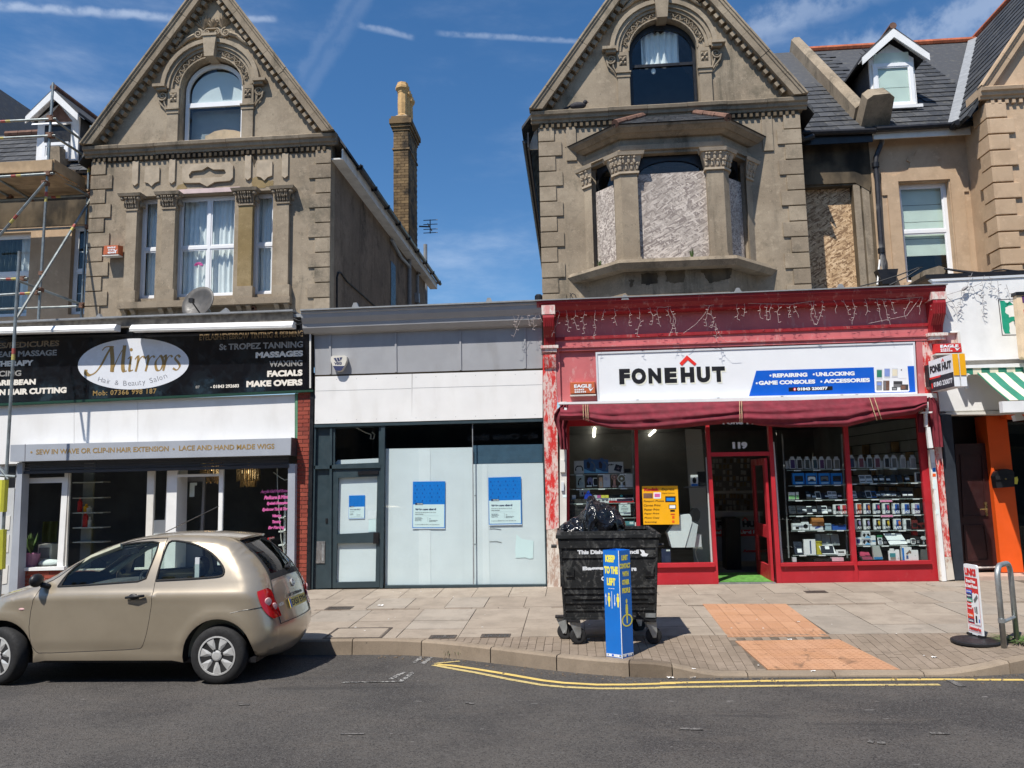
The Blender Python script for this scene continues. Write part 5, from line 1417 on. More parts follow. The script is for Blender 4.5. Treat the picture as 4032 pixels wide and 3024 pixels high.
tx('cream','MAKE OVERS',zAA,(1730,526),(2124,512),44,bold=.035)
tx('cream','- 01843 292683',zAA,(1478,534),(1678,527),24)
tx('grey_letters','87',zAA,(1373,535),(1403,534),20)
tx('dullgold','MANICURES/PEDICURES',zAA,(-340,268),(416,236),40)
tx('grey_letters','INDIAN HEAD MASSAGE',zAA,(-300,326),(398,302),40)
tx('cream','AROMATHERAPY',zAA,(-260,390),(234,374),40,bold=.035)
tx('grey_letters','EAR PIERCING',zAA,(-260,460),(148,446),40)
tx('cream','AFRO-CARIBBEAN',zAA,(-260,524),(250,507),40,bold=.035)
tx('cream','EUROPEAN HAIR CUTTING',zAA,(-260,592),(466,566),42,bold=.035)
tx('gold','Mob: 07366 998 187',zAA,(652,586),(1098,570),36,bold=.01,space=1.15)
def fr_aa(Y):return lambda v:onY(zAA(v.x,v.y),Y)
nb=MB();F=fr_aa(Ys-.002)
nib(nb,[(604,402),(604,428),(632,440),(672,420),(712,368),(748,300),(775,255),(790,243)],30,R(-35),F,.30)
nib(nb,[(718,268),(738,246),(765,240),(800,241)],14,R(-35),F,.5)
nib(nb,[(782,243),(788,300),(790,360),(786,418)],30,R(-20),F,.3)
nib(nb,[(786,420),(815,350),(850,280),(886,230)],12,R(-35),F,.5)
nib(nb,[(876,232),(868,300),(862,370),(868,412),(890,410)],27,R(-20),F,.3)
nb.add([F(Vector((922+11*math.cos(a),262+12*math.sin(a))))for a in[2*math.pi*i/12 for i in range(12)]],[list(range(12))])
for x0,lett in((898,'i'),(958,'r'),(1028,'r'),(1098,'o'),(1152,'r'),(1222,'s')):
 by=416-(x0-898)*.030
 if lett=='i':nib(nb,[(x0,by-88),(x0+22,by-104),(x0+14,by-50),(x0+12,by-6),(x0+36,by-12)],20,R(-30),F,.35)
 if lett=='r':
  nib(nb,[(x0-10,by-84),(x0+12,by-108),(x0+8,by-55),(x0-6,by+2)],20,R(-30),F,.35)
  nib(nb,[(x0+4,by-40),(x0+24,by-88),(x0+46,by-106),(x0+58,by-94)],15,R(-30),F,.45)
 if lett=='o':nib(nb,[(x0+26,by-104),(x0-4,by-62),(x0+2,by-8),(x0+30,by-8),(x0+48,by-60),(x0+34,by-104),(x0+20,by-102)],19,R(-30),F,.35)
 if lett=='s':nib(nb,[(x0+44,by-92),(x0+26,by-106),(x0+8,by-84),(x0+30,by-54),(x0+40,by-28),(x0+20,by-2),(x0-8,by-14)],17,R(-30),F,.4)
part('script_name',nb,M['gold'],sg)
word='Hair & Beauty Salon';gm=MB()
xs_=[700,730,752,764,0,818,0,878,910,936,962,986,1012,0,1066,1094,1114,1134,1166]
for ch_,x in zip(word,xs_):
 if ch_==' ':continue
 u=(x-930)/250;yb=514-46*u*u-12*u;ang=-(92*u+12)/250
 h={'H':32,'B':34,'&':32,'S':34,'l':34,'i':32,'t':30}.get(ch_,24);w={'i':4,'l':4,'t':14,'r':12,'&':26,'H':28,'B':24,'S':22}.get(ch_,22)
 dip=9 if ch_=='y' else 0
 ca,sa_=math.cos(ang),math.sin(ang)
 def P_(a,b):return onY(zAA(x+a*ca-b*sa_,yb+a*sa_+b*ca),Ys-.002)
 put_text(gm,ch_,P_(-w/2,dip),P_(w/2,dip),P_(-w/2,-h),bold=-.008)
part('strapline',gm,M['greyink'],sg)
for k,mb in L_.items():part('lettering',mb,M[k.split('#')[0]],sg)
L_.clear()
for i,(pts,lab)in enumerate(([[(-260,216),(650,193),(664,199),(656,224),(-260,249)],'white awning cassette above the left half of the salon sign'],[[(735,203),(1660,174),(1672,181),(1666,210),(727,236),(722,222)],'white awning cassette above the salon oval and treatment list'])):
 a_=thing('awning_cassette',lab,'awning',onY(zE(*pts[0]),-.33),'awning cassettes over the salon sign')
 A_,B_=onY(zE(pts[0][0],(pts[0][1]+pts[-1][1])/2),-.36),onY(zE(pts[1][0],(pts[1][1]+pts[-3 if i else-2][1])/2),-.36)
 A_.z+=.03;B_.z+=.03
 part('housing',MB().sweep([(.06,.07),(.20,.07),(.20,-.055),(.0,-.055),(-.012,-.02)],[A_,B_],(0,1,0),(0,0,1)),M['white'],a_)
 part('front_bar',MB().sweep([(-.02,-.058),(.02,-.058),(.02,-.072),(-.015,-.072)],[A_,B_],(0,1,0),(0,0,1)),M['offwhite'],a_)
for a,b in((-260,420),(422,782),(784,1674)):
 ya=lambda x:648-(x)*.040;
 part('fascia_panel',MB().prism(PX(zE,[(a,640-.036*a),(b,640-.036*b),(b,978-.03*b),(a,978-.03*a)],.02),(0,.03,0)),M['panelwhite'],sa)
part('panel_edge',MB().prism(PX(zE,[(1675,575),(1690,574),(1690,835),(1678,836)],.0),(0,.06,0)),simple('green_trim',(.10,.24,.14),.6),sa)
sb=thing('shutter_box','grey shutter box lettered in gold across the salon front','shutter',(-8,-.28,2.5))
fq=PX(zE,[(60,868),(1655,829),(1651,925),(57,963)],-.28)
part('box',MB().prism(fq,(0,.28,0)),M['alu'],sb)
part('end_plate',MB().prism(PX(zE,[(1653.5,826),(1657,826),(1653,929),(1649.5,929)],-.287),(0,.30,0)),M['shutter'],sb)
part('seam',MB().prism(PX(zE,[(141,864),(145,864),(143,962),(139,962)],-.2825),(0,.002,0)),M['greyink'],sb)
Yb=-.2835
for s,a,b,h in(('SEW IN WAVE OR CLIP-IN',(204,923),(650,911),29),('HAIR EXTENSION',(661,911),(957,903),29),('LACE AND HAND MADE WIGS',(1016,901),(1558,890),29)):
 tx('gold',s,zE,a,b,h,Yb,bold=.012)
for p in((178,910),(986,892)):L_.setdefault('gold#b',MB()).add([onY(zE(p[0]+6*math.cos(a),p[1]+6*math.sin(a)),Yb)for a in[2*math.pi*i/10 for i in range(10)]],[list(range(10))])
for k,mb in L_.items():part('lettering',mb,M[k.split('#')[0]],sb)
L_.clear()
for i in range(4):
 d0=966+i*17;part('shutter_slat',MB().prism(PX(zE,[(108,d0),(1640,d0-36),(1640,d0-22),(108,d0+14)],-.10+(.008 if i%2 else 0)),(0,.02,0)),M['shutter'],sb)
part('bottom_rail',MB().prism(PX(zE,[(110,1034),(1640,965+33),(1640,965+14),(110,1020)],-.125),(0,.05,0)),M['shutter'],sb)
part('guide_rail',MB().prism(PX(zX,[(1733,80),(1816,80),(1800,1660),(1712,1660)],-.11),(0,.16,0)),M['alu'],sb)
part('guide_rail',MB().prism(PX(zW,[(205,66),(268,66),(200,1660),(98,1660)],-.16),(0,.20,0)),M['alu'],sb)
pb=part('pier_core',MB().box(SXB+.01,SXR-.01,.012,.5,-.1,onY(zE(1720,556),0).z),M['mortar'],sa)
zt_=onY(zE(1720,556),0).z;h=.0755;z=.0;row=0;Wp=SXR-SXB
while z<zt_:
 xs_=[0,.215,Wp]if row%2==0 else[0,.105,.32,Wp]
 for a,b in zip(xs_,xs_[1:]):
  if b-a>.03:block('brick',M['redbrick'],pb,SXB+a+.005,SXB+min(b,Wp)-.005,-.002-random.random()*.003,.1,z+.005,min(z+h-.006,zt_))
 z+=h;row+=1
part('downpipe',MB().prism(PX(zF,[(99,545),(118,545),(98,1630),(76,1630)],-.03),(0,.12,0)),M['black'],sa)
Yw=.06
def white(pts,name='window_post',mat='white',Y=Yw,t=.08,z=zX):return part(name,MB().prism(PX(z,pts,Y),(0,t,0)),M[mat],sa)
fr=frame_px(sa,'shop_window',zW,[(262,185),(815,165),(740,1345),(212,1362)],[[(300,200),(768,185),(766,236),(292,250)],[(318,312),(738,303),(675,1305),(250,1320)]],Yw,.06,'white')
frame_px(sa,'shop_window',zW,[(822,165),(1836,128),(1790,1330),(768,1362)],[[(830,176),(1752,148),(1716,1310),(782,1335)]],Yw+.004,.05,'offwhite')
white([(62,140),(140,140),(112,1400),(28,1400)],mat='offwhite',Y=.5)
frame_px(sa,'shop_window',zX,[(112,142),(300,137),(262,1400),(88,1400)],[[(138,148),(296,144),(268,746),(118,750)]],.45,.05,'white')
white([(300,132),(416,128),(385,1420),(258,1420)],'door_post',Y=Yw-.01,t=.4)
fd=frame_px(sa,'door_frame',zX,[(416,128),(958,112),(930,1420),(385,1420)],[[(432,136),(914,124),(912,196),(416,206)],[(418,238),(912,226),(888,1400),(392,1405)]],Yw,.07,'white',panes=None)
part('pane',MB().prism(PX(zX,[(432,136),(914,124),(912,196),(416,206)],Yw+.03),(0,.008,0)),M['shopglass'],fd)
dl=part('door_leaf',MB().plate(PX(zX,[(462,240),(748,236),(700,1400),(440,1405)],.55),[PX(zX,[(500,292),(718,288),(690,880),(470,886)],.55)],(0,.05,0)),simple('grey_door_leaf',(.22,.225,.235),.5,.05,3),sa)
part('pane',MB().prism(PX(zX,[(500,292),(718,288),(690,880),(470,886)],.57),(0,.008,0)),M['shopglass'],dl)
part('notice',MB().prism(PX(zX,[(566,305),(650,302),(648,336),(622,338),(618,470),(560,474)],.53),(0,.004,0)),M['leaflet'],dl)
frame_px(sa,'shop_window',zX,[(934,112),(1740,86),(1715,1420),(905,1420)],[[(966,120),(1736,96),(1714,1400),(936,1405)]],Yw+.004,.05,'white')
part('window_sill',MB().prism(PX(zW,[(228,1318),(760,1300),(760,1340),(222,1354)],-.0),(0,.12,0)),M['white'],sa)
rb=part('stall_riser',MB().box(onY(zW(190,1400),.04).x,SXB-.3,.052,.2,-.1,onY(zW(240,1353),.04).z),M['mortar'],sa)
z=onY(zW(240,1353),.04).z;row=0;xl=onY(zW(192,1400),.04).x
while z>-.05:
 x=xl-(.11 if row%2 else 0)
 while x<xl+1.55:
  a,b=max(x,xl),x+.215
  if b-a>.03:block('brick',M['redbrick'],rb,a+.005,b-.005,.036+random.random()*.003,.1,z-.066,z-.004)
  x+=.222
 z-=.075;row+=1
part('end_panel',MB().prism(PX(zW,[(-260,60),(195,72),(150,1660),(-260,1660)],.12),(0,.05,0)),M['panelwhite'],sa)
nd=part('side_door',MB().prism(PX(zW,[(-200,370),(172,366),(112,1660),(-240,1660)],.10),(0,.019,0)),simple('grey_white_door',(.52,.53,.53),.5,.06,3),sa)
for pts in([(62,700),(122,695),(110,860),(50,866)],[(50,925),(110,920),(96,1130),(40,1136)],[(36,1290),(96,1284),(80,1500),(22,1510)]):
 part('door_panel',MB().prism(PX(zW,pts,.09),(0,.009,0)),M['offwhite'],nd)
part('fanlight',MB().prism(PX(zW,[(66,108),(185,104),(170,360),(60,365)],.105),(0,.012,0)),M['black'],sa)
part('room',MB().add([(-14,4.2,-.05),(SXB,4.2,-.05),(SXB,4.2,3.2),(-14,4.2,3.2),(-14,.3,3.2),(SXB,.3,3.2),(-14,.3,-.05),(SXB,.3,-.05)],[(0,1,2,3),(2,3,4,5),(0,1,7,6),(1,2,5,7),(0,3,4,6)]),M['roomgrey'],sa)
part('floor',MB().box(-14,SXB,.25,4.2,-.06,-.04),M['shopfloor'],sa)
for c,s,lab in(((1262,190),1.0,'gold crystal chandelier hanging behind the right salon window'),((830,150),1.0,'gold crystal chandelier seen through the light above the salon door')):
 q=onY(zX(*c),1.9);ct=thing('chandelier',lab,'chandelier',(q.x,q.y,q.z-.3),'salon chandeliers')
 part('ceiling_rod',MB().tube([(q.x,q.y,3.19),(q.x,q.y,q.z)],.015,6),M['brass'],ct)
 part('ring',MB().lathe([(.24,-.02),(.24,.02),(.22,.02),(.22,-.02)],q+Vector((0,0,.12)),n=20,closed=True),M['brass'],ct)
 mb=MB();bl=MB()
 for k in range(70):
  a=2*math.pi*k/35;r_=.235 if k<35 else .16;dz_=random.uniform(-.02,.02)
  mb.tube([(q.x+r_*math.cos(a),q.y+r_*math.sin(a),q.z+.11+dz_),(q.x+r_*math.cos(a),q.y+r_*math.sin(a),q.z-(.16 if k<35 else .28)+dz_)],.010,4)
 for k in range(6):a=k*1.047;bl.ell(q+Vector((.14*math.cos(a),.14*math.sin(a),.03)),.028,.028,.05,6,4)
 part('crystal_drops',mb,M['crystal'],ct,kind='stuff');part('bulbs',bl,M['bulb'],ct)
 pl=bpy.data.lights.new('chandelier_light','POINT');pl.energy=3;pl.color=(1,.66,.32);pl.shadow_soft_size=.12
 po=bpy.data.objects.new('chandelier_light',pl);COL.objects.link(po);po.location=q+Vector((0,0,-.02))-Vector(wl(ct));po.parent=ct
q0,q1=onY(zW(960,300),1.0),onY(zW(1130,1000),1.0)
su=thing('shelf_unit','white salon shelves with bottles behind the middle window','shelves',(q0.x+.2,1.0,0))
part('upright',MB().box(q0.x+.02,q0.x+.24,1.05,1.09,.3,2.6),M['roomlight'],su)
for zz in(480,655,830,1000,297):
 p=onY(zW(930,zz),1.0);part('shelf',MB().box(p.x-.02,p.x+.62,.85,1.10,p.z-.02,p.z),M['offwhite'],su)
for(px_,py_,h_,r_,m_,lab)in((945,650,.30,.045,'cardred','tall red bottle on the second salon shelf'),(1010,830,.34,.05,'cardred','large red bottle on the third salon shelf'),(1020,650,.16,.05,'yellow','squat yellow jar on the second salon shelf'),(1062,828,.20,.035,'offwhite','white bottle beside the large red bottle'),(1060,652,.12,.05,'offwhite','short white jar beside the yellow jar')):
 p=onY(zW(px_,py_),.95);solo('bottle',MB().lathe([(r_,0),(r_,h_*.65),(r_*.4,h_*.78),(r_*.4,h_),(.0001,h_)],(p.x,.95,p.z),n=10),M[m_],lab,'bottle','bottles on the salon shelves')
for(px_,m_,w_,lab)in((600,'limeyellow',.16,'yellow towel hanging in the left salon window'),):
 p=onY(zW(px_,820),1.4);p2=onY(zW(px_,1010),1.4);solo('towel',curtain_sheet(p.x-w_,p.x+w_,p2.z,p.z+.1,1.4,.02,2),simple('dim_yellow_towel',(.09,.09,.015),.9),lab,'towel')
pot=onY(zW(358,1308),.28)
pt=thing('potted_plant','plant in a pink pot on the left salon window sill','plant',(pot.x,.28,pot.z))
part('pot',MB().lathe([(.13,0),(.17,.26),(.155,.26),(.14,.22),(.0001,.22)],pot,n=16),simple('pink_pot',(.50,.21,.34),.5),pt)
mb=MB()
for k in range(40):
 a=random.uniform(0,6.28);l=random.uniform(.15,.45);b=Vector((math.cos(a)*l*.4,math.sin(a)*l*.3,l));p=pot+Vector((0,0,.24));s=Vector((.02,0,.01))
 mb.add([p,p+b*.6+s,p+b,p+b*.6-s],[(0,1,2,3)])
part('leaves',mb,M['weed'],pt)
p=onY(zW(590,1300),.4);dv=thing('desk_fan','white fan heater and folded towel on the left salon window sill','heater',(p.x,.4,p.z))
part('casing',MB().box(p.x-.26,p.x+.02,.4,.6,p.z,p.z+.42),M['offwhite'],dv);part('grille',MB().box(p.x-.23,p.x-.02,.388,.3995,p.z+.16,p.z+.36),M['greyink'],dv);part('towel',MB().ell((p.x+.08,.30,p.z+.07),.25,.10,.08,10,6),M['curtain'],dv,smooth=True)
Yp=Yw+.02;wt=thing('window_lettering','pink handwritten style treatment list on the right salon window','lettering',tuple(onY(zX(1590,860),Yp)))
for s,a,b,h_ in(('Acrylic Gel Nail Exten',(1402,438),(1735,425),42),('Pedicure & Mani',(1446,505),(1735,494),42),('Eyelash Extension',(1478,576),(1732,566),40),('Eyebrow Tint & Thr',(1424,650),(1730,640),42),('Waxing',(1545,726),(1650,722),42),('Tanning',(1542,796),(1648,792),42),('Ear Piercing',(1494,866),(1690,858),42)):
 pk=MB();text_px(pk,s,zX,a,b,h_*1.1,Yp,bold=.035,shear=.25,space=.9);part('text_line',pk,M['pinkink'],wt)
solo('blind_cord',MB().tube([onY(zX(*p),.14)for p in((1602,95),(1606,350),(1630,700),(1650,980),(1690,1150))],.008,5).tube([onY(zX(*p),.14)for p in((1560,180),(1640,240),(1690,272),(1735,262))],.008,5),M['offwhite'],'pale looping cord hanging inside the right salon window','cord')
p0,p1=onY(zX(1704,430),.3),onY(zX(1696,1150),.3)
wr=thing('wall_rack','narrow white rack at the right edge of the salon window','rack',(p1.x,.3,p1.z))
part('upright',MB().box(p0.x-.03,p0.x+.01,.3,.34,p1.z,p0.z),M['white'],wr)
for yy in(560,715,880,1040,1150):p=onY(zX(1690,yy),.3);part('shelf',MB().box(p.x-.08,p.x+.03,.2,.34,p.z-.012,p.z+.012),M['white'],wr)
# --- vacant grey shop
gs_=thing('vacant_shop','vacant shop with papered windows under a grey panelled fascia','shop',(-2.5,0,0))
GL,GR=onY(zF(118,1000),0).x,onY(zF(1384,1000),0).x
part('roof',MB().box(SXR,GR+.1,-.05,9,4.98,5.04),M['lead'],gs_)
ctl,ctr=onY(zF(40,105),-.30),onY(zF(1352,52),-.30)
x0,x1=SXR-.12,GR-.01
def zc_(x):return ctl.z+(ctr.z-ctl.z)*(x-ctl.x)/(ctr.x-ctl.x)
pf=[(-.30,0),(-.30,-.035),(-.28,-.05),(-.27,-.12),(-.22,-.20),(-.20,-.22),(-.19,-.30),(-.10,-.38),(.0,-.40),(.0,0)]
part('cornice',MB().sweep(pf,[(x0,0,zc_(x0)),(x1,0,zc_(x1))],(0,1,0),(0,0,1)),M['greytrim'],gs_)
part('cornice_cap',MB().sweep([(-.34,.004),(-.34,.03),(.3,.05),(.3,.004)],[(x0,0,zc_(x0)),(x1,0,zc_(x1))],(0,1,0),(0,0,1)),M['lead'],gs_)
for px_,py_ in((343,78),(1072,52)):q=onY(zF(px_,py_+8),-.3);part('ridge_clip',MB().prism([q+Vector((-.07,0,0)),q+Vector((.07,0,0)),q+Vector((.03,0,.10)),q+Vector((-.03,0,.10))],(0,.08,0)),M['lead'],gs_)
bx=[118,205,562,914,1266,1362]
for a,b in zip(bx,bx[1:]):
 part('fascia_panel',MB().prism(PX(zF,[(a+2,150-.03*a),(b-2,150-.03*b),(b-2+3,455-.030*b),(a+2+3,455-.030*a)],.0),(0,.03,0)),M['grey'],gs_)
 if b<1300:part('batten',MB().prism(PX(zF,[(b-5,150-.03*b),(b+5,150-.03*b),(b+8,452-.03*b),(b-2,452-.03*b)],-.02),(0,.0195,0)),M['grey'],gs_)
for a,b in((126,652),(655,1364)):
 part('white_board',MB().prism(PX(zF,[(a,464-.0285*a),(b,464-.0285*b),(b+0,721-.0265*b),(a-3,721-.0265*a)],-.012),(0,.03,0)),M['panelwhite'],gs_)
for p0,p1 in(((130,538),(650,524)),((655,522),(1362,503))):part('board_joint',MB().prism(PX(zF,[p0,p1,(p1[0],p1[1]+1.6),(p0[0],p0[1]+1.6)],-.0135),(0,.001,0)),M['lead'],gs_)
mb=MB()
for k in range(12):
 for yy in(478,700):q=onY(zF(135+k*108,yy-(135+k*108)*.028+4),-.013);mb.box(q.x-.005,q.x+.005,-.0145,-.012,q.z-.005,q.z+.005)
part('screws',mb,M['lead'],gs_,kind='stuff')
part('backing',MB().prism(PX(zF,[(100,440),(1370,405),(1370,700),(100,735)],.04),(0,.05,0)),M['soot'],gs_)
al=onY(zF(252,390),-.02)
vb=thing('alarm_box','white and navy shield shaped alarm box on the grey fascia','alarm box',(al.x,0,al.z-.3))
po_=[(212,352),(222,346),(285,345),(297,352),(297,372),(288,395),(272,424),(262,430),(243,430),(233,426),(218,395),(210,372)]
part('cover',MB().prism(PX(zF,po_,-.11),(0,.11,0)),simple('ivory_plastic',(.66,.63,.56),.4,.03),vb)
part('lower_cover',MB().prism(PX(zF,[(222,402),(286,402),(271,424),(262,429),(243,429),(234,425)],-.113),(0,.003,0)),M['navyink'],vb)
mb=MB()
for pts in([(226,360),(238,358),(248,378),(238,379)],[(242,358),(254,357),(262,376),(250,377)],[(258,356),(274,355),(264,376)]):mb.add(PX(zF,pts,-.113),[list(range(len(pts)))])
text_px(mb,'VSG',zF,(229,397),(270,395),15,-.113,bold=.03);part('emblem',mb,M['navyink'],vb)
part('frame_head',MB().prism(PX(zF,[(120,722),(1365,690),(1366,704),(120,737)],-.02),(0,.14,0)),M['anthracite'],gs_)
for pts,nm in(([(120,738),(130,738),(112,1616),(100,1616)],'frame_post'),([(206,736),(218,736),(213,1612),(199,1612)],'frame_post'),([(484,726),(505,725),(494,1612),(478,1612)],'frame_post'),([(120,945),(484,935),(484,957),(120,964)],'transom'),([(505,1598),(1386,1592),(1386,1606),(505,1612)],'frame_sill'),([(1363,700),(1368,700),(1389,1606),(1382,1606)],'frame_post')):
 part(nm,MB().prism(PX(zF,pts,-.0),(0,.10,0)),M['anthracite'],gs_)
part('mullion',MB().prism(PX(zF,[(980,712),(984,712),(990,1595),(986,1595)],.03),(0,.02,0)),M['lead'],gs_)
part('side_panel',MB().prism(PX(zF,[(130,738),(206,736),(199,1612),(112,1616)],.06),(0,.03,0)),M['anthracite'],gs_)
lbx=part('letter_plate',MB().prism(PX(zF,[(134,1358),(180,1357),(177,1476),(130,1477)],.045),(0,.014,0)),M['steel'],gs_)
part('flap',MB().prism(PX(zF,[(163,1372),(174,1372),(172,1465),(161,1465)],.038),(0,.006,0)),M['galv'],lbx)
part('side_lock',MB().prism(PX(zF,[(182,1232),(193,1232),(193,1258),(182,1258)],.048),(0,.011,0)),M['black'],gs_)
tw=frame_px(gs_,'top_light',zF,[(218,735),(484,727),(484,935),(216,944)],[[(234,742),(473,735),(472,928),(232,938)]],.03,.05,'anthracite','tealglass')
part('paper',MB().prism(PX(zF,[(248,915),(470,905),(470,936),(232,940)],.16),(0,.004,0)),M['paper'],tw)
part('hanging_wire',MB().tube([onY(zF(*p),.4)for p in((345,735),(400,765),(430,775),(428,800),(445,798),(450,775),(435,762))],.012,6),M['offwhite'],tw)
dr=part('door',MB().plate(PX(zF,[(218,965),(483,958),(476,1608),(214,1612)],.03),[PX(zF,[(252,1012),(464,1004),(458,1308),(244,1318)],.03),PX(zF,[(244,1369),(458,1365),(454,1576),(238,1580)],.03)],(0,.05,0)),M['anthracite'],gs_)
for pts in([(252,1012),(464,1004),(458,1308),(244,1318)],[(244,1369),(458,1365),(454,1576),(238,1580)]):
 part('pane',MB().prism(PX(zF,pts,.05),(0,.008,0)),M['tealglass'],dr);part('paper',MB().prism(PX(zF,pts,.088),(0,.004,0)),M['paper'],dr)
for pts in([(483,1068),(496,1067),(494,1136),(481,1137)],[(481,1272),(494,1271),(492,1342),(479,1343)]):part('handle_plate',MB().prism(PX(zF,pts,.012),(0,.018,0)),M['steel'],dr)
part('lock_box',MB().prism(PX(zF,[(443,1310),(472,1308),(470,1368),(441,1370)],.0),(0,.03,0)),M['black'],dr)
part('door_closer',MB().prism(PX(zF,[(358,976),(470,972),(470,990),(358,995)],.01),(0,.02,0)),M['black'],dr)
part('notice',MB().prism(PX(zF,[(414,1192),(460,1190),(458,1234),(414,1236)],.083),(0,.003,0)),M['letterwhite'],dr)
part('notice',MB().prism(PX(zF,[(418,1238),(458,1236),(456,1304),(416,1306)],.083),(0,.003,0)),M['leaflet'],dr)
wA=part('pane',MB().prism(PX(zF,[(505,712),(980,700),(987,1598),(500,1600)],.04),(0,.010,0)),M['tealglass'],gs_)
wB=part('pane',MB().prism(PX(zF,[(984,700),(1363,690),(1382,1594),(990,1598)],.04),(0,.010,0)),M['tealglass'],gs_)
for a,b,m_,dy in((508,690,'paper',0),(690,752,'paperfold',-.004),(752,930,'paper',.001),(930,982,'paper',.003)):
 part('paper_sheet',MB().prism(PX(zF,[(a,862-.017*a),(b,862-.017*b),(b+3,1598),(a,1600)],.10+dy),(0,.003,0)),M[m_],wA)
for a,b,m_,dy in((986,1035,'paper',0),(1035,1062,'paperfold',-.004),(1062,1366,'paper',.001)):
 part('paper_sheet',MB().prism(PX(zF,[(a,955-.018*a),(b,955-.018*b),(b+16,1596),(a+4,1598)],.12+dy),(0,.003,0)),M[m_],wB)
part('reflection_band',MB().prism(PX(zF,[(985,835),(1364,828),(1364,928),(985,938)],.15),(0,.003,0)),simple('slate_blue_reflection',(.05,.10,.15),.6),wB)  # dark reflection high in the glass, put in as a slate blue sheet
part('torn_paper',MB().prism(PX(zF,[(1222,1320),(1250,1345),(1315,1355),(1312,1450),(1290,1452),(1270,1445),(1218,1448),(1215,1400)],.113),(0,.002,0)),M['leaflet'],wB)
def tape(pts,Y):part('tape_mark',MB().tube([onY(zF(*p),Y)for p in pts],.004,4),M['lead'],wB)
tape([(992,1108),(1000,1104),(1004,1240),(1003,1370),(990,1372)],.114);tape([(1075,1288),(1100,1287),(1138,1292)],.114);tape([(1075,1358),(1110,1356),(1140,1362)],.114)
tape([(985,980),(987,1300),(990,1560)],.114)
part('room',MB().add([(GL,4.2,-.05),(GR,4.2,-.05),(GR,4.2,3.2),(GL,4.2,3.2),(GL,.3,3.2),(GR,.3,3.2),(GL,.3,-.05),(GR,.3,-.05)],[(0,1,2,3),(2,3,4,5),(0,1,7,6),(1,2,5,7),(0,3,4,6)]),M['roomgrey'],gs_)
def poster(name,label,z,q,Y,body,small=False):
 """closing-notice poster: q = TL, TR, BR, BL"""
 TL,TR,BR,BL=[onY(z(*p),Y)for p in q]
 def at(u,v,o=0.):return TL.lerp(TR,u).lerp(BL.lerp(BR,u),v)+Vector((0,-o,0))
 p=thing(name,label,'poster',tuple((BL+BR)/2),'closing notices in the vacant shop')
 part('sheet',MB().prism([at(0,0),at(1,0),at(1,1),at(0,1)],(0,.003,0)),M['posterblue'],p)
 part('text_area',MB().prism([at(.015,.485,.0015),at(.975,.485,.0015),at(.975,.965,.0015),at(.02,.965,.0015)],(0,.001,0)),M['leaflet'],p)
 part('foot_strip',MB().prism([at(0,.982,.0015),at(1,.982,.0015),at(1,1,.0015),at(0,1,.0015)],(0,.001,0)),M['letterwhite'],p)
 mb=MB()
 for r_ in range(5):
  for c in range(9):
   u=.08+c*.115+(.055 if r_%2 else 0);v=.09+r_*.08;s=.026 if c%2==0 else .012
   if u>.97:continue
   mb.add([at(u+s*math.cos(a)*(1 if math.cos(a)<.7 else .4),v+s*.7*math.sin(a),.002)for a in[2*math.pi*k/8 for k in range(8)]],[list(range(8))])
 part('dot_pattern',mb,simple('poster_navy_dots',(.008,.09,.40),.5),p)
 part('logo_patch',MB().prism([at(.08,.45,.003),at(.32,.45,.003),at(.32,.495,.003),at(.08,.495,.003)],(0,.001,0)),M['navyink'],p)
 mb=MB();put_text(mb,'Nationwide',at(.14,.485,.005),at(.31,.485,.005),at(.14,.458,.005),bold=.02);part('logo_lettering',mb,M['letterwhite'],p)
 mb=MB();put_text(mb,"We've now closed",at(.08,.61,.004),at(.72,.605,.004),at(.08,.565,.004),bold=.03);part('heading',mb,M['navyink'],p)
 mb=MB()
 for s,u0,u1,v,h_ in(("We'd love to still see you at one of our",.08,.72,.665,.024),('other branches.',.08,.34,.70,.024),('Your nearest branch is',.08,.28,.77,.018),('Nationwide Margate',.08,.32,.795,.020),('104 High Street',.08,.26,.815,.020),('Margate CT9 1JW',.08,.28,.837,.020),('or',.52,.56,.795,.018),('185 Northdown Road',.52,.77,.83,.020),('Margate CT9 2PA',.52,.72,.852,.020),('Or call us on 0800 554 7373 or visit nationwide.co.uk',.08,.83,.915,.018)):
  put_text(mb,s,at(u0,v,.004),at(u1,v,.004),at(u0,v-h_,.004),bold=.01)
 mb.add([at(.08,.722,.004),at(.82,.722,.004),at(.82,.7235,.004),at(.08,.7235,.004)],[(0,1,2,3)]);mb.add([at(.47,.75,.004),at(.475,.75,.004),at(.475,.85,.004),at(.47,.85,.004)],[(0,1,2,3)])
 part('small_print',mb,M['greyink'],p)
 return p
poster('poster','blue closing notice in the middle window pane of the vacant shop',zF,[(658,1032),(834,1030),(833,1290),(655,1290)],.085,0)
poster('poster','blue closing notice in the right window pane of the vacant shop',zF,[(1068,1010),(1246,1005),(1251,1268),(1072,1271)],.10,0)
poster('poster','small blue closing notice on the door of the vacant shop',zF,[(310,1108),(397,1106),(395,1234),(308,1237)],.078,0)
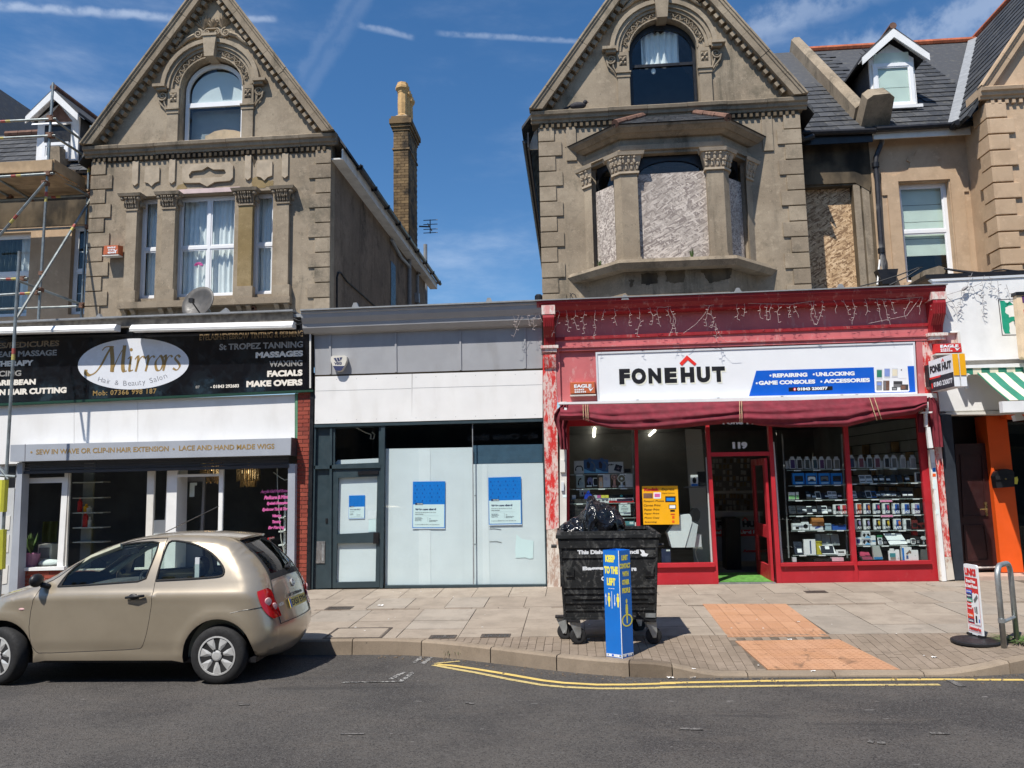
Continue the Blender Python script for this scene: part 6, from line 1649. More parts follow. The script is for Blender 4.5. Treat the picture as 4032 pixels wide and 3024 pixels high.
# --- red phone shop
ps=thing('phone_shop','red painted phone shop with sun-faded fascia and open door','shop',(3,0,0))
FL=GR+.02
lineA=(zN(240,172),zH(1000,86));lineB=(zN(240,515),zH(1000,238));lineC=(zN(240,596),zH(1000,289));lineD=(zN(240,640),zH(1000,316));lineE=(zN(262,1200),zH(1000,598))
def band(par,name,a,b,Y,t,mat,label=None):
 return part(name,MB().prism([onY(a[0],Y),onY(a[1],Y),onY(b[1],Y),onY(b[0],Y)],(0,t,0)),M[mat],par,label)
band(ps,'frieze',lineA,lineB,.0,.05,'pinkred')
def off(l,d):return((l[0][0],l[0][1]+d),(l[1][0],l[1][1]+d))
band(ps,'frieze_moulding',off(lineB,-8),off(lineB,4),-.045,.044,'darkred')
band(ps,'architrave_band',off(lineB,4.2),lineC,-.02,.05,'pinkred')
band(ps,'sign_moulding',lineC,off(lineC,6),-.07,.09,'pinkred');band(ps,'sign_moulding',off(lineC,6.2),off(lineD,2),-.045,.065,'pinkred')
band(ps,'sign_panel',off(lineD,2.2),lineE,.012,.03,'pinkred')
part('sign_surround',MB().prism([onY(p,-.035)for p in(zN(243,640),zN(285,640),zN(300,1200),zN(262,1200))],(0,.045,0)),M['pinkred'],ps)
part('sign_surround',MB().prism([onY(p,-.035)for p in(zH(938,322),zH(968,318),zH(985,598),zH(955,600))],(0,.045,0)),M['pinkred'],ps)
ca,cb=onY(zN(35,100),-.32),onY(zH(1095,30),-.32)
cx0,cx1=ca.x,cb.x
def zc2(x):return ca.z+(cb.z-ca.z)*(x-cx0)/(cx1-cx0)
pf=[(-.32,0),(-.32,-.04),(-.30,-.05),(-.28,-.10),(-.23,-.16),(-.21,-.17),(-.20,-.21),(-.12,-.235),(.0,-.24),(.0,0)]
part('cornice',MB().sweep(pf,[(cx0,0,zc2(cx0)),(cx1,0,zc2(cx1))],(0,1,0),(0,0,1)),M['darkred'],ps)
part('cornice_cap',MB().sweep([(-.35,.003),(-.35,.022),(.3,.045),(.3,.003)],[(cx0-.03,0,zc2(cx0)),(cx1+.02,0,zc2(cx1))],(0,1,0),(0,0,1)),M['lead'],ps)
for p in(zN(1000,82),zH(10,70),zH(1048-500,50)):q=onY(p,-.34);part('ridge_clip',MB().prism([q+Vector((-.07,0,0)),q+Vector((.07,0,0)),q+Vector((.02,0,.09)),q+Vector((-.03,0,.09))],(0,.08,0)),M['lead'],ps)
part('roof',MB().box(FL,cx1,.0,HF+1.0,5.0,5.05),M['lead'],ps)
def console(zc,x0,x1,ytop,ymid,ybot,yb2,mats):
 tl,tr=onY(zc(x0,ytop),-.05),onY(zc(x1,ytop),-.05);zb=onY(zc(x0,ybot),-.05).z
 a,b=tl.x,tr.x;z1=tl.z;zm=onY(zc(x0,ymid),-.05).z
 c=part('console',MB().sweep([(-.02,zm-z1),(-.30,zm-z1),(-.31,zm-z1-.06),(-.27,(zb-z1)*.55),(-.14,(zb-z1)*.8),(-.10,zb-z1),(-.02,zb-z1)],[(a+.01,0,z1),(b-.01,0,z1)],(0,1,0),(0,0,1)),M[mats[0]],ps)
 part('console_block',MB().box(a-.01,b+.01,-.31,-.01,zm+.001,z1-.005),M[mats[1]],ps)
 w=(b-a)
 for i in range(5):part('flute',MB().sweep([(-.30,zm-z1-.05),(-.318,zm-z1-.06),(-.285,(zb-z1)*.55),(-.15,(zb-z1)*.8),(-.12,(zb-z1)*.97),(-.10,(zb-z1)*.97),(-.13,(zb-z1)*.8),(-.265,(zb-z1)*.55)],[(a+w*(.12+.16*i),0,z1),(a+w*(.20+.16*i),0,z1)],(0,1,0),(0,0,1)),M[mats[0]],c)
 part('console_moulding',MB().box(a-.05,b+.05,-.16,-.01,zb-.055,zb-.002).box(a-.02,b+.02,-.13,-.01,zb-.12,zb-.056),M[mats[1]],ps)
 return a,b,zb
a,b,zb=console(zN,100,232,175,275,590,680,('darkred','peelredwhite'))
z2=onY(zN(120,690),-.06).z;z3=onY(zN(120,840),-.06).z
part('fluted_bracket',MB().sweep([(0,z2),(-.10,z2),(-.10,z2-.05),(-.05,z3+.03),(0,z3)],[(a+.0,-.03,0),(b+.0,-.03,0)],(0,1,0),(0,0,1)),M['peelred'],ps)
part('pilaster',MB().prism([onY(p,-.045)for p in(zN(102,665),zN(243,665),zG(190,640),zG(200,1300),zG(134,1310),zG(118,640))],(0,.16,0)),M['peelred'],ps)
part('pilaster_base',MB().prism([onY(p,-.05)for p in(zG(136,1312),zG(190,1302),zG(205,1480),zG(208,1612),zG(140,1612))],(0,.16,0)),M['peelwhite'],ps,'stripped and rotting pilaster base')
a,b,zb=console(zH,985,1056,82,122,285,320,('darkred','peelredwhite'))
part('pilaster',MB().prism([onY(p,-.03)for p in(zH(968,322),zH(1043,318),zH(1050,600),zAC(240,380),zAC(322,1310),zAC(262,1310),zAC(172,380),zH(985,600))],(0,.14,0)),M['peelred'],ps)
part('pilaster_base',MB().prism([onY(p,-.035)for p in(zAC(264,1312),zAC(324,1312),zAC(352,1508),zAC(280,1518))],(0,.14,0)),M['peelwhite'],ps)
part('awning_post',MB().prism([onY(p,-.09)for p in(zAC(138,375),zAC(172,375),zAC(282,1522),zAC(246,1524))],(0,.07,0)),M['white'],ps)
part('raw_edge',MB().prism([onY(p,-.07)for p in(zAC(128,378),zAC(140,378),zAC(246,1520),zAC(228,1518))],(0,.06,0)),M['peelwhite'],ps)
part('awning_post',MB().prism([onY(p,-.07)for p in(zG(205,640),zG(240,640),zG(240,1420),zG(205,1420))],(0,.08,0)),M['offwhite'],ps)
for pts,m_ in(([(207,944),(232,944),(232,1008),(207,1008)],'offwhite'),([(212,1060),(226,1060),(226,1105),(212,1105)],'lightgrey')):part('switch_box',MB().prism(PX(zG,pts,-.11),(0,.04,0)),M[m_],ps)
for p in((150,490,178,530,'lightgrey'),(160,535,186,570,'posterblue'),(162,640,190,720,'leaflet'),(186,900,214,940,'leaflet'),(160,585,188,612,'orange')):part('sticker',MB().prism(PX(zAC,rect(None,*p[:4]),-.093),(0,.002,0)),M[p[4]],ps)
for p in((214,1090,228,1108,'posterblue'),(220,1125,240,1140,'leaflet')):part('sticker',MB().prism(PX(zG,rect(None,*p[:4]),-.073),(0,.002,0)),M[p[4]],ps)
fs_=thing('shop_sign','white phone shop fascia sign with black lettering and a blue panel','sign',(3,-.03,3.2))
def Ns(*p):return zN1(*p)
sq=[(2345,1387),(3602,1345),(3612.5,1551),(2352,1581)]
part('board',MB().prism(PX(Ns,sq,-.02),(0,.03,0)),M['signwhite'],fs_)
def inset(q,k):
 c=Vector((sum(x for x,y in q)/4,sum(y for x,y in q)/4));return[(x+(k if x<c.x else-k),y+(k if y<c.y else-k))for x,y in q]
part('frame',MB().plate(PX(Ns,sq,-.035),[PX(Ns,inset(sq,7),-.035)],(0,.014,0)),M['lightgrey'],fs_)
Yf=-.0235
part('blue_panel',MB().prism(PX(zAB,[(233,238),(2092,182),(2116,492),(145,545)],Yf),(0,.002,0)),M['signblue'],fs_)
part('picture_panel',MB().prism(PX(zAB,[(1615,192),(2012,180),(2036,470),(2024,484),(1640,494),(1630,484)],Yf-.002),(0,.002,0)),M['signwhite'],fs_)
part('phone_strip',MB().prism(PX(zAB,[(613,436),(1130,420),(1132,466),(615,483)],Yf-.002),(0,.002,0)),M['ink'],fs_)
tx('letterwhite','REPAIRING',zAB,(427,320),(835,308),48,Yf-.0025,bold=.035)
tx('letterwhite','UNLOCKING',zAB,(935,305),(1392,293),48,Yf-.0025,bold=.035)
tx('letterwhite','GAME CONSOLES',zAB,(262,407),(928,389),48,Yf-.0025,bold=.035)
tx('letterwhite','ACCESSORIES',zAB,(1028,386),(1572,371),48,Yf-.0025,bold=.035)
tx('letterwhite','01843 230077',zAB,(717,473),(1075,462),36,Yf-.0045,bold=.03)
for p in((400,295),(909,281),(238,386),(999,366)):L_.setdefault('letterwhite#b%d'%p[0],MB()).add([onY(zAB(p[0]+12*math.cos(a),p[1]+12*math.sin(a)),Yf-.0025)for a in[2*math.pi*i/12 for i in range(12)]],[list(range(12))])
L_['signred#a']=MB().add([onY(zAB(685+19*math.cos(a),457+19*math.sin(a)),Yf-.0045)for a in[2*math.pi*i/14 for i in range(14)]],[list(range(14))])
L_.setdefault('letterwhite#c',MB()).add(PX(zAB,rect(None,679,446,692,469),Yf-.0065),[(0,1,2,3)])
def letters(mat,dx,dy,Y,bold=.04):
 for s,x0,x1,yb,h in(('F',938,1055,1004,167),('O',1072,1230,1002,171),('N',1256,1396,996,167),('E',1432,1565,990,166),('H',1608,1756,986,168),('U',1784,1928,984,172),('T',1950,2092,979,168)):
  sl=-.022
  tx(mat,s,zN,(x0+dx,yb+dy),(x1+dx,yb+dy+sl*(x1-x0)),h,Y,bold=bold)
letters('signcream',13,15,Yf,.045)if False else None
M['lettershade']=simple('pale_letter_outline',(.80,.80,.68),.5)
letters('lettershade',14,16,Yf,.04);letters('ink',0,0,Yf-.003)
mb=L_.setdefault('signred#b',MB());mb.add(PX(zN,[(1590,775),(1672,688),(1777,779),(1755,802),(1681,740),(1618,803)],Yf-.003),[(0,1,4,5),(1,2,3,4)])
for k,mb in L_.items():part('lettering',mb,M[k.split('#')[0]],fs_)
L_.clear()
pic=[((1648,215,1715,335),'lightgrey',(1652,230,1711,315),'stripegreen'),((1738,208,1808,322),'lightgrey',(1742,216,1804,305),'blindblue'),((1828,208,1900,318),'lightgrey',(1836,222,1893,300),'stripecream'),((1905,205,1996,330),'signwhite',(1935,222,1948,236),'ink'),((1648,362,1712,468),'lead',(1655,374,1706,410),'blindblue'),((1728,355,1800,470),'browntile',(1735,362,1760,462),'roomgrey'),((1848,360,1952,432),'roomgrey',(1852,364,1948,395),'room'),((1830,430,1890,468),'room',(1838,440,1880,460),'lead'),((1930,400,2022,465),'room',(1936,412,1990,455),'browntile')]
M['blindblue']=simple('lilac_screen',(.22,.30,.60),.4)
for r1,m1,r2,m2 in pic:
 p=part('printed_device',MB().prism(PX(zAB,rect(None,*r1),Yf-.005),(0,.002,0)),M[m1],fs_);part('printed_screen',MB().prism(PX(zAB,rect(None,*r2),Yf-.007),(0,.0015,0)),M[m2],p)
mb=MB()
for p in(zN(350,1210),zN(1135,1190),zN(2015,1168),zAB(538,556),zAB(1418,536),zAB(1243,540)):q=onY(p,-.05);mb.box(q.x-.02,q.x+.02,-.055,-.02,q.z-.025,q.z+.03)
part('fixing_clip',mb,M['lead'],fs_)
alarm_box('faded red alarm box left of the phone shop sign',onY(zN(538,1050),0),.46,.245,.13,'fadedorange',[('EAGLE',.16,.50,.68,.26),('01843',.17,.30,.38,.13),('845444',.17,.13,.45,.13)],.011)
aw=thing('awning','furled maroon canvas awning tied under the phone shop sign','awning',(3,-.3,2.7))
part('housing',MB().prism([onY(p,-.16)for p in(zN(275,1200),zH(1046,594),zH(1048,618),zN(275,1222))],(0,.17,0)),M['white'],aw)
top=[zN(300,1226),zN(700,1222),zN(1200,1215),zN(1800,1198),zN(2212,1186),zH(300,632),zH(600,620),zH(850,612),zH(1012,608)]
bot=[zG(192,735),zG(255,738),zG(330,736),zG(400,762),zG(480,782),zG(600,788),zG(760,782),zG(860,774),zG(980,762),zG(1120,752),zH(40,750),zH(120,764),zH(260,774),zH(420,771),zH(580,770),zH(650,752),zH(720,735),zH(850,716),zH(930,704),zH(985,672)]
def yat(line,x):
 for a,b in zip(line,line[1:]):
  if a[0]<=x<=b[0]:return a[1]+(b[1]-a[1])*(x-a[0])/(b[0]-a[0])
 return line[0][1]if x<line[0][0]else line[-1][1]
vs=[];nx,nv=120,16
from mathutils import noise as mnoise
for i in range(nx+1):
 px_=2206+(3650-2206)*i/nx
 yt,yb=yat(top,px_),yat(bot,px_)
 tie=max(0,1-min(abs(px_-k)for k in(2308,2916,3432))/26)
 for j in range(nv+1):
  v=j/nv
  nz=mnoise.noise(Vector((px_*.0045,v*3.2+px_*.0012,1.7)))+.5*mnoise.noise(Vector((px_*.012,v*6-px_*.004,5.1)))
  fold=.035*math.sin((v*3.3+px_*.0013+.12*nz)*2*math.pi)*min(1,3*v)
  Y=-.17-.30*math.sin(min(1,v*1.05)*math.pi*.62)-fold*.8-.035*nz
  Y=Y+tie*(.10*math.sin(v*math.pi))
  if v>.93:Y+=(v-.93)*2.0
  vs.append(onY((px_,yt+(yb-yt)*v+6*nz*math.sin(v*math.pi)),Y))
fs2=[(i*(nv+1)+j,(i+1)*(nv+1)+j,(i+1)*(nv+1)+j+1,i*(nv+1)+j+1)for i in range(nx)for j in range(nv)]
cl_=part('canvas',MB().add(vs,fs2),M['maroon'],aw,smooth=True)
def crumple(pts,Y0,amp,name,mat='maroon'):
 vs=[];n=14
 for(zf,xl,xr,y)in pts:
  for i in range(n+1):
   u=i/n;p=zf(xl+(xr-xl)*u,y)
   nz=mnoise.noise(Vector((u*5,y*.012,3.3)))
   vs.append(onY(p,Y0-amp*math.sin(u*math.pi)*.9-amp*.6*math.sin(u*17+y*.02)-amp*.5*nz))
 m=len(pts)
 return part(name,MB().add(vs,[(r_*(n+1)+i,r_*(n+1)+i+1,(r_+1)*(n+1)+i+1,(r_+1)*(n+1)+i)for r_ in range(m-1)for i in range(n)]),M[mat],aw,smooth=True)
crumple([(zG,215,250,655),(zG,190,258,680),(zG,175,262,705),(zG,174,250,735),(zG,184,240,765),(zG,196,240,800),(zG,203,242,830),(zG,205,246,865),(zG,207,250,890)],-.22,.07,'gathered_end')
crumple([(zH,985,1030,615),(zH,985,1056,650),(zH,990,1060,690),(zH,1003,1066,740),(zH,1012,1072,790),(zH,1020,1078,840),(zH,1028,1080,876)],-.12,.05,'gathered_end')
crumple([(zH,940,990,700),(zH,944,985,740),(zH,950,985,800)],-.16,.03,'gathered_end')
for pts in([(993,640),(1003,640),(1003,690),(993,690)],[(968,692),(1024,690),(1022,698),(970,700)],[(985,700),(998,700),(1000,770),(988,770)],[(994,772),(1012,772),(1028,880),(1006,882)]):part('folding_arm',MB().prism(PX(zH,pts,-.30),(0,.06,0)),M['white'],aw)
part('folding_arm',MB().prism(PX(zG,[(228,670),(242,672),(240,715),(228,712)],-.36),(0,.05,0)),M['white'],aw)
tm=MB()
for xs2 in((2296,2306,2314),(2912,2920),(3424,3442)):
 for k in xs2:tm.tube([onY((k+(6 if k>3300 else 0)*0+u*(30 if k>3300 else 2),yat(top,k)+(yat(bot,k)-yat(top,k))*u),-.20-.36*math.sin(min(1,u*1.05)*math.pi*.62))for u in(0,.2,.4,.6,.8,.97)],.007,4)
part('tie_cord',tm,M['board'],aw)
vm_=MB();text_px(vm_,'Fone Hut',zV,(608,52),(1000,50),34,-.36,bold=.02);part('valance_lettering',vm_,M['letterwhite'],aw)
YW=.05
def red(pts,name='window_post',Y=YW,t=.09,z=zG):return part(name,MB().prism(PX(z,pts,Y),(0,t,0)),M['red'],ps)
red([(240,735),(255,735),(255,1600),(240,1600)],z=zG,name='window_post')
red([(594,735),(611,735),(634,1600),(614,1600)])
red([(966,735),(985,735),(1036,1595),(1017,1595)],'door_post',YW-.01,.12)
red([(1292,735),(1312,735),(1366,1592),(1341,1592)],'door_post',YW-.01,.12)
red([(558,735),(580,735),(638,1582),(612,1583)],z=zH);red([(943,715),(984,715),(1062,1576),(1022,1578)],z=zH)
red([(985,905),(1306,900),(1308,921),(987,926)],'transom',YW-.005,.10)
red([(255,720),(970,700),(1300,690),(1300,735),(970,752),(255,768)],'window_head',YW+.002,.08);red([(185,690),(950,660),(950,722),(185,756)],'window_head',YW+.002,.08,zH)
red([(634,1488),(1014,1482),(1016,1503),(636,1508)],'window_sill',YW-.05,.13);red([(638,1508),(1016,1503),(1020,1594),(640,1598)],'stall_riser',YW,.08)
red([(255,1490),(614,1488),(616,1600),(255,1602)],'stall_riser',YW,.08)
red([(231,1484),(612,1478),(612,1494),(232,1500)],'window_sill',YW-.05,.13,zH);red([(232,1500),(612,1494),(614,1582),(236,1588)],'stall_riser',YW,.08,zH)
red([(634,1477),(1020,1470),(1020,1487),(634,1494)],'window_sill',YW-.05,.13,zH);red([(636,1494),(1020,1487),(1024,1577),(638,1582)],'stall_riser',YW,.08,zH)
for pts,z in(([(255,740),(594,735),(614,1490),(255,1492)],zG),([(611,735),(966,730),(1014,1486),(632,1490)],zG),([(985,735),(1292,730),(1304,902),(988,907)],zG),([(205,735),(558,730),(610,1480),(234,1486)],zH),([(580,730),(943,715),(1018,1472),(636,1480)],zH)):
 part('pane',MB().prism(PX(z,pts,YW+.04),(0,.010,0)),M['shopglass'],ps)
for pts,z in(([(968,930),(982,930),(1008,1480),(996,1482)],zG),([(1320,850),(1326,850),(1372,1480),(1362,1482)],zG)):part('white_post',MB().prism(PX(z,pts,.16),(0,.05,0)),M['upvc'],ps)
nb_=MB();text_px(nb_,'119',zV,(706,292),(850,290),68,YW+.035,bold=.05);part('door_number',nb_,M['lightgrey'],ps)
hb=onG(zV(1120,1600));fbq=onZ(zV(966,1502),PH(2.6,0)+.03)
hx,hy=hb.x,.10;fx,fy=fbq.x,max(.3,fbq.y)
Hz=onY(zG(1150,928),YW).z;dv_=Vector((fx-hx,fy-hy,0));dn=Vector((-dv_.y,dv_.x,0)).normalized()*.045
def dp(u,z,o=0.):return Vector((hx,hy,0))+dv_*u+Vector((0,0,z))+dn*o
z0=.03
dl=part('door_leaf',MB().plate([dp(0,z0),dp(1,z0),dp(1,Hz-.03),dp(0,Hz-.03)],[[dp(.15,.30),dp(.85,.30),dp(.85,.78),dp(.15,.78)],[dp(.15,1.0),dp(.85,1.0),dp(.85,Hz-.15),dp(.15,Hz-.15)]],dn),M['red'],ps)
for a,b in((.30,.78),(1.0,Hz-.15)):part('pane',MB().prism([dp(.14,a-.01,.4),dp(.86,a-.01,.4),dp(.86,b+.01,.4),dp(.14,b+.01,.4)],dn*.15),M['shopglass'],dl)
part('letter_slot',MB().prism([dp(.3,.84,-.2),dp(.7,.84,-.2),dp(.7,.92,-.2),dp(.3,.92,-.2)],dn*.18),M['black'],dl)
part('door_handle',MB().tube([dp(.93,.95,-.8),dp(.93,1.2,-.8)],.016,6),M['steel'],dl)
part('door_edge_plate',MB().prism([dp(0,z0,0)+Vector((.03,-.03,0)),dp(0,z0,0)+Vector((.06,-.03,0)),dp(0,Hz,0)+Vector((.06,-.03,0)),dp(0,Hz,0)+Vector((.03,-.03,0))],(0,.05,0)),M['darkdoor'],ps)
part('threshold',MB().box(onY(zV(572,1610),.0).x,hx,-.01,.09,.0,.035),M['galv'],ps)
mt=MB().prism([Vector((onY(zV(572,1610),0).x,.1,.03)),Vector((hx-.02,.1,.03)),Vector((hx-.02,1.35,.03)),Vector((onY(zV(572,1610),0).x,1.35,.03))],(0,0,.016))
solo('door_mat',mt,M['turf'],'green artificial turf mat inside the open phone shop door','mat')
x0,x1=FL,cx1-.2
part('room',MB().add([(x0,7.0,-.05),(x1,7.0,-.05),(x1,7.0,3.06),(x0,7.0,3.06),(x0,.3,3.06),(x1,.3,3.06),(x0,.3,-.05),(x1,.3,-.05)],[(0,1,2,3),(2,3,4,5),(0,1,7,6),(1,2,5,7),(0,3,4,6)]),M['roomgrey'],ps)
part('partition',MB().prism([onY(p,1.2)for p in(zV(240,100),zV(400,100),zV(500,1395),zV(330,1395))],(0,.05,0)),M['roomlight'],ps)
for(p0,p1)in((zU(468,122),zU(458,255)),(zU(1255,150),zU(1145,248)),(zV(505,165),zV(400,225)),(zV(1055,155),zV(985,180)),(zH(775,742),zH(622,770)),(zH(553,792),zH(440,812))):
 a,b=onZ(p0,3.0),onZ(p1,3.0)
 part('strip_light',MB().tube([a,b],.035,6),M['tubelight'],ps)
bk=thing('shop_counter','white counter with a banner and racks of accessories deep inside the phone shop','counter',(2.3,3.2,0))
def bq(pts,Y,t,m_,name):return part(name,MB().prism(PX(zV,pts,Y),(0,t,0)),M[m_],bk)
bq([(535,945),(930,940),(925,1385),(545,1385)],3.2,.05,'roomlight','banner')
bq([(538,1080),(930,1078),(930,1140),(540,1145)],3.19,.008,'cardred','banner_band')
bq([(520,905),(1000,900),(1000,945),(520,948)],3.05,.5,'roomlight','counter_top')
bq([(515,702),(1000,698),(1000,722),(515,726)],3.3,.2,'roomlight','rail')
mb=MB();text_px(mb,'FONE HUT',zV,(556,1060),(985,1052),62,3.185,bold=.05);text_px(mb,'Welcome to',zV,(500,985),(660,983),24,3.185);part('banner_lettering',mb,M['ink'],bk)
mb=MB();text_px(mb,'Brand New & Used Phones',zV,(470,1122),(1060,1116),34,3.18,bold=.03);part('banner_lettering',mb,M['letterwhite'],bk)
mb=MB();text_px(mb,'Accessories',zV,(805,1300),(1060,1298),30,3.185,bold=.04);mb.add(PX(zV,[(795,990),(824,952),(862,990),(848,992),(824,968),(806,992)],3.185),[(0,1,4,5),(1,2,3,4)]);part('banner_lettering',mb,M['cardred'],bk)
bq([(640,970),(780,970),(792,1480),(650,1480)],2.6,.5,'black','till_pedestal')
mb=MB();mb2=MB()
for r_ in range(9):
 for c in range(11):
  if random.random()<.2:continue
  x,y=510+c*34+random.uniform(-6,6),385+r_*58+random.uniform(-6,6);m_=mb if random.random()<.55 else mb2
  m_.prism(PX(zV,rect(None,x,y,x+22,y+40),3.9),(0,.03,0))
part('hanging_packets',mb,M['roomlight'],bk,kind='stuff');part('hanging_packets',mb2,simple('dim_coloured_packets',(.14,.10,.05),.7,.5,2),bk,kind='stuff')
sw=thing('slat_wall','pale slatted wall hung with packets at the right end of the phone shop','display wall',(x1-.3,2,0))
part('panel',MB().box(x1-.06,x1-.02,.4,4.6,.3,2.9),M['roomlight'],sw)
for k in range(11):part('slat_groove',MB().box(x1-.07,x1-.0605,.4,4.6,.5+k*.22,.52+k*.22),M['black'],sw)
mb=MB();mb2=MB()
for k in range(60):
 y=random.uniform(.6,4.4);z=.5+random.randint(2,9)*.22
 (mb if k%2 else mb2).box(x1-.18,x1-.075,y,y+.12,z-.2,z)
part('packets',mb,M['roomlight'],sw,kind='stuff');part('packets',mb2,simple('dim_orange_packets',(.25,.15,.06),.7,.4,2),sw,kind='stuff')
yp=thing('poster','yellow photo services poster in the phone shop window','poster',tuple(onY(zU(1300,1380),YW+.07)))
yq=[zG(634,1081),zG(821,1079),zG(830,1281),zG(642,1282)]
part('sheet',MB().prism([onY(p,YW+.030)for p in yq],(0,.004,0)),M['yellow'],yp)
Yy=YW+.027
ky=MB();text_px(ky,'Kodak',zG,(645,1107),(725,1106),17,Yy,bold=.04);part('heading',ky,M['cardred'],yp)
ky=MB()
for s,a,b,h in(('Express',(737,1107),(804,1106),16),('Digital Solution',(740,1122),(806,1121),7),('Passport Photos',(643,1167),(750,1165),12),('Canvas Print',(643,1187),(732,1186),11),('Poster Print',(645,1209),(726,1208),11),('Paper Print',(646,1231),(725,1230),11),('Photo Copy',(647,1253),(727,1252),11),('Scanning',(648,1275),(712,1274),11)):
 text_px(ky,s,zG,a,b,h,Yy,bold=.005,shear=.22)
part('services_list',ky,simple('brown_black_ink',(.10,.05,.01),.6),yp)
for r_,m_ in(((642,1118,690,1144),'browntile'),((695,1114,733,1146),'letterwhite'),((700,1120,728,1138),'pinkink'),((756,1134,810,1164),'ink'),((762,1142,804,1158),'posterblue'),((775,1178,812,1200),'ink'),((778,1181,809,1197),'letterwhite'),((782,1205,806,1214),'ink'),((792,1236,804,1250),'orange'),((792,1260,804,1272),'orange'),((784,1225,806,1230),'cardred')):
 part('printed_picture',MB().prism(PX(zG,rect(None,*r_),Yy-(.002 if m_ in('pinkink','posterblue')or r_==(778,1181,809,1197)else 0)),(0,.0015,0)),M[m_],yp)
kk=thing('photo_kiosk','white photo kiosk under the yellow poster in the phone shop window','kiosk',tuple(onY(zV(200,1250),.5)))
part('body',MB().prism(PX(zV,[(195,935),(290,930),(305,960),(308,1010),(240,1252),(112,1252),(72,1110)],.14),(0,.35,0)),M['letterwhite'],kk)
part('side_panel',MB().prism(PX(zV,[(310,1000),(368,1030),(335,1250),(244,1252)],.16),(0,.3,0)),M['lightgrey'],kk)
part('screen_back',MB().prism(PX(zV,[(310,870),(360,870),(390,905),(388,960),(365,1005),(310,990),(290,925)],.2),(0,.1,0)),M['blackplastic'],kk)
part('printer',MB().prism(PX(zV,[(345,1130),(398,1128),(404,1245),(340,1245)],.24),(0,.25,0)),M['lightgrey'],kk)
part('cable',MB().tube([onY(zV(*p),.6)for p in((362,1250),(340,1290),(352,1350),(372,1398))],.010,5),M['offwhite'],kk)
# --- window display
ORD=['leftmost','second','third','fourth','fifth','sixth','seventh','eighth','ninth','tenth','eleventh','twelfth','thirteenth','fourteenth']
def nth(i,n):return 'leftmost' if i==0 else 'rightmost' if i==n-1 else ORD[i]+' from the left'
C_={}
def colr(c,name):
 if name not in C_:C_[name]=simple(name,c,.4,.06,9)
 return C_[name]
def item(name,label,cat,z,r,Y,d,mat,faces=(),texts=(),group=None,lean=0.,shape=None):
 x0,y0,x1,y1=r
 A,B,Cc=onY(z(x0,y1),Y),onY(z(x1,y1),Y),onY(z(x0,y0),Y)
 w=B.x-A.x;h=Cc.z-A.z;back=Vector((0,lean,0))
 def at(u,v,o=0.):return Vector((A.x+w*u,Y-o,A.z+h*(1-v)))+back*(1-v)
 t=thing(name,label,cat,(A.x+w/2,Y,A.z),group)
 pts=shape or[(0,0),(1,0),(1,1),(0,1)]
 part('casing',MB().prism([at(u,v)for u,v in pts],(0,d,0)),mat,t)
 for k,f in enumerate(faces):
  nm,(a,b,c,e),m_=f[:3];o=.0015+.0012*k
  if len(f)>3:part(nm,MB().prism([at(a+(c-a)*u,b+(e-b)*v,o)for u,v in f[3]],(0,.001,0)),m_,t)
  else:part(nm,MB().prism([at(a,b,o),at(c,b,o),at(c,e,o),at(a,e,o)],(0,.001,0)),m_,t)
 for s,u0,u1,v,hh,m_ in texts:
  part('lettering',put_text(MB(),s,at(u0,v,.009),at(u1,v,.009),at(u0,v-hh,.009),bold=.03),m_,t)
 return t
def shelf_row(z,x0,x1,y,Y,par,yr=None):
 a,b=onY(z(x0,y),Y-.02),onY(z(x1,yr or y),Y-.02)
 m_=(a.z+b.z)/2
 part('shelf',MB().box(a.x,b.x,Y-.09,Y+.30,m_-.012,m_-.002),M['tealglass'],par)
 part('shelf_edge',MB().box(a.x,b.x,Y-.094,Y-.0905,m_-.012,m_-.002),colr((.35,.42,.40),'glass_shelf_edge'),par)
 n=int((b.x-a.x)/.30)
 for i in range(n):
  xx=a.x+(i+.35)*(b.x-a.x)/n
  part('ticket_strip',MB().box(xx,xx+.12,Y-.10,Y-.0945,m_-.022,m_-.004),M['letterwhite'],par)
 return m_
hang=[(.0,.20),(.22,.17),(.22,.0),(.78,.0),(.78,.17),(1,.20),(1,1),(0,1)]
clear=colr((.46,.47,.50),'frosted_pack_plastic');whitep=M['letterwhite']
dk_=[colr((.05,.03,.12),'violet_case'),colr((.03,.03,.035),'black_case'),colr((.05,.055,.06),'charcoal_case'),colr((.03,.06,.08),'teal_case'),colr((.08,.03,.10),'purple_case'),colr((.12,.12,.125),'grey_case'),colr((.16,.15,.14),'stone_case'),colr((.03,.045,.12),'navy_case'),colr((.16,.05,.08),'wine_case'),colr((.28,.28,.31),'pale_grey_case')]
YI=.22
lw_=thing('display_shelves','tall glass shelf unit in the window left of the yellow poster','shelves',tuple(onY(zU(560,1420),YI)))
mw=thing('display_shelves','glass shelf unit in the window just right of the open door','shelves',tuple(onY(zS(500,1500),YI)))
rw=thing('display_shelves','glass shelf unit in the rightmost phone shop window','shelves',tuple(onY(zT(450,1500),YI)))
for y,x0,x1 in((717,128,978),(905,130,990),(1095,130,990),(1285,640,1000)):shelf_row(zU,x0,x1,y,YI,lw_)
for y,x0,x1 in((448,132,830),(632,150,838),(806,150,850),(990,160,862),(1166,180,872),(1455,200,880)):shelf_row(zS,x0,x1,y,YI,mw)
for y,x0,x1 in((437,-120,835),(608,-115,850),(795,-100,870),(985,-80,885),(1166,40,905),(1343,50,930)):shelf_row(zT,x0,x1,y,YI,rw)
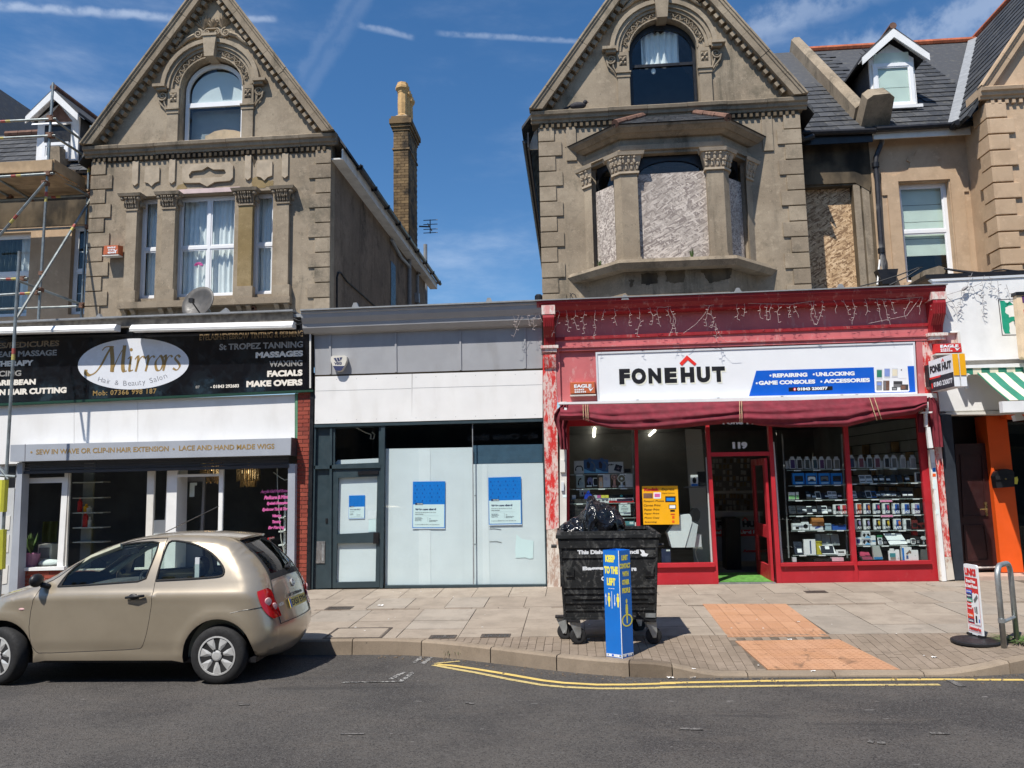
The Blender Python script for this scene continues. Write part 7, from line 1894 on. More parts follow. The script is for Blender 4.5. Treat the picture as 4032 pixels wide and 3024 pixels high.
for zz,par,xs_ in((zU,lw_,((950,985),)),(zS,mw,((85,165),(790,860))),(zT,rw,((820,900),))):
 for a,b in xs_:part('upright',MB().prism([onY(zz(a,30),YI+.2),onY(zz(a+14,30),YI+.2),onY(zz(b+14,1500),YI+.2),onY(zz(b,1500),YI+.2)],(0,.03,0)),M['lead'],par)
xs_=[(182,252),(264,334),(358,424),(450,516),(532,598),(614,684),(706,778)]
for i,(a,b)in enumerate(xs_):
 item('phone_case_pack','clear pack with dark phone case, %s of seven, middle window top shelf'%nth(i,7),'phone case',zS,(a,296,b,440),YI,.03,clear,[('case',(.18,.27,.88,.95),dk_[i])],group='phone case packs on the top shelves',shape=hang)
xs_=[(-104,-34),(92,164),(196,264),(284,358),(400,468),(484,556),(592,658),(708,780)]
xs_[0]=(-16,52)
cs=[7,8,2,8,1,5,9,9]
for i,(a,b)in enumerate(xs_):
 item('phone_case_pack','clear pack with phone case, %s of eight, top shelf of rightmost window'%nth(i,8),'phone case',zT,(a,276,b,428),YI,.03,clear,[('case',(.18,.27,.88,.95),dk_[cs[i]])],group='phone case packs on the top shelves',shape=hang)
for i,(a,b)in enumerate(((134,186),(336,352),(426,442),(52,96),(166,198),(360,402),(556,594),(672,712))):
 z_=zS if i<3 else zT
 item('white_carton','plain white carton between phone packs, %s of three beside the door'%nth(i,3)if i<3 else 'plain white carton among phone packs, %s of five, rightmost window'%nth(i-3,5),'box',z_,(a,345,b,440 if i<3 else 430),YI+.05,.03,colr((.40,.41,.43),'dull_white_card'),group='plain cartons behind the phone packs')
for i,(a,b,pad)in enumerate(((222,358,'blackplastic'),(376,510,'letterwhite'),(530,660,'roomgrey'),(676,808,'room'))):
 item('game_controller_box',['blue boxed black game controller, first from the left','blue box holding a white game controller','blue boxed dark game controller next to the white one','blue boxed game controller at the right end of the second shelf'][i],'controller',zS,(a,492,b,626),YI,.08,M['posterblue'],[('window',(.14,.24,.90,.74),colr((.02,.035,.06),'dark_pack_window')),('controller',(.18,.32,.86,.68),M[pad],[(.0,.55),(.08,.1),(.3,.0),(.7,.0),(.92,.1),(1,.55),(.96,1),(.82,.95),(.68,.6),(.32,.6),(.18,.95),(.04,1)]),('print_band',(.2,.82,.86,.93),colr((.35,.65,.85),'pale_blue_print'))],group='boxed game controllers')
def phone(label,z,r,white=False,ticket=True,col=None,group='phones standing on the display shelves'):
 b=M['letterwhite']if white else(col or M['blackplastic'])
 f=[('screen',(.08,.10,.92,.88),colr((.02,.023,.03),'dark_phone_glass')if not(white and ticket==2)else colr((.20,.22,.24),'grey_phone_glass'))]
 if ticket:f.append(('price_ticket',(.12,.48,.9,.90)if ticket is True else(.1,.45,.9,.72),M['letterwhite']))
 return item('phone',label,'phone',z,r,YI-.02,.012,b,f,group=group,lean=.06)
shelf3=[((382,705,438,795),0,1),((448,730,502,798),0,1),((494,712,556,796),1,0),((554,726,600,795),0,0),((602,732,648,790),0,1),((642,708,694,792),1,2),((690,710,746,790),1,2),((752,728,806,786),0,1)]
for i,(r,w,tk)in enumerate(shelf3):phone('%s phone, %s of eight, third shelf beside the door'%('white' if w else 'dark',nth(i,8)),zS,r,w,tk)
for i,r in enumerate(((170,718,208,804),(206,720,246,804),(258,716,290,802))):
 item('pump_bottle','small green and white bottle, %s of three beside the door'%['leftmost','middle one','rightmost'][i],'bottle',zS,r,YI,.03,M['letterwhite'],[('label',(.05,.42,.95,.95),colr((.25,.55,.22),'green_label'))],group='small green bottles')
shelf4=[((178,882,262,978),0,0),((272,880,340,978),0,0),((334,884,392,968),0,1),((388,886,460,976),1,0),((452,884,510,972),0,1),((518,878,572,976),0,0),((566,882,634,970),1,True),((634,890,686,968),0,1)]
for i,(r,w,tk)in enumerate(shelf4):phone('%s phone, %s of eight, fourth shelf beside the door'%('white' if w else 'dark',nth(i,8)),zS,r,w,tk)
shelf2R=[((112,516,182,610),1,2),((188,514,262,608),1,2),((275,520,330,600),0,1),((345,510,408,602),0,1),((425,520,482,600),0,1),((485,512,546,604),0,0),((560,514,622,604),0,0),((650,510,708,592),0,1)]
for i,(r,w,tk)in enumerate(shelf2R):phone('%s phone, %s of eight, second shelf of rightmost window'%('white' if w else 'dark',nth(i,8)),zT,r,w,tk)
item('phone_box','white framed phone box at the right end of the second shelf','box',zT,(770,484,846,600),YI,.04,M['letterwhite'],[('picture',(.18,.08,.88,.92),colr((.07,.07,.08),'dark_box_picture'))])
shelf3R=[((18,706,78,790),1,2),((82,715,138,785),0,0),((140,712,192,785),0,0),((186,702,252,785),1,0),((250,708,312,782),'b',0),((308,708,366,780),0,1),((364,698,428,780),0,1),((424,700,488,778),0,1),((486,704,552,780),0,1),((554,712,600,780),0,0),((618,704,686,778),0,1),((682,704,750,778),0,1)]
for i,(r,w,tk)in enumerate(shelf3R):phone('%s phone, %s of twelve, third shelf of rightmost window'%('blue' if w=='b' else 'white' if w else 'dark',nth(i,12)),zT,r,w==1,tk,M['posterblue']if w=='b' else None)
def phonebox(label,z,r,s,colmat,tcol='letterwhite'):
 c1,c2=colmat
 return item('phone_box',label,'box',z,r,YI,.05,M['letterwhite'],[('picture',(.34,.08,.97,.66),c1),('picture_detail',(.6,.12,.95,.70),c2,[(0,.3),(.5,0),(1,.25),(1,.85),(.4,1)]),('picture_foot',(.30,.66,.99,.96),colmat[0]if tcol=='letterwhite' else M['letterwhite'])],[(s,.30,.98,.93,.26,M[tcol])]if s else[],'boxed new phones')
redp,crim,oran,nav,blu,yel,blk,lil=(colr((.62,.08,.05),'red_print'),colr((.60,.05,.12),'crimson_print'),colr((.72,.22,.06),'orange_print'),colr((.04,.05,.16),'navy_print'),colr((.03,.12,.48),'blue_print'),colr((.72,.50,.06),'yellow_print'),colr((.015,.015,.02),'black_print'),colr((.35,.30,.55),'lilac_print'))
phonebox('white phone box printed A10 with a black picture, beside the door',zS,(704,864,786,980),'A10',(blk,crim));phonebox('white phone box printed A10 with a red picture, beside the door',zS,(786,862,858,980),'A10',(redp,crim))
for i,(a,b,s,c)in enumerate(((56,132,'A11',(redp,oran)),(160,236,'A11',(nav,oran)),(274,352,'A20',(nav,crim)),(386,466,'A20',(nav,crim)),(504,582,'A21',(blu,nav)),(618,702,'A21',(blu,nav)),(738,824,'30',(lil,blu)))):
 phonebox('white phone box printed %s, %s of seven under the upper pink ticket'%(s,nth(i,7)),zT,(a,850,b,976),s,c)
for i,(a,b,s,c)in enumerate(((56,126,'A31',(blk,lil)),(160,232,'A31',(blk,lil)),(282,358,'A60',(blk,yel)),(392,468,'A51',(blk,yel)),(518,602,'A70',(blu,oran)),(634,720,'',(blk,blk)))):
 phonebox('white phone box %s, %s of six under the lower pink ticket'%('printed '+s if s else 'with an all black picture',nth(i,6)),zT,(a,1036,b,1162),s,c)
for i,(r)in enumerate(((346,810,494,838),(358,988,504,1016))):
 item('shelf_ticket','%s pink NEW PHONES ticket on a shelf edge of the rightmost window'%('upper','lower')[i],'ticket',zT,r,YI-.13,.002,colr((.70,.52,.58),'pale_pink_card'),texts=[('NEW PHONES',.06,.94,.78,.5,M['pinkink'])])
for i,(r,a,b)in enumerate((((730,1050,800,1150),0,0),((772,1085,838,1150),0,0),((838,1080,898,1148),0,0))):
 item('smart_watch','dark watch with a red strap, %s of three right of the phone boxes'%('leftmost','middle one','rightmost')[i],'watch',zT,r,YI+.02*i,.03,colr((.16,.03,.03),'dark_red_strap'),[('dial',(.15,.35,.85,.85),M['blackplastic'])],group='watches')
item('smart_watch_box','white box with a round black watch picture, leftmost on the fifth shelf','box',zS,(216,1090,324,1166),YI,.08,M['letterwhite'],[('picture',(.34,.5,.7,.9),M['blackplastic'])])
item('speaker','small black speaker behind the white watch box','speaker',zS,(230,1032,304,1088),YI+.06,.08,M['blackplastic'])
item('speaker_box','white box with a black hexagonal speaker picture','box',zS,(330,1074,410,1166),YI,.08,M['letterwhite'],[('picture',(.2,.22,.84,.86),M['blackplastic'],[(.5,0),(1,.25),(1,.75),(.5,1),(0,.75),(0,.25)])])
item('speaker','square black speaker above the hexagonal speaker box','speaker',zS,(316,1008,402,1072),YI+.05,.08,M['blackplastic'])
q0,q1=onY(zS(430,1073),YI+.05),onY(zS(570,1073),YI+.05)
solo('speaker',MB().tube([q0,q1],.085,12),colr((.36,.14,.04),'tan_leather_speaker'),'tan cylindrical speaker lying on its white box','speaker',smooth=False)
item('speaker_box','white box with a blue speaker picture under the tan speaker','box',zS,(424,1100,578,1166),YI,.1,M['letterwhite'],[('picture',(.35,.25,.82,.85),colr((.10,.13,.38),'blue_speaker_print'),[(.1,.5),(.5,.1),(.95,0),(1,.45),(.5,.85),(0,1)])])
item('card_box','pale blue card box on the fifth shelf right of the tan speaker','box',zS,(602,1090,676,1164),YI,.06,colr((.36,.48,.55),'pale_blue_card'))
item('cable_tray','bright blue tray of black cables at the right end of the fifth shelf','tray',zS,(690,1108,850,1166),YI,.1,colr((.03,.10,.40),'blue_tray'),[('cables',(.12,-.5,.9,.1),M['blackplastic'],[(0,1),(.1,.4),(.3,.55),(.5,.1),(.7,.3),(.9,.5),(1,1)])])
item('tablet','dark tablet with a white ticket leaning on the lowest shelf beside the door','tablet',zS,(244,1312,344,1456),YI,.02,colr((.02,.025,.04),'dark_tablet'),[('price_ticket',(.34,.56,.86,.86),M['letterwhite'])],lean=.08)
item('tablet_box','tall white tablet box with a thin blue side view printed on it','box',zS,(356,1280,494,1460),YI-.03,.05,M['letterwhite'],[('picture',(.50,.08,.62,.94),colr((.03,.06,.16),'dark_blue_print'))])
item('tablet','white tablet with a dark screen and a ticket on the lowest shelf','tablet',zS,(540,1346,734,1454),YI-.04,.02,M['letterwhite'],[('screen',(.1,.1,.88,.92),colr((.02,.025,.035),'tablet_glass')),('price_ticket',(.38,.16,.64,.48),M['letterwhite'])],lean=.07,shape=[(0,0),(.88,0),(1,1),(.16,1)])
item('folder','yellow folder behind the white tablet','folder',zS,(496,1300,570,1456),YI+.02,.02,colr((.55,.48,.05),'yellow_folder'))
for i,(a,b)in enumerate(((498,565),(570,672),(680,776))):item('clear_sleeve','translucent sleeve standing at the back of the lowest shelf, %s of three'%nth(i,3),'sleeve',zS,(a,1215,b,1350),YI+.12,.01,colr((.24,.26,.26),'cloudy_sleeve'),lean=.05,group='translucent sleeves')
item('charger_pack','flat white charger pack right of the white tablet','box',zS,(734,1404,850,1456),YI,.04,M['letterwhite'],[('picture',(.2,.3,.8,.7),M['roomgrey'])])
item('pink_pack','pink flat pack on the window floor beside the door','box',zS,(684,1496,822,1538),YI-.12,.1,colr((.62,.40,.46),'pale_pink_pack'))
item('black_case','flat black case on the window floor beside the door','box',zS,(480,1512,680,1540),YI-.12,.1,M['blackplastic']);item('small_carton','small grey carton standing on the window floor beside the door','box',zS,(218,1492,262,1545),YI-.1,.06,M['lightgrey'])
item('watch_box','white box with a blue watch picture, leftmost on the lowest shelf of the rightmost window','box',zT,(52,1258,134,1344),YI,.06,M['letterwhite'],[('picture',(.25,.2,.72,.8),colr((.04,.05,.22),'indigo_print'))])
for i,y in enumerate((1184,1265)):item('speaker_carton','%s white carton with gold-rimmed speakers and a blue swoosh'%('upper','lower')[i],'box',zT,(134,y,236,y+80),YI-.01*i,.08,colr((.62,.64,.68),'pale_carton'),[('picture',(.08,.25,.46,.9),M['blackplastic'],[(0,.5),(.5,0),(1,.3),(.6,1)]),('picture',(.55,.3,.95,.75),M['blackplastic'],[(0,.2),(.6,0),(1,.8),(.4,1)]),('swoosh',(.3,.6,.95,.98),colr((.20,.48,.80),'sky_print'),[(0,1),(.5,.1),(1,.6),(1,1)])],group='stacked speaker cartons')
item('carton','white carton with a small blue arrow mark on the lowest shelf','box',zT,(236,1236,300,1344),YI,.08,M['letterwhite'],[('mark',(.35,.5,.98,.65),colr((.08,.35,.7),'arrow_print'))])
item('key_phone','white button phone standing on the lowest shelf','phone',zT,(330,1260,384,1338),YI-.02,.02,M['letterwhite'],[('screen',(.15,.08,.85,.4),colr((.05,.06,.07),'lcd')),('keypad',(.15,.5,.85,.92),colr((.25,.26,.32),'keys'))],lean=.03)
item('key_phone','black button phone right of the white button phone','phone',zT,(388,1262,436,1335),YI-.02,.02,M['blackplastic'],[('keypad',(.15,.5,.85,.9),colr((.12,.12,.13),'dark_keys'))],lean=.03)
item('green_box','small green box behind the white button phone','box',zT,(312,1228,376,1262),YI+.05,.05,colr((.02,.16,.06),'green_card'))
item('white_sheet','large blank white card leaning across the lowest shelf','card',zT,(424,1214,684,1342),YI-.04,.006,M['letterwhite'],lean=.1,shape=[(0,0),(.8,0),(1,.96),(.16,1)])
item('white_card','small white card at the right end of the large blank card','card',zT,(668,1280,704,1322),YI-.05,.006,M['letterwhite'])
item('smart_watch','white watch with a grey dial on the lowest shelf','watch',zT,(718,1266,772,1336),YI,.03,M['letterwhite'],[('dial',(.15,.12,.85,.85),colr((.16,.17,.18),'grey_dial'))],shape=[(.2,0),(.8,0),(1,.2),(1,.8),(.8,1),(.2,1),(0,.8),(0,.2)])
item('key_phone','dark button phone beside the white watch','phone',zT,(780,1256,826,1330),YI,.02,M['blackplastic'],[('keypad',(.2,.5,.9,.85),colr((.30,.30,.30),'pale_keys'))],lean=.03)
item('camera','white webcam on a stalk at the end of the lowest shelf','webcam',zT,(842,1242,908,1336),YI,.04,M['lightgrey'],shape=[(0,.25),(.3,0),(.7,0),(1,.4),(.55,.45),(.5,1),(.38,1),(.38,.5),(.1,.45)])
item('red_box','small red box above the white watch','box',zT,(734,1186,796,1232),YI+.1,.06,colr((.42,.03,.03),'red_card_box'))
item('keyboard','red and black game keyboard pack on the floor of the rightmost window','keyboard',zT,(66,1420,270,1526),YI-.1,.05,M['blackplastic'],[('print',(.35,.15,.95,.6),colr((.45,.06,.12),'red_pack_print')),('print',(.4,.66,.98,.95),colr((.22,.04,.08),'wine_pack_print'))],lean=.2,shape=[(.05,0),(.8,.1),(1,1),(.35,1)])
item('clear_pack','clear bag with a blue foot on the floor of the rightmost window','pack',zT,(270,1358,386,1520),YI-.1,.05,colr((.42,.45,.43),'clear_bag'),[('print_foot',(.08,.80,.95,.98),colr((.03,.22,.48),'blue_pack_foot'))],shape=[(0,.05),(.7,0),(.85,.4),(1,.95),(.05,1)])
item('battery_pack','white and teal hanging pack on the floor of the rightmost window','pack',zT,(456,1390,540,1528),YI-.1,.03,M['letterwhite'],[('window',(.15,.38,.95,.72),colr((.06,.28,.32),'teal_pack')),('contents',(.2,.72,.95,.95),colr((.28,.26,.22),'pack_contents'))],shape=hang)
item('carton','narrow white carton right of the teal hanging pack','box',zT,(540,1402,584,1530),YI-.09,.05,M['letterwhite'],[('mark',(.4,.72,.9,.86),M['lightgrey'])])
item('headset_box','white and blue headset box on the floor of the rightmost window','box',zT,(618,1372,732,1528),YI-.1,.08,M['letterwhite'],[('blue_edge',(.0,.05,.2,1),M['posterblue']),('picture',(.35,.2,.95,.7),colr((.20,.14,.12),'headset_print'),[(0,.6),(.4,.3),(.7,.0),(1,.3),(.9,.6),(.6,.45),(.3,.75)]),('picture',(.38,.62,.6,.88),colr((.05,.12,.3),'phone_print'))])
item('carton','plain white carton with a small mark right of the headset box','box',zT,(732,1408,808,1530),YI-.09,.06,M['letterwhite'],[('mark',(.4,.45,.65,.55),M['lightgrey'])])
item('dark_carton','dark carton in the bottom right corner of the rightmost window','box',zT,(840,1400,920,1530),YI+.05,.08,M['roomgrey'])
item('headphone_box','white box of dark headphones at the left end of the top shelf','box',zU,(204,548,330,714),YI,.08,colr((.48,.49,.50),'greyed_white_card'),[('headband',(.08,.35,.95,.8),M['blackplastic'],[(0,.9),(.05,.4),(.25,.05),(.75,.05),(.95,.4),(1,.9),(.85,1),(.85,.5),(.7,.25),(.3,.25),(.15,.5),(.15,1)])])
for i,(a,b)in enumerate(((330,488),(486,650))):item('headset_box','%s of the two blue gaming headset boxes on the top shelf'%('left one','right one')[i],'box',zU,(a,512,b,710),YI-.02*i,.08,colr((.04,.10,.24),'deep_blue_box'),[('glow',(.0,.68,.98,.98),colr((.16,.42,.66),'sky_glow'),[(0,0),(.6,.7),(1,.8),(1,1),(0,1)]),('headset',(.55,.2,.98,.85),colr((.10,.13,.18),'headset_grey'),[(0,.1),(.4,0),(.9,.35),(1,.7),(.7,1),(.45,.8),(.75,.6),(.6,.3)]),('portrait',(.2,.2,.55,.7),colr((.03,.03,.045),'dark_portrait'),[(.1,.2),(.5,0),(1,.4),(.8,1),(.2,.9)])],group='gaming headset boxes',shape=[(0,.1),(.36,.1),(.4,0),(.6,0),(.64,.1),(1,.1),(1,1),(0,1)])
item('fan_box','white box printed pulse with a black cooling fan picture','box',zU,(650,562,846,704),YI,.1,colr((.50,.51,.53),'greyed_white_card2'),[('fan',(.36,.2,.95,.95),colr((.02,.02,.035),'fan_black'),[(.25,0),(1,.25),(.78,1),(0,.75)]),('blades',(.52,.4,.8,.8),colr((.22,.16,.20),'fan_blades'),[(.5,0),(.6,.4),(1,.5),(.6,.6),(.5,1),(.4,.6),(0,.5),(.4,.4)])],[('pulse',.0,.38,.36,.22,M['ink'])])
item('earbud_case','small dark case at the right end of the top shelf','case',zU,(858,650,942,700),YI,.06,M['blackplastic'])
item('headphone_box','pale box with black headphones at the left of the second shelf','box',zU,(232,736,342,900),YI,.07,colr((.34,.42,.44),'grey_green_card'),[('headband',(.15,.2,.8,.85),M['blackplastic'],[(0,.8),(.1,.4),(.4,.05),(.65,0),(.75,.15),(.4,.3),(.25,.55),(.3,1)])])
item('headphone_box','black box with blue headphones on the second shelf','box',zU,(362,740,506,886),YI,.07,M['blackplastic'],[('headband',(.08,.15,.6,.85),colr((.16,.17,.34),'slate_headphones'),[(0,.5),(.2,.05),(.7,0),(1,.3),(1,.8),(.7,1),(.6,.6),(.35,.5),(.3,1)]),('white_outline',(.6,.2,.98,.95),M['lightgrey'],[(0,0),(1,0),(1,.1),(.25,.1),(.1,.5),(.25,.9),(1,.9),(1,1),(0,1),(0,.5)]),('label',(.02,.88,.5,.99),M['letterwhite'])])
item('lantern','small cream and coral lantern on the second shelf','lantern',zU,(526,760,580,896),YI,.08,colr((.75,.48,.34),'coral_plastic'),[('lamp_window',(.22,.42,.78,.88),colr((.60,.55,.50),'lantern_window'))],shape=[(.1,.3),(.1,.06),(.2,0),(.8,0),(.9,.06),(.9,.3),(1,.36),(1,1),(0,1),(0,.36)])
item('fan_box','pale lilac fan box on the second shelf','box',zU,(584,724,674,892),YI,.07,colr((.60,.62,.72),'lilac_white_card'),[('fan',(.15,.18,.65,.5),colr((.45,.48,.64),'lilac_fan'),[(.5,0),(.85,.15),(1,.5),(.85,.85),(.5,1),(.15,.85),(0,.5),(.15,.15)])])
for nm_,lab,a,b,y0,yb,m_,mb_ in(('pink','pink desk fan on the second shelf',686,766,716,892,colr((.60,.34,.29),'pink_fan'),colr((.34,.24,.22),'fan_mesh_pink')),('white','white desk fan with an olive grille on the second shelf',768,874,724,892,M['letterwhite'],colr((.24,.24,.18),'fan_mesh_olive'))):
 q=onY(zU((a+b)/2,y0+(b-a)/2),YI);r_=(onY(zU(b,800),YI).x-onY(zU(a,800),YI).x)/2;bz=onY(zU(a,yb),YI).z
 ft=thing('desk_fan',lab,'fan',(q.x,YI,bz))
 part('guard',MB().lathe([(r_,-.02),(r_,.03),(r_*.86,.03),(r_*.86,-.02)],q,(0,1,0),20,closed=True),m_,ft)
 part('grille',MB().lathe([(r_*.87,0),(.0001,-.015),(.0001,0)],q,(0,1,0),16),mb_,ft)
 part('hub',MB().lathe([(r_*.28,-.03),(r_*.28,0)],q,(0,1,0),12),m_,ft)
 part('stem',MB().tube([(q.x,YI+.02,q.z-r_),(q.x,YI+.02,bz+.03)],.022,8),m_,ft)
 part('base',MB().lathe([(r_*.8,0),(r_*.75,.03),(.0001,.035)],(q.x,YI+.02,bz),n=14),m_,ft)
item('fan_box','white fan box at the right end of the second shelf','box',zU,(874,714,970,890),YI,.07,colr((.62,.63,.64),'soft_white_card'),[('fan',(.3,.45,.75,.7),M['lightgrey'],[(.5,0),(.85,.15),(1,.5),(.85,.85),(.5,1),(.15,.85),(0,.5),(.15,.15)]),('print',(.25,.12,.75,.18),M['lightgrey'])])
item('white_carton','small white carton at the left of the third shelf','box',zU,(172,994,224,1045),YI,.06,M['letterwhite']);item('ear_picture_box','grey box with red and navy drops behind the blue helmet shape','box',zU,(274,924,410,1010),YI+.08,.05,M['lightgrey'],[('drop',(.18,.25,.35,.8),nav,[(.5,0),(1,.6),(.5,1),(0,.6)]),('drop',(.42,.25,.6,.8),crim,[(.5,0),(1,.6),(.5,1),(0,.6)]),('drop',(.66,.25,.84,.8),nav,[(.5,0),(1,.6),(.5,1),(0,.6)])])
item('blue_tag','bright blue bell shaped card above the rubbish bag','card',zU,(330,938,450,1060),YI-.05,.03,colr((.02,.06,.48),'royal_blue'),texts=[('SALE',.34,.70,.52,.12,M['letterwhite'])]if False else[],shape=[(.4,.05),(.45,0),(.55,0),(.6,.05),(.62,.18),(.88,.45),(1,.9),(1,1),(0,1),(0,.9),(.12,.45),(.36,.18)])
for i,(a,b,m_)in enumerate(((460,504,'lightgrey'),(504,552,'pinkink'),(556,604,'yellowink'),(606,654,'yellowink'))):
 item('pod_box','small white box with a %s top, %s of four'%(('pale','pink','lime','lime')[i],nth(i,4)),'box',zU,(a,994,b,1092),YI,.05,M['letterwhite'],[('top_band',(.0,.0,1,.38),M[m_]),('print',(.2,.6,.85,.8),M['greyink'])],group='small coloured boxes')
item('sound_bar','black sound bar with a turquoise light above its red box','speaker',zU,(672,986,978,1030),YI+.02,.08,M['blackplastic'],[('light',(.42,.15,.55,.8),colr((.10,.55,.58),'turquoise_light'),[(.5,0),(.85,.15),(1,.5),(.85,.85),(.5,1),(.15,.85),(0,.5),(.15,.15)])])
item('sound_bar_box','red and white sound bar box on the third shelf','box',zU,(656,1034,980,1092),YI-.02,.1,M['letterwhite'],[('red_band',(0,.55,1,1),M['cardred']),('picture',(.32,.18,.95,.8),colr((.05,.03,.06),'dark_bar_print'))])
item('notice_sheet','white typed notice on a black board left of the yellow poster','notice',zU,(764,1102,976,1262),YI,.02,M['blackplastic'],[('sheet',(.12,.02,.83,.98),M['leaflet']),('print',(.36,.14,.48,.18),M['greyink']),('print',(.3,.25,.6,.27),M['greyink']),('print',(.25,.38,.7,.4),M['greyink']),('print',(.25,.5,.68,.52),M['greyink']),('print',(.35,.62,.6,.64),M['greyink'])])
for i,(r,m_)in enumerate((((560,1112,650,1180),'lightgrey'),((694,1130,748,1180),'cardred'))):item('small_carton',['grey carton behind the rubbish bag on the fourth shelf','red and white carton right of the rubbish bag on the fourth shelf'][i],'box',zU,r,YI+.04,.06,M[m_],[('print',(.15,.25,.8,.6),M['blackplastic']if i==0 else M['letterwhite'])])
item('teal_carton','teal carton with a white label on the lowest shelf left of the red post','box',zU,(850,1338,990,1434),YI-.02,.12,colr((.12,.30,.34),'teal_card'),[('label',(.56,.06,.92,.38),M['leaflet']),('print',(.25,.62,.98,.98),colr((.25,.45,.58),'pale_teal_print'))])
item('white_charger','white charger hanging at the right edge of the left window','charger',zU,(996,1350,1012,1426),YI-.1,.02,M['letterwhite'])
item('grey_screen','dark grey box standing in the left window behind the rubbish bag','box',zU,(98,1048,392,1420),YI-.06,.12,colr((.03,.031,.034),'charcoal_box'),[('upper_band',(0,.0,1,.40),colr((.055,.055,.055),'dark_grey_band'))])
item('mouse_box','white and blue boxed mouse on a shelf left of the door post','box',zV,(300,544,370,656),.5,.06,M['letterwhite'],[('picture',(.22,.2,.78,.75),M['ink'],[(.5,0),(.9,.2),(1,.6),(.8,1),(.2,1),(0,.6),(.1,.2)]),('foot',(.05,.8,.95,.97),M['posterblue'])])
sh=onY(zV(250,662),.5);sh2=onY(zV(456,658),.5)
bs=thing('wall_shelf','thin shelf holding the boxed mouse left of the door post','shelf',tuple(sh));part('board',MB().box(sh.x,sh2.x,.42,.8,sh.z-.015,sh.z),M['roomgrey'],bs)
item('speaker','black speaker behind the boxed mouse','speaker',zV,(372,512,445,655),.58,.15,M['blackplastic'])
item('cooler_box','dark blue boxed device standing low in the window under the yellow poster','box',zV,(16,1268,104,1398),.3,.08,colr((.03,.045,.10),'dark_blue_box'),[('label',(.52,.04,.95,.16),M['leaflet']),('picture',(.4,.5,.95,1),colr((.05,.07,.13),'box_print'))])
# --- shop on the right edge
rs=thing('corner_shop','shop with green painted letter on a white fascia at the right edge','shop',(8,0,0))
Yr=-.04
wb=[(98,240),(1900,150),(1900,1490),(592,1530),(498,1075),(150,1092),(118,700)]
part('fascia_board',MB().prism(PX(zY,wb,Yr),(0,.06,0)),M['white'],rs)
part('fascia_trim',MB().prism(PX(zY,[(52,205),(1900,112),(1900,150),(98,240)],Yr-.02),(0,.10,0)),M['lightgrey'],rs)
part('fascia_return',MB().prism(PX(zY,[(498,1072),(535,1062),(590,1528),(545,1555),(520,1400)],Yr-.02),(0,.10,0)),M['offwhite'],rs)
part('fascia_return',MB().prism(PX(zY,[(150,1094),(500,1076),(530,1060),(180,1078)],Yr-.02),(0,.10,0)),M['offwhite'],rs)
part('roof_edge',MB().prism(PX(zY,[(-20,130),(1900,40),(1900,100),(40,195),(-20,195)],Yr+.05),(0,1.2,0)),M['black'],rs)
part('wall',MB().box(cx1-.45,12,.11,.30,onY(zAC(500,70),.11).z,5.0),M['offwhite'],rs)
part('roof_step',MB().prism(PX(zD,[(770,1360),(850,1335),(880,1345),(880,1375),(770,1390)],.3),(0,.5,0)),M['stone2'],rs)
part('wall_patch',MB().prism(PX(zY,[(140,1094),(498,1080),(520,1260),(120,1262)],.0),(0,.05,0)),M['peelwhite'],rs)
part('wall',MB().prism(PX(zAC,[(236,60),(1200,20),(1200,66),(318,72)],.02),(0,.05,0)),M['offwhite'],rs)
blackedge=[[(1158,532),(1560,520),(1600,1116),(1226,1124)],[(1172,540),(1560,528),(1596,1106),(1236,1112)]]
part('letter_border',MB().plate(PX(zY,blackedge[0],Yr-.003),[PX(zY,blackedge[1],Yr-.003)],(0,.002,0)),M['ink'],rs)
gl=[(1190,552),(1262,555),(1285,585),(1320,590),(1340,565),(1362,578),(1400,612),(1470,630),(1400,622),(1330,635),(1300,655),(1275,665),(1282,700),(1275,745),(1300,770),(1335,785),(1340,828),(1380,815),(1500,815),(1508,890),(1430,895),(1400,885),(1340,925),(1352,1000),(1345,1050),(1362,1092),(1278,1092),(1262,1070),(1238,1000)]
part('painted_letter',MB().prism(PX(zY,gl,Yr-.003),(0,.002,0)),M['green'],rs)
part('lower_board',MB().prism(PX(zO,[(478,960),(560,700),(1900,640),(1900,1190),(660,1222),(500,1226)],.04),(0,.04,0)),M['white'],rs)
part('soffit_strip',MB().prism(PX(zO,[(560,1228),(660,1223),(1900,1192),(1900,1250),(640,1275)],.06),(0,.3,0)),M['offwhite'],rs)
part('pillar',MB().prism(PX(zAC,[(232,75),(322,72),(352,420),(442,1508),(358,1518),(272,700)],.03),(0,.5,0)),simple('slate_black_paint',(.026,.032,.042),.5,.12,6,dirt=.15,dirtcol=(.12,.13,.14)),rs)
q=onG(zAC(820,1445));oy=max(.15,min(.8,q.y))
part('pilaster',MB().prism([onY(zAC(*p),.50)for p in((622,75),(803,75),(955,1446),(762,1446))],(0,.4,0)),M['orange'],rs)
oyz=onY(zAC(860,1452),.50).z
part('step',MB().box(onY(zAC(440,1500),.1).x,9.6,.08,1.1,-.05,oyz+.0),simple('pinkish_tile',(.50,.36,.29),.6,.12,5),rs)
dY_=.62
dz0=onY(zAC(560,1436),dY_).z
dd=part('door',MB().prism([onY(p,dY_)for p in(zAC(352,330),zAC(640,318),zAC(738,1420),zAC(434,1438))],(0,.05,0)),M['darkdoor'],rs)
for pts in([(400,420),(600,412),(632,960),(428,966)],[(430,1035),(620,1030),(660,1345),(448,1352)]):
 part('door_panel',MB().plate(PX(zAC,pts,dY_-.018),[PX(zAC,inset(pts,12),dY_-.018)],(0,.017,0)),M['darkdoor'],dd)
part('handle_plate',MB().prism(PX(zAC,[(612,834),(634,834),(642,955),(625,955)],dY_-.03),(0,.028,0)),M['brass'],dd)
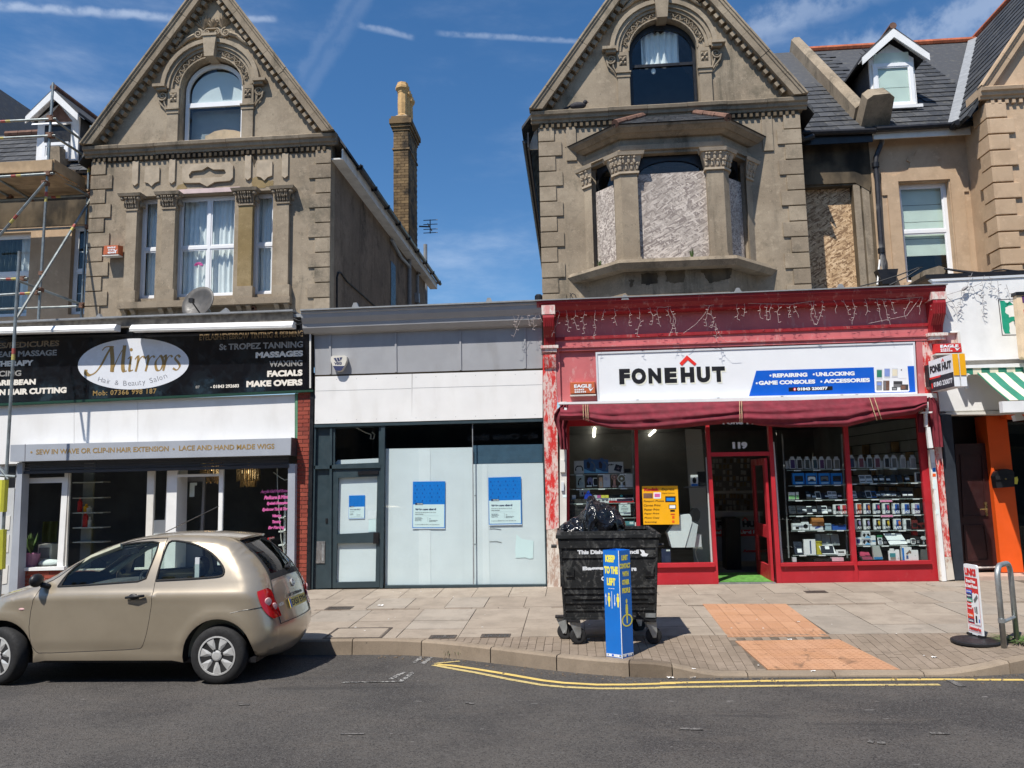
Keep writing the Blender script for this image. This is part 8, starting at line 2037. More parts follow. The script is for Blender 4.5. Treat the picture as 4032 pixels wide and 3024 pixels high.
q=onY(zAC(628,895),dY_-.05);part('door_handle',MB().tube([q,q+Vector((0,-.03,0)),q+Vector((-.13,-.03,.0))],.012,6),M['brass'],dd)
part('weather_bar',MB().prism(PX(zAC,[(545,1398),(708,1394),(710,1406),(545,1411)],dY_-.03),(0,.028,0)),M['offwhite'],dd)
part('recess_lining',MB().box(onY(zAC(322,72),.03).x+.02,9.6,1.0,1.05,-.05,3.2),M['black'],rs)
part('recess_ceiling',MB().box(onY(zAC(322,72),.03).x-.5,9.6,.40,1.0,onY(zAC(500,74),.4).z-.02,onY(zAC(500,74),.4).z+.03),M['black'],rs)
part('shop_window',MB().prism(PX(zAC,[(806,110),(1250,100),(1250,1440),(950,1440)],.7),(0,.01,0)),M['darkglass'],rs)
part('window_head',MB().prism(PX(zAC,[(800,70),(1250,60),(1250,104),(806,110)],.25),(0,.2,0)),M['orange'],rs)
q=onY(zAC(788,630),.4)
pbx=thing('post_box','black wall mounted post box on the orange pilaster','post box',(q.x,.4,q.z-.3))
bxp=[(702,610),(720,570),(750,550),(800,544),(850,552),(872,575),(874,700),(720,712),(708,650)]
part('body',MB().prism(PX(zAC,bxp,.36),(0,.139,0)),M['black'],pbx)
part('flap',MB().prism(PX(zAC,[(708,608),(872,602),(872,634),(712,640)],.34),(0,.019,0)),M['blackplastic'],pbx)
part('lock',MB().lathe([(.018,-.01),(.018,.0)],onY(zAC(795,632),.335),(0,1,0),10),M['brass'],pbx)
part('yellow_tag',MB().prism(PX(zAC,[(872,620),(898,612),(905,640),(898,678),(872,676)],.42),(0,.004,0)),M['yellowink'],pbx)
at_=thing('awning','green and cream striped awning with white cassette at the right edge','awning',(8.2,-.2,3))
part('cassette',MB().prism(PX(zO,[(752,625),(1900,585),(1900,640),(812,662),(808,770),(775,778)],-.22),(0,.22,0)),M['white'],at_)
P0=onY(zO(975,706),-.15);P1=onX(zO(1402,1082),P0.x)
xs0=P0.x;nst=26;w_=.145
for i in range(nst):
 a,b=xs0+i*w_,xs0+(i+1)*w_
 part('stripe',MB().add([(a,P0.y,P0.z),(b,P0.y,P0.z),(b,(P0.y+P1.y)/2,(P0.z+P1.z)/2-.02),(b,P1.y,P1.z),(a,P1.y,P1.z),(a,(P0.y+P1.y)/2,(P0.z+P1.z)/2-.02)],[(0,1,2,5),(5,2,3,4)]),M['stripecream' if i%2==0 else 'stripegreen'],at_)
part('edge_binding',MB().tube([P0,(P0+P1)/2+Vector((0,0,-.02)),P1],.012,5),M['stripegreen'],at_)
fb0=onY(zO(1325,1150),P1.y)
part('front_bar',MB().box(fb0.x-.05,xs0+nst*w_,P1.y-.08,P1.y+.02,P1.z-.20,P1.z-.02),M['white'],at_)
for i in range(12):
 a=onY(zO(820,680),-.2);x=a.x+i*.14
 part('valance',MB().box(x,x+.14,-.20,-.19,a.z-.09,a.z+.03),M['stripecream' if i%2 else 'stripegreen'],at_)
part('folding_arm',MB().tube([onY(zO(960,745),-.1),onY(zO(850,752),-.2)],.03,6),M['offwhite'],at_)
part('crumpled_end',MB().prism(PX(zO,[(1475,1280),(1560,1255),(1599,1300),(1599,1340),(1500,1352)],P1.y+.3),(0,.1,0)),M['offwhite'],at_)
q=onY(zO(848,905),-.0);solo('vent_flap',MB().box(q.x-.02,q.x+.02,-.05,.035,q.z-.04,q.z+.04),M['letterwhite'],'tiny white bracket on the wall below the striped awning','bracket')
cs_=thing('hanging_sign','cream sign panel with a dark cap cut off by the right edge','sign',tuple(onY(zY(1520,1400),-.4)))
part('panel',MB().prism(PX(zY,[(1460,460),(1800,450),(1860,1500),(1584,1500),(1560,1470)],-.40),(0,.12,0)),simple('cream_sign_face',(.78,.60,.40),.6),cs_)
part('cap',MB().prism(PX(zY,[(1452,412),(1800,398),(1800,452),(1455,466)],-.42),(0,.16,0)),M['black'],cs_)
mb=MB().add(PX(zY,[(1545,480),(1800,470),(1800,585),(1560,590)],-.403),[(0,1,2,3)]);part('purple_print',mb,simple('purple_print',(.12,.04,.14),.6),cs_)
part('side_strip',MB().prism(PX(zY,[(1575,700),(1800,690),(1800,780),(1590,790)],-.403),(0,.002,0)),M['cardred'],cs_)
A=onY(zO(350,580),-.16);B=onX(zO(650,475),A.x);Bb=onX(zO(705,900),A.x);Ab=onY(zO(392,972),A.y)
pj=thing('projecting_sign','projecting double-sided black and white shop sign with yellow edges','sign',tuple(Ab))
zt1,zb1=(A.z+B.z)/2,(Ab.z+Bb.z)/2;y0,y1=A.y,max(-1.0,min(-.45,(B.y+Bb.y)/2));X=A.x
def fq_(u,v,o=0.):return Vector((X-o,y0+(y1-y0)*u,zt1+(zb1-zt1)*v))
part('panel',MB().prism([fq_(0,0),fq_(1,0),fq_(1,1),fq_(0,1)],(.09,0,0)),M['signwhite'],pj)
part('panel',MB().prism([fq_(0,0,-.11),fq_(1,0,-.11),fq_(1,1,-.11),fq_(0,1,-.11)],(.09,0,0)),M['signwhite'],pj)
part('black_field',MB().prism([fq_(0,.55,.002),fq_(.4,.55,.002),fq_(1,.55,.002),fq_(1,1,.002),fq_(0,1,.002)],(.001,0,0)),M['ink'],pj)
part('red_band',MB().prism([fq_(0,.54,.004),fq_(.5,.54,.004),fq_(.46,.60,.004),fq_(0,.60,.004)],(.001,0,0)),M['signred'],pj)
mb=MB();put_text(mb,'FONE HUT',fq_(.04,.42,.004),fq_(.95,.42,.004),fq_(.04,.17,.004),bold=.04);part('lettering',mb,M['ink'],pj)
mb=MB();put_text(mb,'01843 230077',fq_(.16,.88,.005),fq_(.95,.88,.005),fq_(.16,.72,.005),bold=.02);part('lettering',mb,M['letterwhite'],pj)
mb=MB().add([fq_(.06,.74,.005),fq_(.12,.74,.005),fq_(.12,.9,.005),fq_(.06,.9,.005)],[(0,1,2,3)]);mb.add([fq_(.56,.15,.004),fq_(.62,.03,.004),fq_(.68,.15,.004),fq_(.65,.15,.004),fq_(.62,.09,.004),fq_(.59,.15,.004)],[(0,1,4,5),(1,2,3,4)]);part('red_mark',mb,M['signred'],pj)
for k in(0,1):part('yellow_edge',MB().box(X+.002+k*.11,X+.088+k*.11,y1-.012,y1-.001,zb1+.18,zt1),M['yellow'],pj)
part('bracket',MB().box(X-.02,X+.2,y0+.002,-.01,zb1+.1,zt1-.06),M['blackplastic'],pj)
p=onY(zO(578,410),-.05);alarm_box('red alarm box above the projecting sign',Vector((p.x,0,p.z)),.45,.19,.13,'cardred',[('EAGLE',.18,.52,.68,.28),('01843',.18,.32,.36,.13),('848444',.18,.15,.44,.13)],-.03)
# --- strings of lights, loose cables
fl_=thing('fairy_lights','white icicle fairy lights strung along the red shop cornice','string lights',tuple(onY(zN(40,180),-.27)))
main=[zN(-260,250),zN(-100,185),zN(60,215),zN(180,165),zN(250,172),zN(420,178),zN(560,190),zN(760,165),zN(960,160),zN(1200,155),zN(1430,165),zN(1620,135),zN(1800,125),zN(1900,152),zN(2030,122),zN(2212,118),zH(150,128),zH(290,130),zH(450,105),zH(660,100),zH(830,105),zH(960,92),zH(1000,78)]
wm=MB();wm.tube([onY(p,-.215)for p in main],.0035,4)
part('main_wire',wm,M['wire'],fl_)
drops=[(-230,235,60),(-150,215,120),(-100,200,240),(-60,205,150),(20,200,190),(80,210,90),(265,175,300),(355,195,200),(455,190,180),(560,210,220),(675,200,310),(780,185,100),(880,175,160),(1030,165,190),(1150,165,300),(1270,160,80),(1360,165,190),(1300,240,110),(1470,160,130),(1490,180,290),(1530,260,190),(1920,150,190),(1935,200,170),(1985,340,170)]
for(x,y,l)in drops:
 dm=MB();x_,y_=x,y;pts=[zN(x,y)]
 while y_<y+l:
  x_+=random.uniform(-22,24);y_+=random.uniform(28,48);pts.append(zN(x_,y_))
  if random.random()<.75:
   a,b=onY(pts[-1],-.22),onY((pts[-1][0]+random.choice((-1,1))*10,pts[-1][1]+random.uniform(-6,4)),-.225)
   dm.tube([a,b],[.0025,.005],4)
 dm.tube([onY(p,-.22)for p in pts],.0026,4)
 part('light_drop',dm,M['wire'],fl_)
for x0 in(5,40,130,160,185,215,285,300,385,405,445,505,560,605,670,735,760,800,900,965,1010):
 dm=MB();x_,y_=x0,yat(sorted([zH(150,128),zH(290,130),zH(450,105),zH(660,100),zH(830,105),zH(1000,78),zH(-50,120)]),zH(x0,0)[0]);y_=(y_-1100)/.7537
 pts=[zH(x_,y_)];l=random.uniform(50,130);y0_=y_
 while y_<y0_+l:
  x_+=random.uniform(-11,12);y_+=random.uniform(14,24);pts.append(zH(x_,y_))
  if random.random()<.75:
   a,b=onY(pts[-1],-.22),onY((pts[-1][0]+random.choice((-1,1))*10,pts[-1][1]+random.uniform(-6,4)),-.225);dm.tube([a,b],[.0025,.005],4)
 dm.tube([onY(p,-.22)for p in pts],.0026,4)
 part('light_drop',dm,M['wire'],fl_)
for pts in([zN(1630,450),zN(1770,350),zN(1850,260),zN(1920,150)],[zN(1985,370),zN(2030,470),zN(2105,540),zN(2212,535)],[zH(690,230),zH(890,190),zH(960,95)]):part('light_drop',MB().tube([onY(p,-.21)for p in pts],.0026,4),M['wire'],fl_)
f2=thing('fairy_lights','grey tangled fairy lights hanging over the white fascia at the right edge','string lights',tuple(onY(zY(700,300),-.09)))
gw=colr((.30,.28,.28),'grey_wire')
for pts in([(190,440),(300,470),(440,425),(580,380),(650,325),(700,315),(745,340),(760,320),(890,265),(940,140)],[(740,100),(700,200),(655,320)],[(310,475),(420,590),(490,720),(490,790)],[(560,390),(565,470),(600,515),(540,560),(550,600),(490,630),(560,680),(495,760)],[(745,340),(790,440),(870,470),(920,510),(905,600),(930,690),(890,700),(940,825)],[(905,275),(915,330),(890,450),(920,500)],[(1010,150),(1050,230),(1045,320),(1020,360),(1100,350),(1150,370),(1115,430)],[(1155,230),(1165,380),(1160,490)],[(1290,290),(1330,400),(1350,480),(1300,490)],[(275,475),(290,560),(270,680),(345,850)]):
 q=[onY(zY(*p),-.10)for p in pts];mb=MB().tube(q,.0038,4)
 for a,b in zip(q,q[1:]):
  m_=a.lerp(b,.5);mb.tube([m_,m_+Vector((random.choice((-.05,.05)),-.01,random.uniform(-.03,.02)))],[.003,.007],4)
 part('light_drop',mb,gw,f2)
q=[onY(zY(*p),-.11)for p in((580,385),(610,360),(660,325))];part('connector',MB().tube(q,[.02,.035,.02],6),gw,f2)
for i,pts in enumerate(([(280,30),(560,70),(880,100),(1160,175),(1360,225),(1700,310)],[(290,40),(600,90),(980,125),(1200,190),(1584,345),(1700,380)],[(980,120),(1080,65),(1250,50),(1440,70),(1700,90)])):
 solo('cable',MB().tube([onY(zY(*p),.25-.05*i)for p in pts],.016,5),M['cable'],['thick black cable sagging above the white right fascia, upper of the crossing pair','black cable crossing just below the upper one above the right fascia','thin black cable arching over the roof edge at the far right'][i],'cable','black cables over the right shop roof')
solo('cable',MB().tube([onY(zD(*p),.35)for p in((455,1438),(530,1420),(640,1385),(745,1345),(765,1345))],.012,5).tube([onY(zD(*p),.35)for p in((600,1432),(680,1395),(750,1350))],.012,5),M['cable'],'black cable rising from the red shop roof to the right parapet','cable','black cables over the right shop roof')
solo('cable',MB().tube([onY(zN(*p),-.05)for p in((400,80),(402,40),(425,15),(455,30),(468,70),(440,85),(420,50),(400,10))],.008,5),M['cable'],'black cable loop poking above the red cornice','cable','black cables over the right shop roof')
solo('cable',MB().tube([onY(zE(*p),-.2)for p in((1668,150),(1700,165),(1735,150),(1720,175),(1690,185),(1668,180))],.010,5),M['cable'],'tangled black cable at the end of the salon cornice','cable','black cables over the right shop roof')
# --- parked car
YC,WHB,WR=-4.80,2.50,.312
_q=onY(zI(1323,960),YC-.78)
XR=_q.x;ZR=RH(XR,YC-.5)
SIL=[(-.38,.25),(-.49,.27),(-.565,.36),(-.59,.47),(-.585,.58),(-.555,.68),(-.515,.80),(-.475,.95),(-.43,1.08),(-.36,1.19),(-.24,1.33),(-.10,1.45),(.02,1.53),(.2,1.565),(.45,1.583),(.75,1.588),(1.0,1.578),(1.22,1.545),(1.45,1.485),(1.64,1.405),(1.85,1.285),(2.03,1.165),(2.18,1.08),(2.32,1.025),(2.5,.98),(2.72,.905),(2.90,.81),(3.02,.70),(3.085,.56),(3.10,.42),(3.06,.30),(2.96,.25)]
def resample(P,step):
 out=[]
 for a,b in zip(P,P[1:]):
  a,b=Vector(a),Vector(b);n=max(1,round((b-a).length/step))
  out+=[a.lerp(b,i/n)for i in range(n)]
 return out+[Vector(P[-1])]
def smooth_line(P,k=2):
 P=[Vector(p)for p in P]
 for _ in range(k):
  Q=[P[0]]
  for a,b in zip(P,P[1:]):Q+=[a.lerp(b,.25),a.lerp(b,.75)]
  P=Q+[P[-1]]
 return P
SILP=resample(smooth_line(SIL),.035)
NS=len(SILP)
def sil_n(i):
 d=SILP[min(i+1,NS-1)]-SILP[max(i-1,0)];d.normalize();return Vector((-d.y,d.x))
def dist_sil(p):
 best=9
 for a,b in zip(SILP,SILP[1:]):
  ab=b-a;t_=max(0,min(1,(p-a).dot(ab)/ab.length_squared));d=(p-a-ab*t_).length
  if d<best:best=d
 return best
def rad(s,z):
 return .10+.12*sstep(-s,-.35,.45)*(1 if z<1.40 else .8)+.10*sstep(s,2.3,3.0)
def y_side(s,z,d=None):
 y=.80-.06*max(0,(.45-z)/.3)**2-.025*max(0,min(1,(z-.60)/.35))**2
 if z>.93:y-=.33*(z-.93)+.22*(z-.93)**2
 y+=.018*math.exp(-((z-(.955-.012*s))/.035)**2)*sstep(s,-.5,-.1)-.012*math.exp(-((z-.38)/.05)**2)
 if s<0:y-=.07*(-s/.63)**2
 if s>2.3:y-=.15*((s-2.3)/.8)**2
 for wx in(0,WHB):
  r_=math.hypot(s-wx,z-WR-.02);y+=.018*math.exp(-((r_-.42)/.05)**2)
 if d is None:d=dist_sil(Vector((s,z)))
 r_=rad(s,z)
 if d<r_:y-=r_*(1-math.sqrt(max(0,1-(1-d/r_)**2)))
 return y
def W3(s,y,z):return Vector((XR-s,YC-y,ZR+z))
def from_px(p):
 y=.72
 for _ in range(5):
  w=onY(p,YC-y);s,z=XR-w.x,w.z-ZR;y=y_side(s,z)
 return Vector((s,z))
def CP(pts,step=.05,closed=True,sm=1):
 P=[from_px(zI(*p))for p in pts]
 if sm:P=smooth_line(P+([P[0]]if closed else[]),sm)
 return resample(P,step)[:-1 if closed else None]
def inside(p,poly):
 c=False;n=len(poly);j=n-1
 for i in range(n):
  a,b=poly[i],poly[j]
  if(a.y>p.y)!=(b.y>p.y)and p.x<(b.x-a.x)*(p.y-a.y)/(b.y-a.y)+a.x:c=not c
  j=i
 return c
def shrink(poly,k):
 n=len(poly);out=[]
 ar=sum(poly[i].x*poly[(i+1)%n].y-poly[(i+1)%n].x*poly[i].y for i in range(n));sg_=1 if ar>0 else-1
 for i in range(n):
  d=(poly[(i+1)%n]-poly[i-1]);d.normalize();out.append(poly[i]+Vector((-d.y,d.x))*k*sg_)
 return out
def cdt_patch(outer,holes,offset=0.,grid=.05,side=1,rings=True):
 V,E=[],[]
 for l in[outer]+holes:
  b=len(V);V+=l;E+=[(b+i,b+(i+1)%len(l))for i in range(len(l))]
 xs=[p.x for p in outer];zs=[p.y for p in outer]
 x=min(xs)
 while x<max(xs):
  z=min(zs)
  while z<max(zs):
   p=Vector((x+.013*((int(z/grid))%2),z))
   if inside(p,outer)and not any(inside(p,h)for h in holes):V.append(p)
   z+=grid
  x+=grid
 if rings:
  for d in(.008,.03,.065):
   for i in range(0,NS,2):
    p=SILP[i]-sil_n(i)*d
    if inside(p,outer)and not any(inside(p,h)for h in holes):V.append(p)
 co,ed,fa,*_=delaunay_2d_cdt(V,E,[],0,1e-5)
 mb=MB();n=len(co)
 F=[]
 for f in fa:
  c=sum((co[i]for i in f),Vector((0,0)))/len(f)
  if inside(c,outer)and not any(inside(c,h)for h in holes):F.append(f)
 return mb.add([W3(p.x,side*(y_side(p.x,p.y)+offset),p.y)for p in co],F)
car=thing('parked_car','small gold hatchback parked at the kerb in front of the salon','car',(XR,YC,ZR))
def arch_pts(wx,r_=.39):
 a0=math.asin((.26-WR-.02)/r_)
 return[Vector((wx+r_*math.cos(a),WR+r_*math.sin(a)))for a in[a0+(math.pi-2*a0)*i/22 for i in range(23)]]
bottom=arch_pts(WHB)+resample([(WHB-.42,.26),(.42,.26)],.1)[1:-1]+arch_pts(0)
side_outer=SILP+bottom
door_o=CP([(1022,262),(975,262),(880,268),(760,292),(640,330),(540,375),(430,445),(340,510),(272,540),(230,590),(190,680),(176,780),(180,860),(190,915),(215,950),(240,964),(500,952),(840,938),(866,925),(885,870),(905,780),(925,650),(938,560),(952,490),(985,380)],.05)
win_f=CP([(352,556),(400,490),(470,425),(560,368),(680,318),(800,290),(972,279),(960,320),(930,400),(905,460),(882,522),(700,535),(500,549)],.04,sm=1)
win_q=CP([(950,520),(962,470),(985,390),(1010,320),(1034,278),(1090,278),(1180,295),(1270,338),(1330,395),(1362,445),(1364,475),(1350,492),(1300,500),(1150,510)],.04,sm=1)
for side in(1,-1):
 part('body_side',cdt_patch(side_outer,[door_o,win_q],side=side),M['carpaint'],car,smooth=True)
 d_=part('door',cdt_patch(shrink(door_o,.004),[win_f],side=side,rings=True),M['carpaint'],car,smooth=True)
 part('window',cdt_patch(shrink(win_f,-.004),[],-.006,side=side,rings=False),M['carglass'],d_,smooth=True)
 part('quarter_window',cdt_patch(shrink(win_q,-.004),[],-.004,side=side,rings=False),M['carglass'],car,smooth=True)
 for nm,poly,pr_,r_ in(('window_seal',win_f,d_,.010),('window_seal',win_q,car,.013)):
  part(nm,MB().tube([W3(p.x,side*y_side(p.x,p.y),p.y)for p in poly+[poly[0]]],r_,6),M['rubber'],pr_)
 part('door_gap',MB().tube([W3(p.x,side*(y_side(p.x,p.y)-.006),p.y)for p in door_o+[door_o[0]]],.007,5),M['black'],car)
 part('inner_trim',MB().prism([W3(s,side*.66,z)for s,z in((-.2,.25),(2.2,.25),(2.2,.86),(-.3,.86))],W3(0,side*-.02,0)-W3(0,0,0)),M['cartrim'],car)
 hp=[from_px(zI(*p))for p in((770,622),(885,612))]
 y_=y_side(hp[0].x,hp[0].y)
 mb=MB().ell(W3(hp[0].x*.62+hp[1].x*.38,side*(y_+.004),hp[0].y+.008),.058,.02,.034,12,6).tube([W3(hp[0].x,side*(y_+.02),hp[0].y),W3((hp[0].x+hp[1].x)/2,side*(y_+.034),hp[0].y+.012),W3(hp[1].x,side*(y_+.02),hp[1].y+.004)],[.014,.018,.014],8)
 part('door_handle',mb,M['blackplastic'],d_,smooth=True)
 m0=from_px(zI(320,520));ym=y_side(m0.x,m0.y)
 mb=MB().ell(W3(m0.x+.10,side*(ym+.13),m0.y+.02),.055,.10,.075,12,8).tube([W3(m0.x-.0,side*ym,m0.y-.07),W3(m0.x+.07,side*(ym+.09),m0.y-.03)],.03,8)
 part('door_mirror',mb,M['blackplastic'],car,smooth=True)
 part('mirror_base',cdt_patch([from_px(zI(*p))for p in((352,556),(398,494),(415,480),(372,552))],[],.004,side=side,rings=False),M['blackplastic'],d_)
 r0=from_px(zI(131,694));part('side_repeater',MB().ell(W3(r0.x,side*y_side(r0.x,r0.y),r0.y),.035,.008,.014,10,5),M['taillens'],car)
 bl_=[from_px(zI(*p))for p in((1400,718),(1480,700),(1545,690),(1592,682))]
 part('bumper_seam',MB().tube([W3(p.x,side*(y_side(p.x,p.y)+.0),p.y)for p in resample(bl_,.03)],.004,5),M['black'],car)
 ft_=[Vector((2.62,.86)),Vector((2.30,.62)),Vector((2.20,.42))]
def crown(i):
 s,z=SILP[i]
 return .022+.05*sstep(-s,.1,.5)+.05*sstep(s,1.2,1.9)+.06*sstep(s,2.6,3.0)
NVs=18
def strip_pt(i,v,o=0.):
 yb=y_side(SILP[i].x,SILP[i].y,0);p=SILP[i]+sil_n(i)*(crown(i)*(1-v*v)+o)
 return W3(p.x,v*yb,p.y)
def near(s,z):return min(range(NS),key=lambda i:(SILP[i]-Vector((s,z))).length)
iA,iB=near(-.43,1.08),near(-.03,1.495)
iC,iD=near(1.36,1.505),near(2.22,1.055)
mb=MB();vs=[strip_pt(i,-1+2*j/NVs)for i in range(NS)for j in range(NVs+1)]
fs=[]
for i in range(NS-1):
 for j in range(NVs):
  vm_=abs(-1+2*(j+.5)/NVs)
  if(iA<=i<iB and vm_<.88)or(iC<=i<iD and vm_<.88):continue
  fs.append((i*(NVs+1)+j,i*(NVs+1)+j+1,(i+1)*(NVs+1)+j+1,(i+1)*(NVs+1)+j))
part('body_shell',mb.add(vs,fs),M['carpaint'],car,smooth=True)
def strip_patch(i0,i1,v0,v1,o,n=14):
 cols=[v0+(v1-v0)*k/n for k in range(n+1)]
 return MB().add([strip_pt(i,v,o)for i in range(i0,i1+1)for v in cols],[(a*(n+1)+k,a*(n+1)+k+1,(a+1)*(n+1)+k+1,(a+1)*(n+1)+k)for a in range(i1-i0)for k in range(n)])
rwn=part('rear_window',strip_patch(iA-1,iB+1,-.93,.93,.004),M['darkglass'],car,smooth=True)
part('windscreen',strip_patch(iC-1,iD+1,-.92,.92,.004),M['carglass'],car,smooth=True)
mb=MB()
for(a,b,c,d)in((iA-1,iA+1,-.93,.93),(iB-1,iB+1,-.93,.93),(iA-1,iB+1,-.93,-.84),(iA-1,iB+1,.84,.93)):
 q=strip_patch(a,b,c,d,.006);mb.add(q.v,q.f)
part('glass_border',mb,M['rubber'],rwn,smooth=True)
mb=MB()
for v in(-.93,.93):mb.tube([strip_pt(i,v,.004)for i in range(near(-.58,.60),iB+2)],.005,5)
mb.tube([strip_pt(near(-.58,.60),-.93+1.86*k/20,.004)for k in range(21)],.005,5)
part('hatch_gap',mb,M['black'],car)
mb=MB();n=16;rows=[]
for k in range(n+1):
 v=-.96+1.92*k/n;a=strip_pt(near(.2,1.565),v,.004);b=strip_pt(iB+1,v,.02);b+=Vector((.09*(1-.5*v*v),0,.004));rows.append((a,b,b+Vector((-.015,0,-.028)),strip_pt(iB+1,v,.006)))
mb.add([p for r_ in rows for p in r_],[(k*4+j,k*4+(j+1)%4,k*4+4+(j+1)%4,k*4+4+j)for k in range(n)for j in range(4)]+[(0,1,2,3),(n*4,n*4+3,n*4+2,n*4+1)])
part('spoiler',mb,M['carpaint'],car,smooth=False)
part('brake_light',MB().box(XR+.26,XR+.275,YC-.09,YC+.09,ZR+1.50,ZR+1.52),M['taillight'],car)
def edge_pt(i,e,side,o):
 if e>=0:
  p=SILP[i]-sil_n(i)*e;y=y_side(p.x,p.y,e);p=p+sil_n(i)*o;return W3(p.x,side*(y+o),p.y)
 yb=y_side(SILP[i].x,SILP[i].y,0);v=1+e/yb;p=SILP[i]+sil_n(i)*(crown(i)*(1-v*v)+o);return W3(p.x,side*(yb+e),p.y)
l0,l1=near(-.56,.66),near(-.46,1.0)
for side in(1,-1):
 mb=MB();m_=10;nr=l1-l0
 for i in range(l0,l1+1):
  u=(i-l0)/nr;wI=wO=.055*math.sin(math.pi*min(1,.2+u*.68))**.6+.004
  ce=-.035+.075*u
  for k in range(m_+1):mb.v.append(edge_pt(i,ce-wI+(wI+wO)*k/m_,side,.007))
 mb.f+=[[a*(m_+1)+k,a*(m_+1)+k+1,(a+1)*(m_+1)+k+1,(a+1)*(m_+1)+k]for a in range(nr)for k in range(m_)]
 tl=part('tail_light',mb,M['taillight'],car,smooth=True)
 for uu,r_ in((.42,.040),(.68,.046)):
  i=l0+int(nr*uu);c=edge_pt(i,-.035+.075*uu,side,.008);nn=Vector((.8,-side*.6,0)).normalized()
  part('lens',MB().lathe([(r_,-.004),(r_*.9,.008),(.0001,.011)],c,nn,14),M['taillens'],tl,smooth=False)
ip=near(-.53,.74)
def hatch_frame(i,o):
 c=strip_pt(i,0,o);nn=sil_n(i);n3=Vector((-nn.x,0,nn.y));up=Vector((-n3.z,0,n3.x));up=up if up.z>0 else-up
 return c,n3,up
c,n3,up=hatch_frame(ip,.006)
def hp_(y,h,o=0.):return c+Vector((0,y,0))+up*h+n3*o
part('number_plate',MB().prism([hp_(-.26,-.055),hp_(.26,-.055),hp_(.26,.055),hp_(-.26,.055)],n3*.008),M['plate'],car)
part('plate_band',MB().prism([hp_(-.258,-.053,.009),hp_(-.215,-.053,.009),hp_(-.215,.053,.009),hp_(-.258,.053,.009)],n3*.001),M['signblue'],car)
part('plate_lettering',put_text(MB(),'EX53 EYH',hp_(-.20,-.037,.0105),hp_(.24,-.037,.0105),hp_(-.20,.037,.0105),bold=.02),M['ink'],car)
part('plate_handle',MB().prism([hp_(-.16,.075),hp_(.16,.075),hp_(.13,.105),hp_(-.13,.105)],n3*.03),M['blackplastic'],car)
c,n3,up=hatch_frame(near(-.475,.97),.004)
part('badge',MB().lathe([(.048,0),(.048,.008),(.036,.010),(.036,.002)],c,n3,18).prism([hp_(-.055,-.012,.008),hp_(.055,-.012,.008),hp_(.055,.012,.008),hp_(-.055,.012,.008)],n3*.004),M['hubcap'],car)
c,n3,up=hatch_frame(near(-.52,.79),.006)
part('model_lettering',put_text(MB(),'MICRA',hp_(-.55,-.018),hp_(-.40,-.018),hp_(-.55,.018),bold=.02),M['hubcap'],car)
w0,w1=strip_pt(iA+1,.05,.03),strip_pt(iA+3,-.52,.02)
part('rear_wiper',MB().tube([w0,w0.lerp(w1,.5)+Vector((.015,0,.01)),w1],[.022,.016,.008],6).ell(w0,.035,.045,.03,8,6),M['blackplastic'],car)
part('aerial',MB().tube([strip_pt(near(1.05,1.57),-.0,.01),strip_pt(near(1.05,1.57),-.0,.01)+Vector((.66,0,.30))],.006,5),M['blackplastic'],car)
def wheel(s,side,steer=0.):
 t_=thing('wheel',None,None,W3(s,side*.71,WR));t_.parent=car;t_.location=wl(t_)-wl(car)
 c0=wl(t_)
 ax=Vector((0,-side,0))
 prof=[(.198,-.08),(.23,-.087),(.281,-.085),(.304,-.064),(.3125,-.03),(.3135,0),(.3125,.03),(.304,.064),(.281,.085),(.23,.087),(.198,.08)]
 part('tyre',MB().lathe(prof,c0,ax,40),M['rubber'],t_,smooth=True)
 part('brake_disc',MB().lathe([(.2,.02),(.2,.035),(.0001,.035)],c0,ax,24),M['brakedisc'],t_)
 hc=MB().lathe([(.203,.070),(.209,.088),(.192,.090),(.186,.066)],c0,ax,36,closed=True)
 for k in range(7):
  a=2*math.pi*k/7+.25
  def pp(r_,da,h):return c0+Vector((r_*math.cos(a+da),-side*h,r_*math.sin(a+da)))
  hc.add([pp(.045,-.42,.075),pp(.045,.42,.075),pp(.19,.24,.084),pp(.19,-.24,.084),pp(.045,-.42,.05),pp(.045,.42,.05),pp(.19,.24,.06),pp(.19,-.24,.06),pp(.11,0,.090)],[(0,1,8),(1,2,8),(2,3,8),(3,0,8),(0,1,5,4),(1,2,6,5),(2,3,7,6),(3,0,4,7)])
 hc.lathe([(.058,.05),(.056,.088),(.040,.094),(.0001,.096)],c0,ax,20)
 part('hubcap',hc,M['hubcap'],t_)
 nt_=MB()
 for k in range(4):
  a=2*math.pi*k/4+.4;nt_.lathe([(.011,.08),(.011,.094),(.0001,.095)],c0+Vector((.063*math.cos(a),0,.063*math.sin(a))),ax,8)
 part('wheel_nuts',nt_,M['blackplastic'],t_)
 t_.rotation_euler=(0,0,steer)
for s,st in((0,0),(WHB,R(-18))):
 for side in(1,-1):wheel(s,side,st)
 part('wheel_well',MB().lathe([(.36,-.78),(.36,.78),(.0001,.78)],W3(s,0,WR+.02),(0,1,0),20),M['black'],car)if False else None
for wx in(0,WHB):
 mb=MB()
 for side in(1,-1):
  A_=arch_pts(wx,.39);n=len(A_)
  mb.add([W3(p.x,side*(y_side(p.x,p.y)-.004),p.y)for p in A_]+[W3(p.x,side*.50,p.y)for p in A_],[(k,k+1,n+k+1,n+k)for k in range(n-1)])
  mb.add([W3(p.x,side*.50,p.y)for p in A_],[list(range(n))])
  part('wheel_arch_liner',mb,M['black'],car);mb=MB()
part('underbody',MB().box(XR-2.9,XR+.40,YC-.70,YC+.70,ZR+.22,ZR+.27),M['black'],car)
cb=part('dashboard',MB().prism([W3(1.55,-.66,.70),W3(1.95,-.66,.70),W3(2.05,-.66,.98),W3(1.70,-.66,1.0),W3(1.55,-.66,.92)],(0,-1.32,0)),M['carseat'],car)
